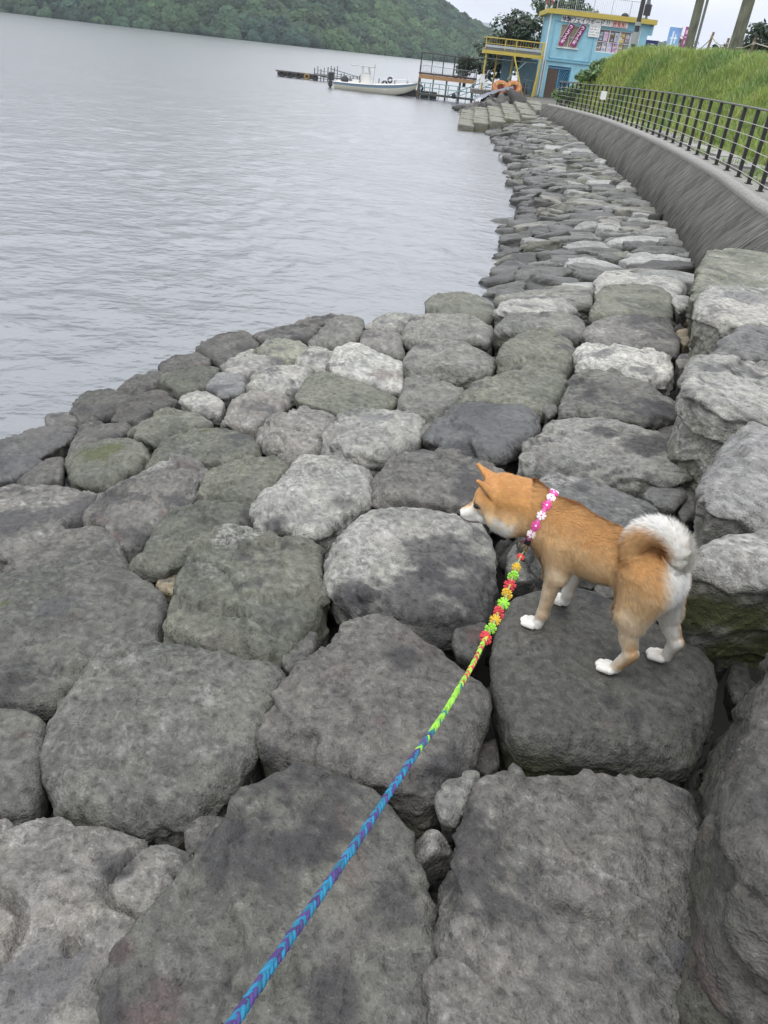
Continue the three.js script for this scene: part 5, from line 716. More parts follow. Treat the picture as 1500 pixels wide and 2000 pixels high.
// ------------------------------------------------------------------ moored motor boat
{
  const b = thing('motor_boat', 'cream motor boat with blue stripe, console and outboard moored by the pontoon', 'boat', [-7.35, 0, -65.9]), Lh = 5.7, secs = 26, pos = [], idx = [];
  const half = (u) => 1.02 * Math.pow(1 - Math.pow(u, 3.2), 0.8) * (0.9 + 0.1 * Math.min(1, u * 4)), sheer = (u) => 0.5 + 0.04 * u + 0.42 * u * u * u, keel = (u) => -0.28 + 0.75 * Math.pow(Math.max(0, u - 0.62) / 0.38, 2.2), stem = (u) => 0;
  const prof = (u) => { const h = half(u), s = sheer(u), k = Math.min(keel(u), s - 0.05), m = mix(k, s, 0.35); return [[0, k], [h * 0.55, mix(k, m, 0.55)], [h * 0.86, m], [h * 0.97, mix(m, s, 0.6)], [h * 1.0, s - 0.05], [h * 1.03, s - 0.04], [h * 1.03, s], [h * 0.9, s + 0.01], [h * 0.86, s - 0.03], [h * 0.84, s - 0.3]]; };
  const n = prof(0).length, bands = { hull: [0, 4], gunwale: [4, 9] };
  const strip = (from, to, side) => { const P = [], I = []; for (let i = 0; i <= secs; i++) { const u = i / secs, pr = prof(u); for (let k = from; k <= to; k++) P.push(u * Lh + (pr[k][1] - keel(0)) * 0.22 * smooth(0.6, 1, u) + 0.25 * u, pr[k][1], side * pr[k][0]); } const w = to - from + 1; for (let i = 0; i < secs; i++) for (let k = 0; k + 1 < w; k++) { const a = i * w + k; if (side > 0) I.push(a, a + 1, a + w + 1, a, a + w + 1, a + w); else I.push(a, a + w + 1, a + 1, a, a + w, a + w + 1); } const g = new THREE.BufferGeometry(); g.setAttribute('position', new THREE.Float32BufferAttribute(P, 3)); g.setIndex(I); g.computeVertexNormals(); return g; };
  const cream = std(0.62, 0.6, 0.5, 0.35, { side: THREE.DoubleSide }), stripe = std(0.17, 0.25, 0.32, 0.4, { side: THREE.DoubleSide }), bottom = std(0.08, 0.07, 0.065, 0.5, { side: THREE.DoubleSide }), white = std(0.75, 0.74, 0.7, 0.4, { side: THREE.DoubleSide });
  mesh('hull', [strip(1, 3, 1), strip(1, 3, -1)], cream, b); mesh('keel', [strip(0, 1, 1), strip(0, 1, -1)], bottom, b); mesh('stripe', [strip(3, 4, 1), strip(3, 4, -1)], stripe, b); mesh('gunwale', [strip(4, 9, 1), strip(4, 9, -1)], white, b);
  mesh('transom', box(0.06, 0.62, 1.75, 0.02, 0.2, 0), cream, b); mesh('deck', [box(3.6, 0.04, 1.55, 2.1, 0.3, 0), box(1.3, 0.04, 1.1, 4.3, 0.5, 0)], white, b);
  mesh('console', [box(0.75, 0.75, 0.8, 2.35, 0.72, 0), box(0.3, 0.45, 0.75, 2.85, 0.55, 0, 0, 0, 0.3), box(0.5, 0.4, 0.6, 1.6, 0.52, 0)], white, b); mesh('windscreen', box(0.03, 0.35, 0.75, 2.55, 1.25, 0, 0, 0, 0.35), new THREE.MeshPhysicalMaterial({ color: 0xffffff, roughness: 0.08, transmission: 0.9, thickness: 0 }), b);
  const tt = []; for (const s of [-1, 1]) tt.push(bar([2.0, 0.4, s * 0.5], [2.05, 1.62, s * 0.5], 0.022), bar([2.75, 0.5, s * 0.5], [2.5, 1.62, s * 0.5], 0.022), bar([2.05, 1.2, s * 0.5], [2.6, 1.2, s * 0.5], 0.015)); mesh('top_frame', tt, std(0.55, 0.55, 0.52, 0.3), b); mesh('canopy', box(1.8, 0.04, 1.2, 2.1, 1.64, 0), painted(0.45, 0.44, 0.42), b); mesh('aerial', [bar([2.95, 1.64, 0.4], [2.98, 1.85, 0.4], 0.02), bar([2.9, 0.5, 0.5], [2.98, 1.64, 0.5], 0.015)], STEEL, b);
  const om = mesh('outboard', [box(0.42, 0.4, 0.32, -0.3, 0.72, -0.2), ball(0.2, -0.3, 0.95, -0.2, 1.15, 0.6, 0.85), box(0.16, 0.8, 0.14, -0.34, 0.2, -0.2), box(0.3, 0.36, 0.3, -0.28, 0.3, 0.35)], std(0.03, 0.03, 0.033, 0.35), b); mesh('seat_cover', ball(0.32, 0.75, 0.62, 0, 0.9, 0.9, 1.3), std(0.04, 0.04, 0.05, 0.8), b);
  const rl = [bar([3.7, 0.9, 0.72], [5.6, 1.12, 0.2], 0.018), bar([3.7, 0.9, -0.72], [5.6, 1.12, -0.2], 0.018)]; for (const [x, y, z] of [[3.75, 0.55, 0.72], [4.6, 0.7, 0.5], [5.4, 0.85, 0.24]]) rl.push(bar([x, y, z], [x, y + 0.38, z], 0.015), bar([x, y, -z], [x, y + 0.38, -z], 0.015)); mesh('bow_rail', rl, std(0.6, 0.6, 0.6, 0.25, { metalness: 0.6 }), b); mesh('bow_roller', box(0.5, 0.06, 0.16, 6.15, 0.97, 0), std(0.5, 0.5, 0.48, 0.4), b);
  { const g = new THREE.TorusGeometry(0.16, 0.065, 8, 16); g.rotateY(0.4); g.translate(4.1, 0.92, -0.7); mesh('tyre_fender', g, DARK, b); }
}
// ------------------------------------------------------------------ poles, trunks, flags and boards on the mound
{
  const base = (px, py, z) => { const r = sight(px, py), t = z / r.z; return r.multiplyScalar(t).add(V(0, EYE, 0)); };
  const up = thing('utility_pole', 'slim dark utility pole standing in front of the blue house', 'pole', [9.3, 1.6, -43.5]); mesh('shaft', bar([0, -0.6, 0], [0, 9.4, 0], 0.12, 12, 0.09), std(0.035, 0.033, 0.035, 0.6), up); mesh('sleeve', [bar([0, 2.6, 0], [0, 3.1, 0], 0.135, 12), bar([0, 3.35, 0], [0, 3.5, 0], 0.14, 12)], std(0.3, 0.3, 0.28), up); mesh('crossarm', box(1.6, 0.09, 0.09, 0, 8.6, 0), WOOD, up);
  const bark = (k) => { const m = new THREE.MeshStandardMaterial({ map: mapOf(256, ((q, s) => (i) => { const v = 0.62 + 0.25 * q[i] + 0.2 * s[i]; return [v, v, v * 0.93]; })(tileNoise(256, 8, 300 + k, 4, 2, 0.5), tileNoise(256, 4, 310 + k, 3))), color: lin(0.185, 0.19, 0.145), roughness: 0.95 }); return m; };
  const trunk = (label, px, py, z, r, k, sink) => { const p = base(px, py, z), y0 = moundHeight(p.x, z) - 0.15, t = thing('tree_trunk', label, 'tree trunk', [p.x, y0, z]), P = []; for (let i = 0; i <= 24; i++) { const h = i / 24; P.push(new THREE.Vector2(r * (1.0 - 0.22 * h + 0.28 * Math.exp(-h * 22)) * (1 + 0.03 * Math.sin(i * 2.3)), h * 11)); } const g = new THREE.LatheGeometry(P, 18); const gp = g.attributes.position; for (let i = 0; i < gp.count; i++) { const y = gp.getY(i); const w = 1 + 0.09 * noise(gp.getX(i) * 4, y * 1.2, gp.getZ(i) * 4 + k); gp.setX(i, gp.getX(i) * w + 0.05 * Math.sin(y * 0.5 + k)); gp.setZ(i, gp.getZ(i) * w); } g.computeVertexNormals(); const u = g.attributes.uv; for (let i = 0; i < u.count; i++) u.setXY(i, u.getX(i) * 1, u.getY(i) * 6); mesh('trunk', g, bark(k), t);
    const f = []; for (let a = 0; a < 16; a++) { const fr = new THREE.CylinderGeometry(0.02, 0.03, 2.6, 4); fr.translate(0, 1.3, 0); fr.rotateZ(0.9 + 0.5 * (a % 3)); fr.rotateY(a * 0.393); fr.translate(0, 11, 0); f.push(fr); } mesh('crown', f, std(0.05, 0.08, 0.03), t); return p; };
  const q = trunk('tall grey green trunk left of centre on the mound, thin pipe beside it', 1337, 112, -36, 0.165, 1);
  trunk('thick grey green trunk on the mound near the right edge', 1431, 116, -31, 0.2, 5);
  const tp = thing('thin_pole', 'thin grey pole just right of the left trunk', 'pole', [q.x + 0.47, moundHeight(q.x + 0.47, -36.6), -36.6]); mesh('shaft', bar([0, -0.2, 0], [0.05, 8, 0], 0.055, 8), std(0.16, 0.165, 0.16), tp); mesh('band', bar([0, 2, 0], [0.005, 2.06, 0], 0.065, 8), STEEL, tp);
  // rope fence along the crest
  const posts = [[1340, 119, -37, 0.45], [1369, 125, -34.5, 1.05], [1409, 121, -32, 0.72], [1460, 120, -29, 0.66]], tops = [];
  const lb = ['weathered wooden rope post at the foot of the left trunk', 'leaning pale wooden rope post between the two trunks', 'wooden rope post just left of the thick trunk', 'dark wooden rope post right of the thick trunk'];
  posts.forEach(([px, py, z, hh], i) => { const p = base(px, py, z), y = Math.min(p.y, moundHeight(p.x, z)) - 0.1, t = thing('rope_post', lb[i], 'post', [p.x, y, z]), lean = i === 1 ? 0.16 : 0.03; mesh('stake', bar([0, -0.2, 0], [lean, p.y + hh - y, 0], 0.055, 8, 0.045), i === 3 ? painted(0.12, 0.085, 0.055) : WOOD, t); mesh('rope_knot', bar([lean * 0.8, p.y + hh - y - 0.2, 0], [lean * 0.85, p.y + hh - y - 0.12, 0], 0.05, 8), painted(0.35, 0.32, 0.26), t); tops.push(V(p.x + lean, p.y + hh - 0.15, z)); });
  tops.push(V(tops[3].x + 2.6, tops[3].y - 0.1, -27)); const rp = []; for (let i = 0; i + 1 < tops.length; i++) { const m = tops[i].clone().lerp(tops[i + 1], 0.5); m.y -= 0.28; rp.push(new THREE.TubeGeometry(new THREE.QuadraticBezierCurve3(tops[i], m, tops[i + 1]), 14, 0.018, 5)); }
  tag(mesh('rope', rp, painted(0.4, 0.37, 0.3)), 'slack rope strung between the wooden posts on the mound', 'rope');
  const tg = (label, c, px, py, z, w, hh) => { const p = base(px, py, z), t = thing('rag', label, 'cloth', [p.x, p.y, z]); const g = new THREE.PlaneGeometry(w, hh, 4, 5), a = g.attributes.position; for (let i = 0; i < a.count; i++) a.setZ(i, 0.05 * Math.sin(a.getY(i) * 16 + a.getX(i) * 11)); mesh('cloth', g, c, t); mesh('cord', bar([0, hh / 2, 0], [0, hh / 2 + 0.1, 0], 0.01), WOOD, t); };
  tg('pale yellow rag hanging on the rope right of the thick trunk', std(0.5, 0.52, 0.2, 0.9, { side: THREE.DoubleSide }), 1450, 114, -29.2, 0.2, 0.28); tg('red and white rag on the rope near the right edge', std(0.45, 0.12, 0.1, 0.9, { side: THREE.DoubleSide }), 1491, 115, -28.2, 0.12, 0.27);
  // boards and flags beside the house
  const at = (px, py) => base(px, py, -58);
  { const p = at(1268, 112), t = thing('blue_board', 'dark blue upright board with a white emblem beside the blue house', 'sign', [p.x, 1.1, -58.2]), h = at(1268, 78).y - 1.1; mesh('panel', box(0.72, h, 0.3, 0, h / 2, 0), painted(0.015, 0.025, 0.11), t); const f = new THREE.PlaneGeometry(0.7, 1.15); f.translate(0, h - 0.6, 0.154); mesh('emblem', f, print(140, 230, (x) => { x.fillStyle = '#1b2458'; x.fillRect(0, 0, 140, 230); x.fillStyle = '#e6e8f0'; x.beginPath(); x.ellipse(70, 90, 34, 40, 0, 0, 7); x.fill(); x.beginPath(); x.moveTo(36, 150); x.lineTo(104, 150); x.lineTo(92, 110); x.lineTo(48, 110); x.fill(); x.fillStyle = '#1b2458'; for (const [a, b] of [[56, 82], [84, 82], [70, 104]]) { x.beginPath(); x.arc(a, b, 7, 0, 7); x.fill(); } x.fillStyle = '#e6e8f0'; for (let k = 0; k < 5; k++) x.fillRect(34 + k * 15, 172, 9, 20); for (let k = 0; k < 4; k++) x.fillRect(48 + k * 12, 30, 7, 10); }), t); }
  { const p = at(1297, 112), t = thing('notice_board', 'wide grey notice board with black characters and an orange oval', 'sign', [p.x, 1.1, -57.6]), h = at(1297, 82).y - 1.1; mesh('panel', box(1.35, 1.05, 0.08, 0, h - 0.55, 0), painted(0.3, 0.34, 0.33), t); for (const s of [-0.6, 0.6]) mesh('post', bar([s, -0.2, 0], [s, h, 0], 0.04), WHITE, t); const f = new THREE.PlaneGeometry(1.31, 1.01); f.translate(0, h - 0.55, 0.0425); mesh('lettering', f, print(400, 310, (x) => { x.fillStyle = '#98a29c'; x.fillRect(0, 0, 400, 310); x.fillStyle = '#7d8c88'; x.fillRect(0, 0, 400, 70); x.fillStyle = '#b6bdba'; x.fillRect(10, 80, 380, 110); write(x, 'カヌー', 30, 95, 80, 15, '#24282a'); write(x, 'ボート', 250, 105, 42, 8, '#24282a'); x.fillStyle = '#d98d28'; x.beginPath(); x.ellipse(150, 250, 135, 46, 0, 0, 7); x.fill(); write(x, 'ボート', 60, 225, 50, 9, '#a8551a'); }), t); }
  const flag = (name, label, px, py0, py1, w, draw, z, sag) => { const a = base(px, py0, z), b = base(px, py1, z), t = thing(name, label, 'flag', [a.x, 1.4, z]), top = b.y - 1.4, hh = Math.min(1.5, (b.y - 1.4) * 0.5); mesh('pole', bar([0, -0.4, 0], [sag, top + 0.05, 0], 0.022, 6), painted(0.45, 0.2, 0.3), t); const g = new THREE.PlaneGeometry(w, hh, 6, 10), q = g.attributes.position; for (let i = 0; i < q.count; i++) { q.setZ(i, 0.07 * Math.sin(q.getX(i) * 9 + q.getY(i) * 4)); } g.translate(sag - w / 2 - 0.02, top - hh / 2, 0); mesh('cloth', g, draw, t); mesh('top_rod', bar([sag, top, 0], [sag - w, top, 0], 0.012), WHITE, t); };
  flag('flag', 'light blue and yellow flag beside the house', 1316, 110, 53, 0.72, print(64, 128, (x) => { const g = x.createLinearGradient(0, 0, 0, 128); g.addColorStop(0, '#7fa6dd'); g.addColorStop(0.55, '#8cb6dc'); g.addColorStop(0.72, '#d9dc7a'); g.addColorStop(1, '#7fcfc4'); x.fillStyle = g; x.fillRect(0, 0, 64, 128); x.fillStyle = '#e6f0fa'; x.fillRect(20, 18, 8, 60); x.fillRect(36, 30, 6, 40); x.fillRect(14, 44, 36, 6); }), -56, 0.1);
  const pk = () => print(32, 128, (x) => { x.fillStyle = '#a0477f'; x.fillRect(0, 0, 32, 128); write(x, 'ボート', 8, 12, 18, 4, '#ead2e2', true); x.fillStyle = '#cfc0d8'; x.fillRect(0, 96, 32, 32); });
  flag('banner_flag', 'narrow magenta banner flag, left one of the pair beside the left trunk', 1324, 112, 50, 0.22, pk(), -50, 0.25); flag('banner_flag', 'narrow magenta banner flag, right one of the pair beside the left trunk', 1333, 112, 48, 0.24, pk(), -50, 0.25);
}
// ------------------------------------------------------------------ trees
function leafy(name, label, cat, pos, blobs, n, leaf, cols, trunkH, seed, group) {
  const t = thing(name, label, cat, pos, 0, group), R = rng(seed), P = [], C = [], Nn = [], tot = blobs.reduce((s, b) => s + b[3] ** 2, 0);
  for (const [bx, by, bz, br, sq = 0.85] of blobs) {
    const cnt = Math.round(n * br * br / tot), subs = []; for (let k = 0; k < 14; k++) { const d = V(R() - 0.5, R() - 0.42, R() - 0.5).normalize().multiplyScalar(br * (0.55 + 0.4 * R())); subs.push([bx + d.x, by + d.y * sq, bz + d.z, br * (0.3 + 0.25 * R()), 0.6 + 0.7 * R()]); }
    for (let k = 0; k < cnt; k++) {
      const s = subs[Math.floor(R() * 14)], d = V(R() - 0.5, R() - 0.5, R() - 0.5).normalize(), rad = s[3] * (0.7 + 0.45 * R()), c = V(s[0] + d.x * rad, s[1] + d.y * rad * 0.8, s[2] + d.z * rad), nn = d.clone().add(V(R() - 0.5, R() - 0.2, R() - 0.5).multiplyScalar(0.9)).normalize(), a = V(R() - 0.5, R() - 0.5, R() - 0.5).cross(nn).normalize(), b = nn.clone().cross(a), l = leaf * (0.6 + 0.8 * R());
      const q = [c.clone().addScaledVector(a, -l), c.clone().addScaledVector(b, l * 0.45), c.clone().addScaledVector(a, l), c.clone().addScaledVector(b, -l * 0.45)], col = cols[Math.floor(R() * cols.length)], m = s[4] * (0.75 + 0.5 * R());
      for (const i of [0, 2, 1, 0, 3, 2]) { P.push(q[i].x, q[i].y, q[i].z); Nn.push(nn.x, nn.y, nn.z); C.push(col[0] * m, col[1] * m, col[2] * m); }
    }
  }
  const g = new THREE.BufferGeometry(); g.setAttribute('position', new THREE.Float32BufferAttribute(P, 3)); g.setAttribute('normal', new THREE.Float32BufferAttribute(Nn, 3)); g.setAttribute('color', new THREE.Float32BufferAttribute(C, 3));
  mesh('crown', g, leafMat, t); const tr = []; blobs.forEach(([x, y, z, r]) => tr.push(bar([0, 0, 0].map((v, i) => (i === 1 ? trunkH * 0.4 : 0)), [x, y, z], 0.05 + r * 0.03, 6, 0.02))); tr.push(bar([0, -0.3, 0], [0, trunkH * 0.5, 0], 0.13, 8, 0.1)); mesh(trunkH > 1 ? 'trunk' : 'stem', tr, WOOD, t); return t;
}
const leafMat = new THREE.MeshPhysicalMaterial({ vertexColors: true, roughness: 0.75, transmission: 0.3, thickness: 0, side: THREE.DoubleSide });
const DG = [[0.02, 0.045, 0.015], [0.03, 0.065, 0.02], [0.045, 0.085, 0.025], [0.018, 0.035, 0.014]], MG = [[0.05, 0.1, 0.03], [0.07, 0.13, 0.035], [0.035, 0.075, 0.025]];
leafy('broadleaf_tree', 'dense dark green tree behind the yellow terrace', 'tree', [5.4, 1.1, -66], [[0, 3.2, 0, 1.7], [-1.3, 2.6, 0.5, 1.2], [1.3, 3.7, 0, 1.3], [0.3, 4.1, -0.4, 1.1], [-0.2, 1.6, 0.6, 1.5]], 5200, 0.17, DG, 3, 1001);
leafy('shrub', 'small dark shrub on the pier end left of the yellow terrace', 'shrub', [2.4, 1.3, -68], [[0, 1.2, 0, 0.7], [0.8, 1.0, 0.2, 0.55], [-0.3, 0.6, 0, 0.6]], 1200, 0.13, DG, 0.9, 1002);
leafy('broadleaf_tree', 'leafy treetop showing above the roof of the blue house', 'tree', [10, 1.1, -76], [[-1.4, 6.3, 0, 1.1], [0.1, 6.0, 0, 0.9], [1.2, 6.2, 0, 0.9], [-0.4, 5.2, 0, 1.4], [2.2, 5.6, 0, 0.8]], 3200, 0.17, MG.concat(DG), 5, 1003);
leafy('broadleaf_tree', 'big dark tree at the right edge behind the thick trunk', 'tree', [20, 2.2, -50], [[0, 3.6, 0, 2.1], [2.3, 4.1, 0, 2.0], [-1.9, 2.4, 0.5, 1.6], [1.2, 1.4, 0.8, 2.2], [3.8, 2.4, 0.4, 2.2], [-0.6, 1.1, 0.8, 1.7]], 7200, 0.17, DG, 4, 1004);
leafy('broadleaf_tree', 'thin-branched tree reaching left of the big dark tree', 'tree', [17, 2.2, -49], [[0, 3.3, 0, 0.8, 0.5], [0.8, 2.7, 0, 0.9], [-0.3, 1.4, 0, 0.9], [0.6, 1.2, 0, 0.9]], 1500, 0.14, DG, 3, 1005);
{ const R = rng(55), lab = ['low blue green tree far behind the left trunk', 'rounded far tree right of the magenta banners', 'far tree in the gap between the two trunks', 'taller far tree left of the thick trunk', 'far tree half hidden by the thick trunk', 'far tree at the right behind the rope', 'far tree behind the blue and yellow flag', 'far tree left of the blue and yellow flag']; [[29, -120, 5.5], [33, -122, 6.6], [36.5, -118, 6.2], [40.5, -122, 6.8], [45, -118, 7], [50, -120, 8], [25.5, -120, 5.6], [22.5, -118, 5.0]].forEach(([x, z, h], i) => leafy('far_tree', lab[i], 'tree', [x, 2.2, z], [[0, h * 0.62, 0, 2.1], [1.2, h * 0.48, 0, 2], [-1.3, h * 0.45, 0, 2], [0, h * 0.2, 0.6, 2.2]], 1500, 0.3, MG.concat(DG), h * 0.7, 2000 + i, 'row of trees behind the mound')); }
{ const lab = ['bushy green weed clump at the house end of the mound', 'tall weed clump left of the utility pole', 'leafy weed clump on the mound below the poster window']; [[6.6, -41, 0.9], [7.9, -41.5, 0.7], [7.2, -39.6, 0.75]].forEach(([x, z, s], i) => leafy('weed_clump', lab[i], 'weeds', [x, moundHeight(x, z) - 0.05, z], [[0, 0.3 * s, 0, 0.55 * s, 0.7], [0.7 * s, 0.2 * s, 0.2, 0.5 * s, 0.6], [-0.7 * s, 0.2 * s, 0, 0.5 * s, 0.6], [0.3 * s, 0.45 * s, 0.1, 0.35 * s, 0.9]], 1300, 0.09, [[0.1, 0.19, 0.045], [0.15, 0.25, 0.06], [0.08, 0.15, 0.04]], 0.5, 2100 + i)); }

const pawSpots = [[1035, 1218], [1090, 1175], [1190, 1318], [1290, 1297]].map(([a, b]) => atLevel(a, b, dogRock.top.y)), pawY = pawSpots.map((q) => dogRock.surface(q.x, q.z)), DOGY = (pawY[0] + pawY[1] + pawY[2] + pawY[3]) / 4 - 0.001, DY = pawY.map((y) => y - DOGY), BUCKLE = 27, RINGAT = 23;

// ------------------------------------------------------------------ the dog: one body meshed from a smooth distance field, with short fur
{
  const F0 = [atLevel(1035, 1218, DOGY), atLevel(1090, 1175, DOGY), atLevel(1190, 1318, DOGY), atLevel(1290, 1297, DOGY)], O = F0[0].clone().add(F0[1]).add(F0[2]).add(F0[3]).multiplyScalar(0.25), hd = F0[0].clone().add(F0[1]).sub(F0[2]).sub(F0[3]).normalize();
  const dog = thing('dog', 'orange and white shiba dog with a curled tail standing on the dark boulder', 'dog', [O.x, DOGY, O.z], Math.atan2(-hd.z, hd.x));
  // own axes: x forward, y up, z to the dog's right
  const caps = [], cap = (grp, a, b, ra, rb, k = 0.03) => { const d = [b[0] - a[0], b[1] - a[1], b[2] - a[2]]; caps.push({ grp, a, d, l2: d[0] * d[0] + d[1] * d[1] + d[2] * d[2] || 1e-9, ra, rb, k }); };
  const HY = 40 * Math.PI / 180, HO = [0.297, 0.352, -0.0096], ch = Math.cos(HY), sh = Math.sin(HY), hp = (u, y, w) => [HO[0] + u * ch + w * sh, HO[1] + y, HO[2] - u * sh + w * ch];
  const toHead = (x, y, z) => { const X = x - HO[0], Z = z - HO[2]; return [X * ch - Z * sh, y - HO[1], X * sh + Z * ch]; };
  // trunk
  cap('t', [0.155, 0.312, 0], [0.03, 0.329, 0], 0.091, 0.084); cap('t', [0.03, 0.327, 0], [-0.1, 0.343, 0], 0.082, 0.072); cap('t', [-0.09, 0.338, 0], [-0.15, 0.335, 0], 0.078, 0.076);
  cap('t', [0.19, 0.288, 0], [0.06, 0.292, 0], 0.063, 0.058); cap('t', [0.16, 0.345, 0], [0.1, 0.35, 0], 0.066, 0.062); cap('t', [0.215, 0.30, -0.01], [0.2, 0.25, -0.005], 0.058, 0.05);
  // neck and head
  cap('t', [0.19, 0.335, -0.005], hp(0.045, 0.012, 0), 0.082, 0.074, 0.04);
  cap('h', hp(0.045, 0.018, 0), hp(0.108, 0.043, 0), 0.077, 0.067, 0.035); cap('h', hp(0.135, 0.028, -0.018), hp(0.135, 0.028, 0.018), 0.052, 0.052, 0.03); cap('h', hp(0.17, 0.012, -0.017), hp(0.17, 0.012, 0.017), 0.029, 0.029, 0.02);
  cap('h', hp(0.12, -0.022, -0.043), hp(0.085, -0.03, -0.054), 0.042, 0.041, 0.03); cap('h', hp(0.12, -0.022, 0.043), hp(0.085, -0.03, 0.054), 0.042, 0.041, 0.03); cap('h', hp(0.06, -0.05, 0), hp(0.12, -0.045, 0), 0.045, 0.034, 0.03);
  cap('h', hp(0.17, -0.016, 0), hp(0.225, -0.047, 0), 0.03, 0.0175, 0.022); cap('h', hp(0.16, -0.045, 0), hp(0.213, -0.067, 0), 0.023, 0.014, 0.014); cap('h', hp(0.165, -0.045, -0.012), hp(0.165, -0.045, 0.012), 0.021, 0.021, 0.016);
  for (const s of [-1, 1]) { cap('e', hp(0.132, 0.058, s * 0.046), hp(0.204, 0.107, s * 0.058), 0.023, 0.003, 0.012); cap('e', hp(0.15, 0.062, s * 0.024), hp(0.204, 0.106, s * 0.056), 0.014, 0.004, 0.008); cap('e', hp(0.13, 0.046, s * 0.062), hp(0.203, 0.105, s * 0.058), 0.012, 0.004, 0.008); }
  // tail, curled over the back to the near side
  const tc = new THREE.CatmullRomCurve3([V(-0.162, 0.365, 0), V(-0.181, 0.412, 0.0), V(-0.176, 0.464, -0.004), V(-0.138, 0.494, -0.012), V(-0.092, 0.482, -0.026), V(-0.068, 0.442, -0.044), V(-0.075, 0.403, -0.058), V(-0.098, 0.39, -0.064)]), tr = (t) => (t < 0.2 ? mix(0.027, 0.034, t / 0.2) : t < 0.65 ? mix(0.034, 0.031, (t - 0.2) / 0.45) : mix(0.031, 0.010, (t - 0.65) / 0.35)), tp = [];
  for (let i = 0; i <= 16; i++) tp.push(tc.getPoint(i / 16)); for (let i = 0; i < 16; i++) cap('l', tp[i].toArray(), tp[i + 1].toArray(), tr(i / 16), tr((i + 1) / 16), i ? 0.006 : 0.02);
  // legs: near (left) z < 0
  const fore = (s, sx, wx, px, pz, dy) => { cap('f', [0.168, 0.305, s * 0.052], [0.13 + sx, 0.218, s * 0.072], 0.058, 0.031); cap('f', [0.132 + sx, 0.215, s * 0.073], [wx, 0.062, s * 0.081], 0.029, 0.0175, 0.02); cap('f', [wx, 0.062, s * 0.081], [px - 0.022, 0.024 + dy, pz], 0.0175, 0.019, 0.012); for (const [k, l] of [[-0.0205, -0.002], [-0.007, 0.01], [0.007, 0.01], [0.0205, -0.002]]) cap('p', [px - 0.015, 0.019 + dy, pz + k * 0.8], [px + 0.018 + l, 0.0125 + dy, pz + k], 0.0125, 0.0108, 0.0018); };
  fore(-1, 0.004, 0.138, 0.168, -0.087, DY[0]); fore(1, 0.012, 0.152, 0.18, 0.087, DY[1]);
  const hind = (s, kx, hx, px, pz, dy) => { cap('b', [-0.122, 0.34, s * 0.04], [kx, 0.235, s * 0.072], 0.074, 0.039); cap('b', [-0.155, 0.31, s * 0.044], [kx - 0.03, 0.215, s * 0.07], 0.056, 0.029); cap('b', [kx - 0.006, 0.222, s * 0.074], [hx, 0.105, s * 0.083], 0.034, 0.0185, 0.022); cap('b', [hx, 0.108, s * 0.083], [px - 0.03, 0.03 + dy, pz], 0.0185, 0.0175, 0.01); cap('b', [hx - 0.006, 0.113, s * 0.083], [hx + 0.004, 0.085, s * 0.083], 0.0165, 0.015, 0.01); for (const [k, l] of [[-0.0205, -0.002], [-0.007, 0.01], [0.007, 0.01], [0.0205, -0.002]]) cap('p', [px - 0.024, 0.021 + dy, pz + k * 0.7], [px + 0.012 + l, 0.0125 + dy, pz + k], 0.0125, 0.0108, 0.0018); };
  hind(-1, -0.122, -0.176, -0.118, -0.087, DY[2]); hind(1, -0.162, -0.238, -0.195, 0.087, DY[3]);
  const one = (c, x, y, z) => { const X = x - c.a[0], Y = y - c.a[1], Z = z - c.a[2], t = Math.min(1, Math.max(0, (X * c.d[0] + Y * c.d[1] + Z * c.d[2]) / c.l2)), ex = X - c.d[0] * t, ey = Y - c.d[1] * t, ez = Z - c.d[2] * t; return Math.sqrt(ex * ex + ey * ey + ez * ez) - (c.ra + (c.rb - c.ra) * t); };
  const smin = (a, b, k) => { const h = Math.max(k - Math.abs(a - b), 0) / k; return Math.min(a, b) - h * h * k * 0.25; };
  const field = (x, y, z) => { let d = 1; for (const c of caps) { const q = one(c, x, y, z); if (q < d + c.k) d = smin(d, q, c.k); } return d; };
  const cell = 0.0042, lo = [-0.3, -0.01, -0.26], nx = 205, ny = 138, nz = 92, val = new Float32Array(nx * ny * nz).fill(1);
  { const B = 0.035; for (const c of caps) { const r = Math.max(c.ra, c.rb) + B; c.box = [0, 1, 2].map((k) => [Math.min(c.a[k], c.a[k] + c.d[k]) - r, Math.max(c.a[k], c.a[k] + c.d[k]) + r]);
      const i0 = Math.max(0, Math.floor((c.box[0][0] - lo[0]) / cell)), i1 = Math.min(nx - 1, Math.ceil((c.box[0][1] - lo[0]) / cell)), j0 = Math.max(0, Math.floor((c.box[1][0] - lo[1]) / cell)), j1 = Math.min(ny - 1, Math.ceil((c.box[1][1] - lo[1]) / cell)), k0 = Math.max(0, Math.floor((c.box[2][0] - lo[2]) / cell)), k1 = Math.min(nz - 1, Math.ceil((c.box[2][1] - lo[2]) / cell));
      for (let k = k0; k <= k1; k++) for (let j = j0; j <= j1; j++) for (let i = i0; i <= i1; i++) { const o = (k * ny + j) * nx + i, q = one(c, lo[0] + i * cell, lo[1] + j * cell, lo[2] + k * cell); if (q < val[o] + c.k) val[o] = smin(val[o], q, c.k); } } }
  const vid = new Int32Array(nx * ny * nz).fill(-1), P = [], I = [], at3 = (i, j, k) => val[(k * ny + j) * nx + i];
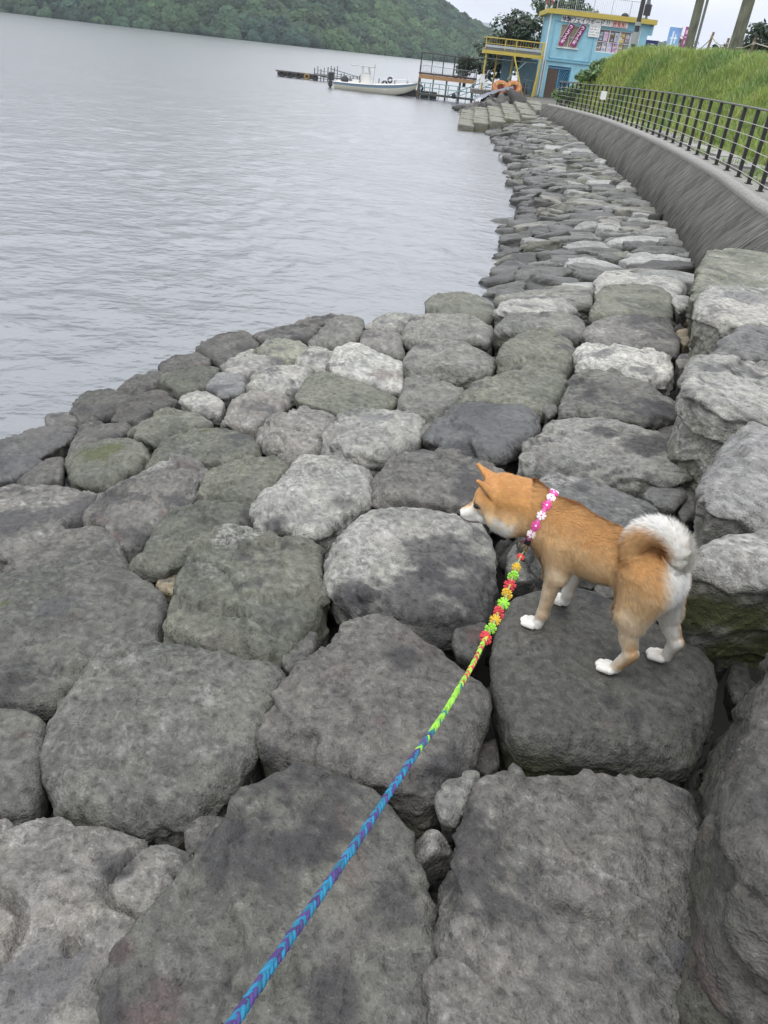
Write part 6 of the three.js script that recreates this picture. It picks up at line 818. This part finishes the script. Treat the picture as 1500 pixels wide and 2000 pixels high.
  for (let k = 0; k + 1 < nz; k++) for (let j = 0; j + 1 < ny; j++) for (let i = 0; i + 1 < nx; i++) {
    let n = 0, x = 0, y = 0, z = 0, neg = 0; for (let c = 0; c < 8; c++) if (at3(i + (c & 1), j + (c >> 1 & 1), k + (c >> 2)) < 0) neg++; if (!neg || neg === 8) continue;
    for (const [a, b] of [[0, 1], [2, 3], [4, 5], [6, 7], [0, 2], [1, 3], [4, 6], [5, 7], [0, 4], [1, 5], [2, 6], [3, 7]]) { const A = [a & 1, a >> 1 & 1, a >> 2], Bq = [b & 1, b >> 1 & 1, b >> 2], u = at3(i + A[0], j + A[1], k + A[2]), v = at3(i + Bq[0], j + Bq[1], k + Bq[2]); if ((u < 0) !== (v < 0)) { const t = u / (u - v); x += A[0] + (Bq[0] - A[0]) * t; y += A[1] + (Bq[1] - A[1]) * t; z += A[2] + (Bq[2] - A[2]) * t; n++; } }
    vid[(k * ny + j) * nx + i] = P.length / 3; P.push(lo[0] + (i + x / n) * cell, lo[1] + (j + y / n) * cell, lo[2] + (k + z / n) * cell);
  }
  for (let k = 1; k + 1 < nz; k++) for (let j = 1; j + 1 < ny; j++) for (let i = 1; i + 1 < nx; i++) { const s = at3(i, j, k) < 0, id = (a, b, c) => vid[(c * ny + b) * nx + a]; const quad = (a, b, c, d, f) => { if (Math.min(a, b, c, d) < 0) return; if (f) I.push(a, b, c, a, c, d); else I.push(a, c, b, a, d, c); };
    if (s !== at3(i + 1, j, k) < 0) quad(id(i, j - 1, k - 1), id(i, j, k - 1), id(i, j, k), id(i, j - 1, k), s); if (s !== at3(i, j + 1, k) < 0) quad(id(i - 1, j, k - 1), id(i - 1, j, k), id(i, j, k), id(i, j, k - 1), s); if (s !== at3(i, j, k + 1) < 0) quad(id(i - 1, j - 1, k), id(i, j - 1, k), id(i, j, k), id(i - 1, j, k), s); }
  const nv = P.length / 3, N = new Float32Array(nv * 3), C = new Float32Array(nv * 3), e = 0.002;
  const O1 = [0.52, 0.275, 0.10], O2 = [0.68, 0.45, 0.23], CR = [0.72, 0.58, 0.41], WH = [0.78, 0.75, 0.68];
  const lerp3 = (a, b, t) => [mix(a[0], b[0], t), mix(a[1], b[1], t), mix(a[2], b[2], t)];
  const tailT = (x, y, z) => { let b = 1, bt = 0; for (let i = 0; i <= 16; i++) { const d = Math.hypot(x - tp[i].x, y - tp[i].y, z - tp[i].z) - tr(i / 16); if (d < b) { b = d; bt = i / 16; } } return [b, bt]; };
  function coat(x, y, z, nX, nY, nZ) {
    const h = toHead(x, y, z), j = 0.03 * noise(x * 40, y * 40, z * 40), [td, tt] = tailT(x, y, z);
    if (td < 0.008 && (tt > 0.12 || x < -0.2)) { // tail: white along the outside, tan inside and at the tip
      const c = tp[Math.round(tt * 16)], out = ((x + 0.13) - (c.x + 0.13)) * (c.x + 0.13) + (y - c.y) * (c.y - 0.435), side = out / (Math.hypot(c.x + 0.13, c.y - 0.435) + 0.01) / 0.036;
      let col = lerp3([0.56, 0.32, 0.14], WH, smooth(-0.45, 0.35, side + j * 4 - Math.max(0, tt - 0.4) * 2.4)); return lerp3(col, [0.55, 0.3, 0.11], smooth(0.72, 0.92, tt));
    }
    if (h[0] > 0.035 && y > 0.24) { // head
      let col = lerp3([0.58, 0.30, 0.10], O2, smooth(0.05, -0.01, h[1])); const w = Math.abs(h[2]);
      col = lerp3(col, CR, smooth(0.012, -0.022, h[1] + j) * smooth(0.07, 0.12, h[0])); col = lerp3(col, WH, smooth(-0.012, -0.04, h[1] + j + 0.2 * (h[0] - 0.15)) * smooth(0.055, 0.1, h[0]));
      if (h[0] > 0.165) { const m = smooth(0.165, 0.19, h[0]); col = lerp3(col, lerp3(WH, [0.6, 0.38, 0.18], smooth(0.012, 0.003, w) * smooth(-0.05, -0.02, h[1]) * 0.8 + 0.35 * smooth(-0.03, -0.01, h[1])), m * smooth(0.02, -0.01, h[1])); }
      col = lerp3(col, [0.72, 0.6, 0.42], 0.8 * (1 - smooth(0.006, 0.014, Math.hypot(h[0] - 0.183, h[1] - 0.027, (w - 0.026) * 0.8)))); // pale spots over the eyes
      if (h[1] > 0.065) col = lerp3(col, [0.54, 0.27, 0.095], smooth(0.065, 0.085, h[1])); const es = Math.hypot(h[0] - 0.191, (h[1] - 0.005) * 1.3); col = lerp3(col, [0.06, 0.035, 0.025], 0.75 * (1 - smooth(0.008, 0.017, es)) * (w > 0.015 ? 1 : 0)); return col;
    }
    let col = lerp3(CR, O2, smooth(0.2, 0.3, y + j)); col = lerp3(col, O1, smooth(0.31, 0.4, y + j)); 
    col = lerp3(col, [0.6, 0.36, 0.16], 0.6 * (1 - smooth(0.0, 0.034, Math.abs(x - 0.105 - (y - 0.33) * 0.35 + j))) * smooth(0.24, 0.31, y) * smooth(0.42, 0.34, y)); // paler stripe behind the shoulder
    col = lerp3(col, WH, smooth(0.5, 0.95, nX) * smooth(0.37, 0.28, y) * smooth(0.15, 0.2, x) * 0.8); // chest
    col = lerp3(col, WH, 0.8 * smooth(0.2, -0.5, nY) * smooth(0.3, 0.22, y) * smooth(0.12, 0.18, y) * smooth(0.06, 0.03, Math.abs(z))); // belly
    col = lerp3(col, WH, smooth(-0.2, -0.75, nX - 0.3 * nY + j * 3) * smooth(-0.15, -0.2, x) * smooth(0.07, 0.02, Math.abs(z) - 0.015) * smooth(0.12, 0.17, y)); // buttocks
    if (y < 0.24) { // legs
      const inner = smooth(0.2, -0.5, nZ * Math.sign(z)), front = x > 0, tan = front ? smooth(0.3, -0.4, nX) * 0.35 : smooth(0.2, -0.5, nX) * 0.8 * smooth(0.18, 0.14, y) * smooth(0.03, 0.05, y);
      let leg = lerp3(lerp3(CR, [0.56, 0.33, 0.14], tan), WH, inner * 0.85); leg = lerp3(leg, O2, 0.5 * smooth(0.15, 0.22, y) * (1 - inner)); if (!front) leg = lerp3(leg, WH, 0.7 * smooth(0.3, 0.8, nX) * smooth(0.19, 0.1, y)); leg = lerp3(leg, WH, smooth(0.055, 0.032, y)); col = lerp3(col, leg, smooth(0.24, 0.19, y));
    }
    return col;
  }
  for (let q = 0; q < nv; q++) { const x = P[q * 3], y = P[q * 3 + 1], z = P[q * 3 + 2]; let gx = field(x + e, y, z) - field(x - e, y, z), gy = field(x, y + e, z) - field(x, y - e, z), gz = field(x, y, z + e) - field(x, y, z - e); const l = 1 / (Math.hypot(gx, gy, gz) || 1); gx *= l; gy *= l; gz *= l; N[q * 3] = gx; N[q * 3 + 1] = gy; N[q * 3 + 2] = gz; const c = coat(x, y, z, gx, gy, gz); C[q * 3] = c[0]; C[q * 3 + 1] = c[1]; C[q * 3 + 2] = c[2]; }
  const g = new THREE.BufferGeometry(); g.setAttribute('position', new THREE.Float32BufferAttribute(P, 3)); g.setAttribute('normal', new THREE.BufferAttribute(N, 3)); g.setAttribute('color', new THREE.BufferAttribute(C, 3)); g.setIndex(I);
  const furMat = new THREE.MeshStandardMaterial({ vertexColors: true, roughness: 0.85, side: THREE.DoubleSide }), body = mesh('body', g, furMat, dog);
  { // fur: short tapering hairs lying back along the body, longer on the tail, ruff and thighs
    const R = rng(808), cum = []; let tot = 0; const T = I.length / 3; for (let t = 0; t < T; t++) { const a = I[t * 3] * 3, b = I[t * 3 + 1] * 3, c = I[t * 3 + 2] * 3, ux = P[b] - P[a], uy = P[b + 1] - P[a + 1], uz = P[b + 2] - P[a + 2], vx = P[c] - P[a], vy = P[c + 1] - P[a + 1], vz = P[c + 2] - P[a + 2]; tot += Math.hypot(uy * vz - uz * vy, uz * vx - ux * vz, ux * vy - uy * vx); cum.push(tot); }
    const hp2 = [], hc = [], hn = [], D = V(0, 0, 0), S = V(0, 0, 0);
    for (let q = 0; q < 150000; q++) {
      const r = R() * tot; let l = 0, h = T - 1; while (l < h) { const m = (l + h) >> 1; if (cum[m] < r) l = m + 1; else h = m; }
      let u = R(), v = R(); if (u + v > 1) { u = 1 - u; v = 1 - v; } const w = 1 - u - v, a = I[l * 3], b = I[l * 3 + 1], c = I[l * 3 + 2], mixv = (A, k) => A[a * 3 + k] * w + A[b * 3 + k] * u + A[c * 3 + k] * v;
      const x = mixv(P, 0), y = mixv(P, 1), z = mixv(P, 2), n = [mixv(N, 0), mixv(N, 1), mixv(N, 2)], H = toHead(x, y, z), [td, tt] = tailT(x, y, z); if (y < 0.012) continue;
      let len = 0.014, stand = 0.55; if (td < 0.008) { len = 0.022; stand = 0.75; D.copy(tc.getTangent(clamp(tt, 0.02, 0.98))); } else if (H[0] > 0.14) { len = 0.0045; stand = 0.35; D.set(-ch, 0, sh); } else if (H[0] > 0.03 && y > 0.24) { len = H[1] > 0.06 ? 0.007 : 0.014; stand = 0.6; D.set(-ch, -0.35, sh); } else if (y < 0.2) { len = y < 0.04 ? 0.003 : 0.0065; stand = 0.35; D.set(-0.2, -1, 0); if (x < -0.13 && y > 0.14) len = 0.015; } else { D.set(-1, -0.45, 0); if (x < -0.15) { len = 0.022; D.set(-0.8, -0.9, 0); } else if (x > 0.19) len = 0.019; else if (y < 0.25) len = 0.018; }
      D.x += 0.5 * (R() - 0.5); D.y += 0.5 * (R() - 0.5); D.z += 0.5 * (R() - 0.5); const dn = D.x * n[0] + D.y * n[1] + D.z * n[2]; D.x -= dn * n[0]; D.y -= dn * n[1]; D.z -= dn * n[2]; D.normalize().multiplyScalar(1 - stand * 0.5); D.x += n[0] * stand; D.y += n[1] * stand; D.z += n[2] * stand; D.normalize();
      len *= 0.6 + 0.7 * R(); S.set(n[0], n[1], n[2]).cross(D).normalize().multiplyScalar(0.00085 + len * 0.03); const col = coat(x, y, z, ...n), k = (0.84 + 0.32 * R()) * (1 + 0.2 * noise(x * 60, y * 60, z * 60)), tipk = 1.15;
      hp2.push(x + S.x, y + S.y, z + S.z, x - S.x, y - S.y, z - S.z, x + D.x * len, y + D.y * len, z + D.z * len); const nn = [n[0] + D.x * 0.4, n[1] + D.y * 0.4, n[2] + D.z * 0.4]; for (let i = 0; i < 3; i++) { hn.push(...nn); const m = i === 2 ? k * tipk : k; hc.push(Math.min(0.85, col[0] * m), Math.min(0.85, col[1] * m), Math.min(0.85, col[2] * m)); }
    }
    const fg = new THREE.BufferGeometry(); fg.setAttribute('position', new THREE.Float32BufferAttribute(hp2, 3)); fg.setAttribute('normal', new THREE.Float32BufferAttribute(hn, 3)); fg.setAttribute('color', new THREE.Float32BufferAttribute(hc, 3)); stuff(mesh('fur', fg, furMat, body));
  }
  const black = std(0.012, 0.011, 0.012, 0.3), ball3 = (name, q, r, s, mat, par = dog) => { const b = ball(r, 0, 0, 0, ...s, 14, 10); b.rotateY(HY); b.translate(...q); return mesh(name, b, mat, par); };
  const nose = ball3('nose', hp(0.2405, -0.049, 0), 0.0125, [0.85, 0.8, 1.05], black);
  for (const s of [-1, 1]) { let ew = 0.01; const eu = 0.183, eyy = 0.005; while (ew < 0.08 && field(...hp(eu + (ew - 0.02) * 0.35, eyy, s * ew)) < 0) ew += 0.0005; const eu2 = eu + (ew - 0.02) * 0.35; ew -= 0.0035; const ey = ball3('eye', hp(eu2, eyy, s * ew), 0.0092, [1, 0.8, 0.85], std(0.015, 0.009, 0.006, 0.08)); const li = new THREE.TorusGeometry(0.0098, 0.0024, 6, 16); li.scale(1.1, 0.75, 1); li.rotateY(s < 0 ? Math.PI - 0.5 : 0.5); li.rotateY(HY); li.translate(...hp(eu2 + 0.001, eyy, s * (ew + 0.0035))); mesh('eyelid', li, std(0.05, 0.03, 0.02, 0.6), ey); mesh('mouth_line', new THREE.TubeGeometry(new THREE.CatmullRomCurve3([V(...hp(0.236, -0.061, s * 0.006)), V(...hp(0.217, -0.065, s * 0.016)), V(...hp(0.192, -0.063, s * 0.0265)), V(...hp(0.174, -0.056, s * 0.0315))]), 16, 0.0017, 5), std(0.03, 0.015, 0.013, 0.6), dog); const inner = new THREE.ConeGeometry(0.015, 0.045, 8); inner.scale(1, 1, 0.35); inner.rotateZ(-0.95); inner.rotateY(HY - s * 0.35); inner.translate(...hp(0.183, 0.081, s * 0.052)); mesh('inner_ear', inner, std(0.5, 0.36, 0.26, 0.8), dog); }
  for (const [px, pz, dy] of [[0.168, -0.087, DY[0]], [0.18, 0.087, DY[1]], [-0.118, -0.087, DY[2]], [-0.195, 0.087, DY[3]]]) for (const [k, l] of [[-0.0205, -0.002], [-0.007, 0.01], [0.007, 0.01], [0.0205, -0.002]]) { const hx = px < 0 ? 0.012 : 0.018; mesh('claw', bar([px + hx + l + 0.008, 0.011 + dy, pz + k], [px + hx + l + 0.018, 0.004 + dy, pz + k * 1.04], 0.003, 5, 0.001), std(0.12, 0.09, 0.08, 0.4), dog); }

  // ---------------------------------------------------------------- collar of pink and white knotted cord
  const W = (p) => dog.localToWorld(V(...p)); dog.updateMatrixWorld(true);
  const c0 = V(0.272, 0.33, -0.008), ax = V(0.86, 0.2, -0.35).normalize(), e1 = V(0, 1, 0).addScaledVector(ax, -ax.y).normalize(), e2 = ax.clone().cross(e1).normalize(), ringR = (a) => { const d = e1.clone().multiplyScalar(Math.cos(a)).addScaledVector(e2, Math.sin(a)); let r = 0.03; while (r < 0.14 && field(c0.x + d.x * r, c0.y + d.y * r, c0.z + d.z * r) < 0.006) r += 0.0015; return c0.clone().addScaledVector(d, r); };
  const col = thing('dog_collar', 'pink and white knotted flower collar with a black buckle on the dog neck', 'collar', [0, 0, 0]); const cp = []; for (let i = 0; i < 40; i++) { const q = ringR(i / 40 * 6.2832); cp.push(W([q.x, q.y, q.z])); }
  const loop = new THREE.CatmullRomCurve3(cp, true); mesh('cord', new THREE.TubeGeometry(loop, 120, 0.0085, 8, true), std(0.55, 0.12, 0.3, 0.8), col);
  const knot = (par, p, nrm, r, rgb, core, name = 'flower_knot') => { const q = new THREE.Quaternion().setFromUnitVectors(V(0, 0, 1), nrm), gs = []; for (let k = 0; k < 7; k++) { const a = k / 7 * 6.283; for (const w of [-0.16, 0.16]) { const pe = ball(r * 0.25, 0, 0, 0, 1.35, 0.62, 1.15, 8, 6); pe.rotateY(-0.35); pe.rotateZ(a + w); pe.translate(Math.cos(a + w) * r * 0.66, Math.sin(a + w) * r * 0.66, 0); gs.push(pe); } } for (let k = 0; k < 5; k++) { const a = k * 1.2566 + 0.4; gs.push(ball(r * 0.27, Math.cos(a) * r * 0.34, Math.sin(a) * r * 0.34, r * 0.1, 1, 1, 1, 7, 5)); } const gg = mergeGeometries(gs); gg.applyQuaternion(q); gg.translate(p.x, p.y, p.z); const m = mesh(name, gg, std(...rgb, 0.75), par), cc = ball(r * 0.22, 0, 0, r * 0.22, 1, 1, 0.8, 8, 6); cc.applyQuaternion(q); cc.translate(p.x, p.y, p.z); mesh('centre', cc, std(...core, 0.8), m); };
  const PK = [0.62, 0.075, 0.3], PW = [0.78, 0.72, 0.72], neckAt = (i) => { const q = cp[Math.round(((i % 40) + 40) % 40) % 40], o = W([c0.x, c0.y, c0.z]); return [q, q.clone().sub(o).normalize()]; };
  for (let i = 0; i < 40; i += 2) { if (Math.abs(i - BUCKLE) < 2) continue; const [q, n] = neckAt(i); const w = (i / 2) % 2; knot(col, q.clone().addScaledVector(n, 0.004), n, 0.0165, w ? PW : PK, w ? PK : PW); }
  { const [q, n] = neckAt(BUCKLE), [q2] = neckAt(BUCKLE + 1), x = q2.clone().sub(q).normalize(), y = n.clone().cross(x); const m4 = new THREE.Matrix4().makeBasis(x, y, n).setPosition(q); const bk = box(0.034, 0.019, 0.011, 0, 0, 0.005); bk.applyMatrix4(m4); mesh('buckle', bk, std(0.02, 0.02, 0.023, 0.5), col); }
  const [rq, rn] = neckAt(RINGAT), gold = std(0.5, 0.38, 0.2, 0.3, { metalness: 0.9 }); { const t = new THREE.TorusGeometry(0.0115, 0.0015, 8, 24); t.rotateY(0.5); const p = rq.clone().addScaledVector(rn, 0.008).add(V(0, -0.013, 0)); t.translate(p.x, p.y, p.z); mesh('ring', t, gold, col); mesh('ring', (() => { const k = t.clone(); k.translate(-0.02, 0.006, 0.005); return k; })(), gold, col); }

  // ---------------------------------------------------------------- leash: braided cord from below the camera, flower knots near the collar
  const ls = thing('dog_leash', 'colourful braided dog leash with flower knots running from the collar towards the viewer', 'leash', [0, 0, 0]);
  const px = [[1024, 1062], [1018, 1085], [1000, 1130], [985, 1175], [966, 1213], [945, 1253], [925, 1295], [903, 1333], [860, 1405], [800, 1490], [740, 1580], [690, 1655], [600, 1785], [520, 1902], [455, 2000], [380, 2110]], dA = rq.distanceTo(V(0, EYE, 0)), pts = px.map(([a, b]) => { const t = (b - 1062) / (2000 - 1062), d = 1 / mix(1 / (dA - 0.03), 1 / 0.72, t); return sight(a, b).normalize().multiplyScalar(d).add(V(0, EYE, 0)); });
  pts[0].copy(rq).addScaledVector(rn, 0.012).add(V(0, -0.026, 0)); const lc = new THREE.CatmullRomCurve3(pts), LL = lc.getLength(), Q1 = (s) => lc.getPointAt(clamp(s / LL)), flowers = [[1020, 1073, 'y', 0.009], [1016, 1088, 'r', 0.0155], [1009, 1108, 'y', 0.018], [1002, 1125, 'l', 0.021], [995, 1143, 'r', 0.0215], [988, 1160, 'y', 0.02], [980, 1179, 'l', 0.02], [973, 1197, 'r', 0.0215], [967, 1211, 'y', 0.017], [958, 1228, 'l', 0.018], [949, 1246, 'r', 0.02]];
  const HUE = { r: [0.52, 0.045, 0.055], y: [0.58, 0.37, 0.03], l: [0.26, 0.55, 0.045], b: [0.008, 0.16, 0.28], p: [0.06, 0.035, 0.16], t: [0.012, 0.17, 0.2] };
  const sOf = (b) => { let lo2 = 0, hi2 = 1; const f = (u) => { const p = lc.getPointAt(u).sub(V(0, EYE, 0)), dz = -p.z * cP - p.y * sP, v = (p.y * cP - p.z * sP) / dz * FOCAL, u2 = p.x / dz * FOCAL; return 1000 - (-u2 * sR + v * cR); }; for (let i = 0; i < 30; i++) { const m = (lo2 + hi2) / 2; if (f(m) < b) lo2 = m; else hi2 = m; } return lo2 * LL; };
  const RF = rng(19); for (const [, b, c, r] of flowers) { const s = sOf(b), p = Q1(s), n = V(0, EYE, 0).sub(p).normalize().add(V((RF() - 0.5) * 1.2, (RF() - 0.5) * 1.2, (RF() - 0.5) * 1.2)).normalize(); knot(ls, p, n, r * 0.85, HUE[c], c === 'r' ? HUE.y : HUE[c]); }
  const gs = [], s0 = sOf(1250), s1 = LL, step = 0.0092, side = V(0, 0, 0), upv = V(0, 0, 0), T2 = V(0, 0, 0);
  const core = []; for (let s = 0; s <= LL; s += LL / 160) core.push(Q1(s)); mesh('core_cord', new THREE.TubeGeometry(new THREE.CatmullRomCurve3(core), 200, 0.0026, 6), std(0.25, 0.3, 0.12, 0.85), ls);
  const sRed = sOf(1340), sLime = sOf(1430), sBlue = sOf(1470); let kk = 0;
  for (let s = s0; s < s1 - 0.01; s += step, kk++) {
    const p = Q1(s); T2.copy(Q1(s + 0.004)).sub(Q1(s - 0.004)).normalize(); side.set(0, 1, 0).cross(T2).normalize(); upv.copy(T2).cross(side);
    for (let m = 0; m < 4; m++) { const a = m * Math.PI / 2 + 0.78, sgn = m % 2 ? 1 : -1, ph = m % 2 ? step / 2 : 0; let pal; const q = [0, 0, 1, 0, 0, 1, 0, 1][(kk + m * 3 + (RF() < 0.3 ? 1 : 0)) % 8]; if (s < sRed) pal = q ? HUE.r : HUE.l; else if (s < sLime) pal = q ? (kk % 4 < 2 ? HUE.t : HUE.l) : HUE.l; else if (s < sBlue) pal = q ? HUE.t : kk % 4 ? HUE.p : HUE.l; else pal = q ? HUE.p : HUE.b;
      const jz = 0.85 + 0.3 * RF(), el = ball(0.0034 * jz, 0, 0, 0, 2.0 + 0.5 * RF(), 0.8, 0.8, 10, 7), dir = T2.clone().addScaledVector(side, -Math.sin(a) * sgn * (0.28 + 0.3 * RF())).addScaledVector(upv, Math.cos(a) * sgn * (0.28 + 0.3 * RF())).normalize(), rad = side.clone().multiplyScalar(Math.cos(a)).addScaledVector(upv, Math.sin(a)), t3 = dir.clone().cross(rad).normalize(), r2 = dir.clone().cross(t3);
      el.applyMatrix4(new THREE.Matrix4().makeBasis(dir, t3, r2).setPosition(p.clone().addScaledVector(rad, 0.0025).addScaledVector(T2, ph))); const v = 0.6 + 0.5 * RF(); gs.push(paint(el, pal[0] * v, pal[1] * v, pal[2] * v)); }
  }
  const cordBump = tileNoise(256, 24, 91, 3, 1, 0.3); mesh('braided_cord', mergeGeometries(gs), new THREE.MeshStandardMaterial({ vertexColors: true, roughness: 0.7, bumpMap: mapOf(256, (i) => { const v = 0.5 + 0.4 * cordBump[i]; return [v, v, v]; }), bumpScale: 0.0006 }), ls);
  mesh('clip', [bar(rq.clone().add(V(0, -0.014, 0)).toArray(), pts[0].toArray(), 0.0035, 8), ball(0.006, pts[0].x, pts[0].y, pts[0].z)], gold, ls);
}

scene.traverse((o) => { if (o.isMesh) { o.castShadow = true; o.receiveShadow = true; } });
renderer.render(scene, camera);
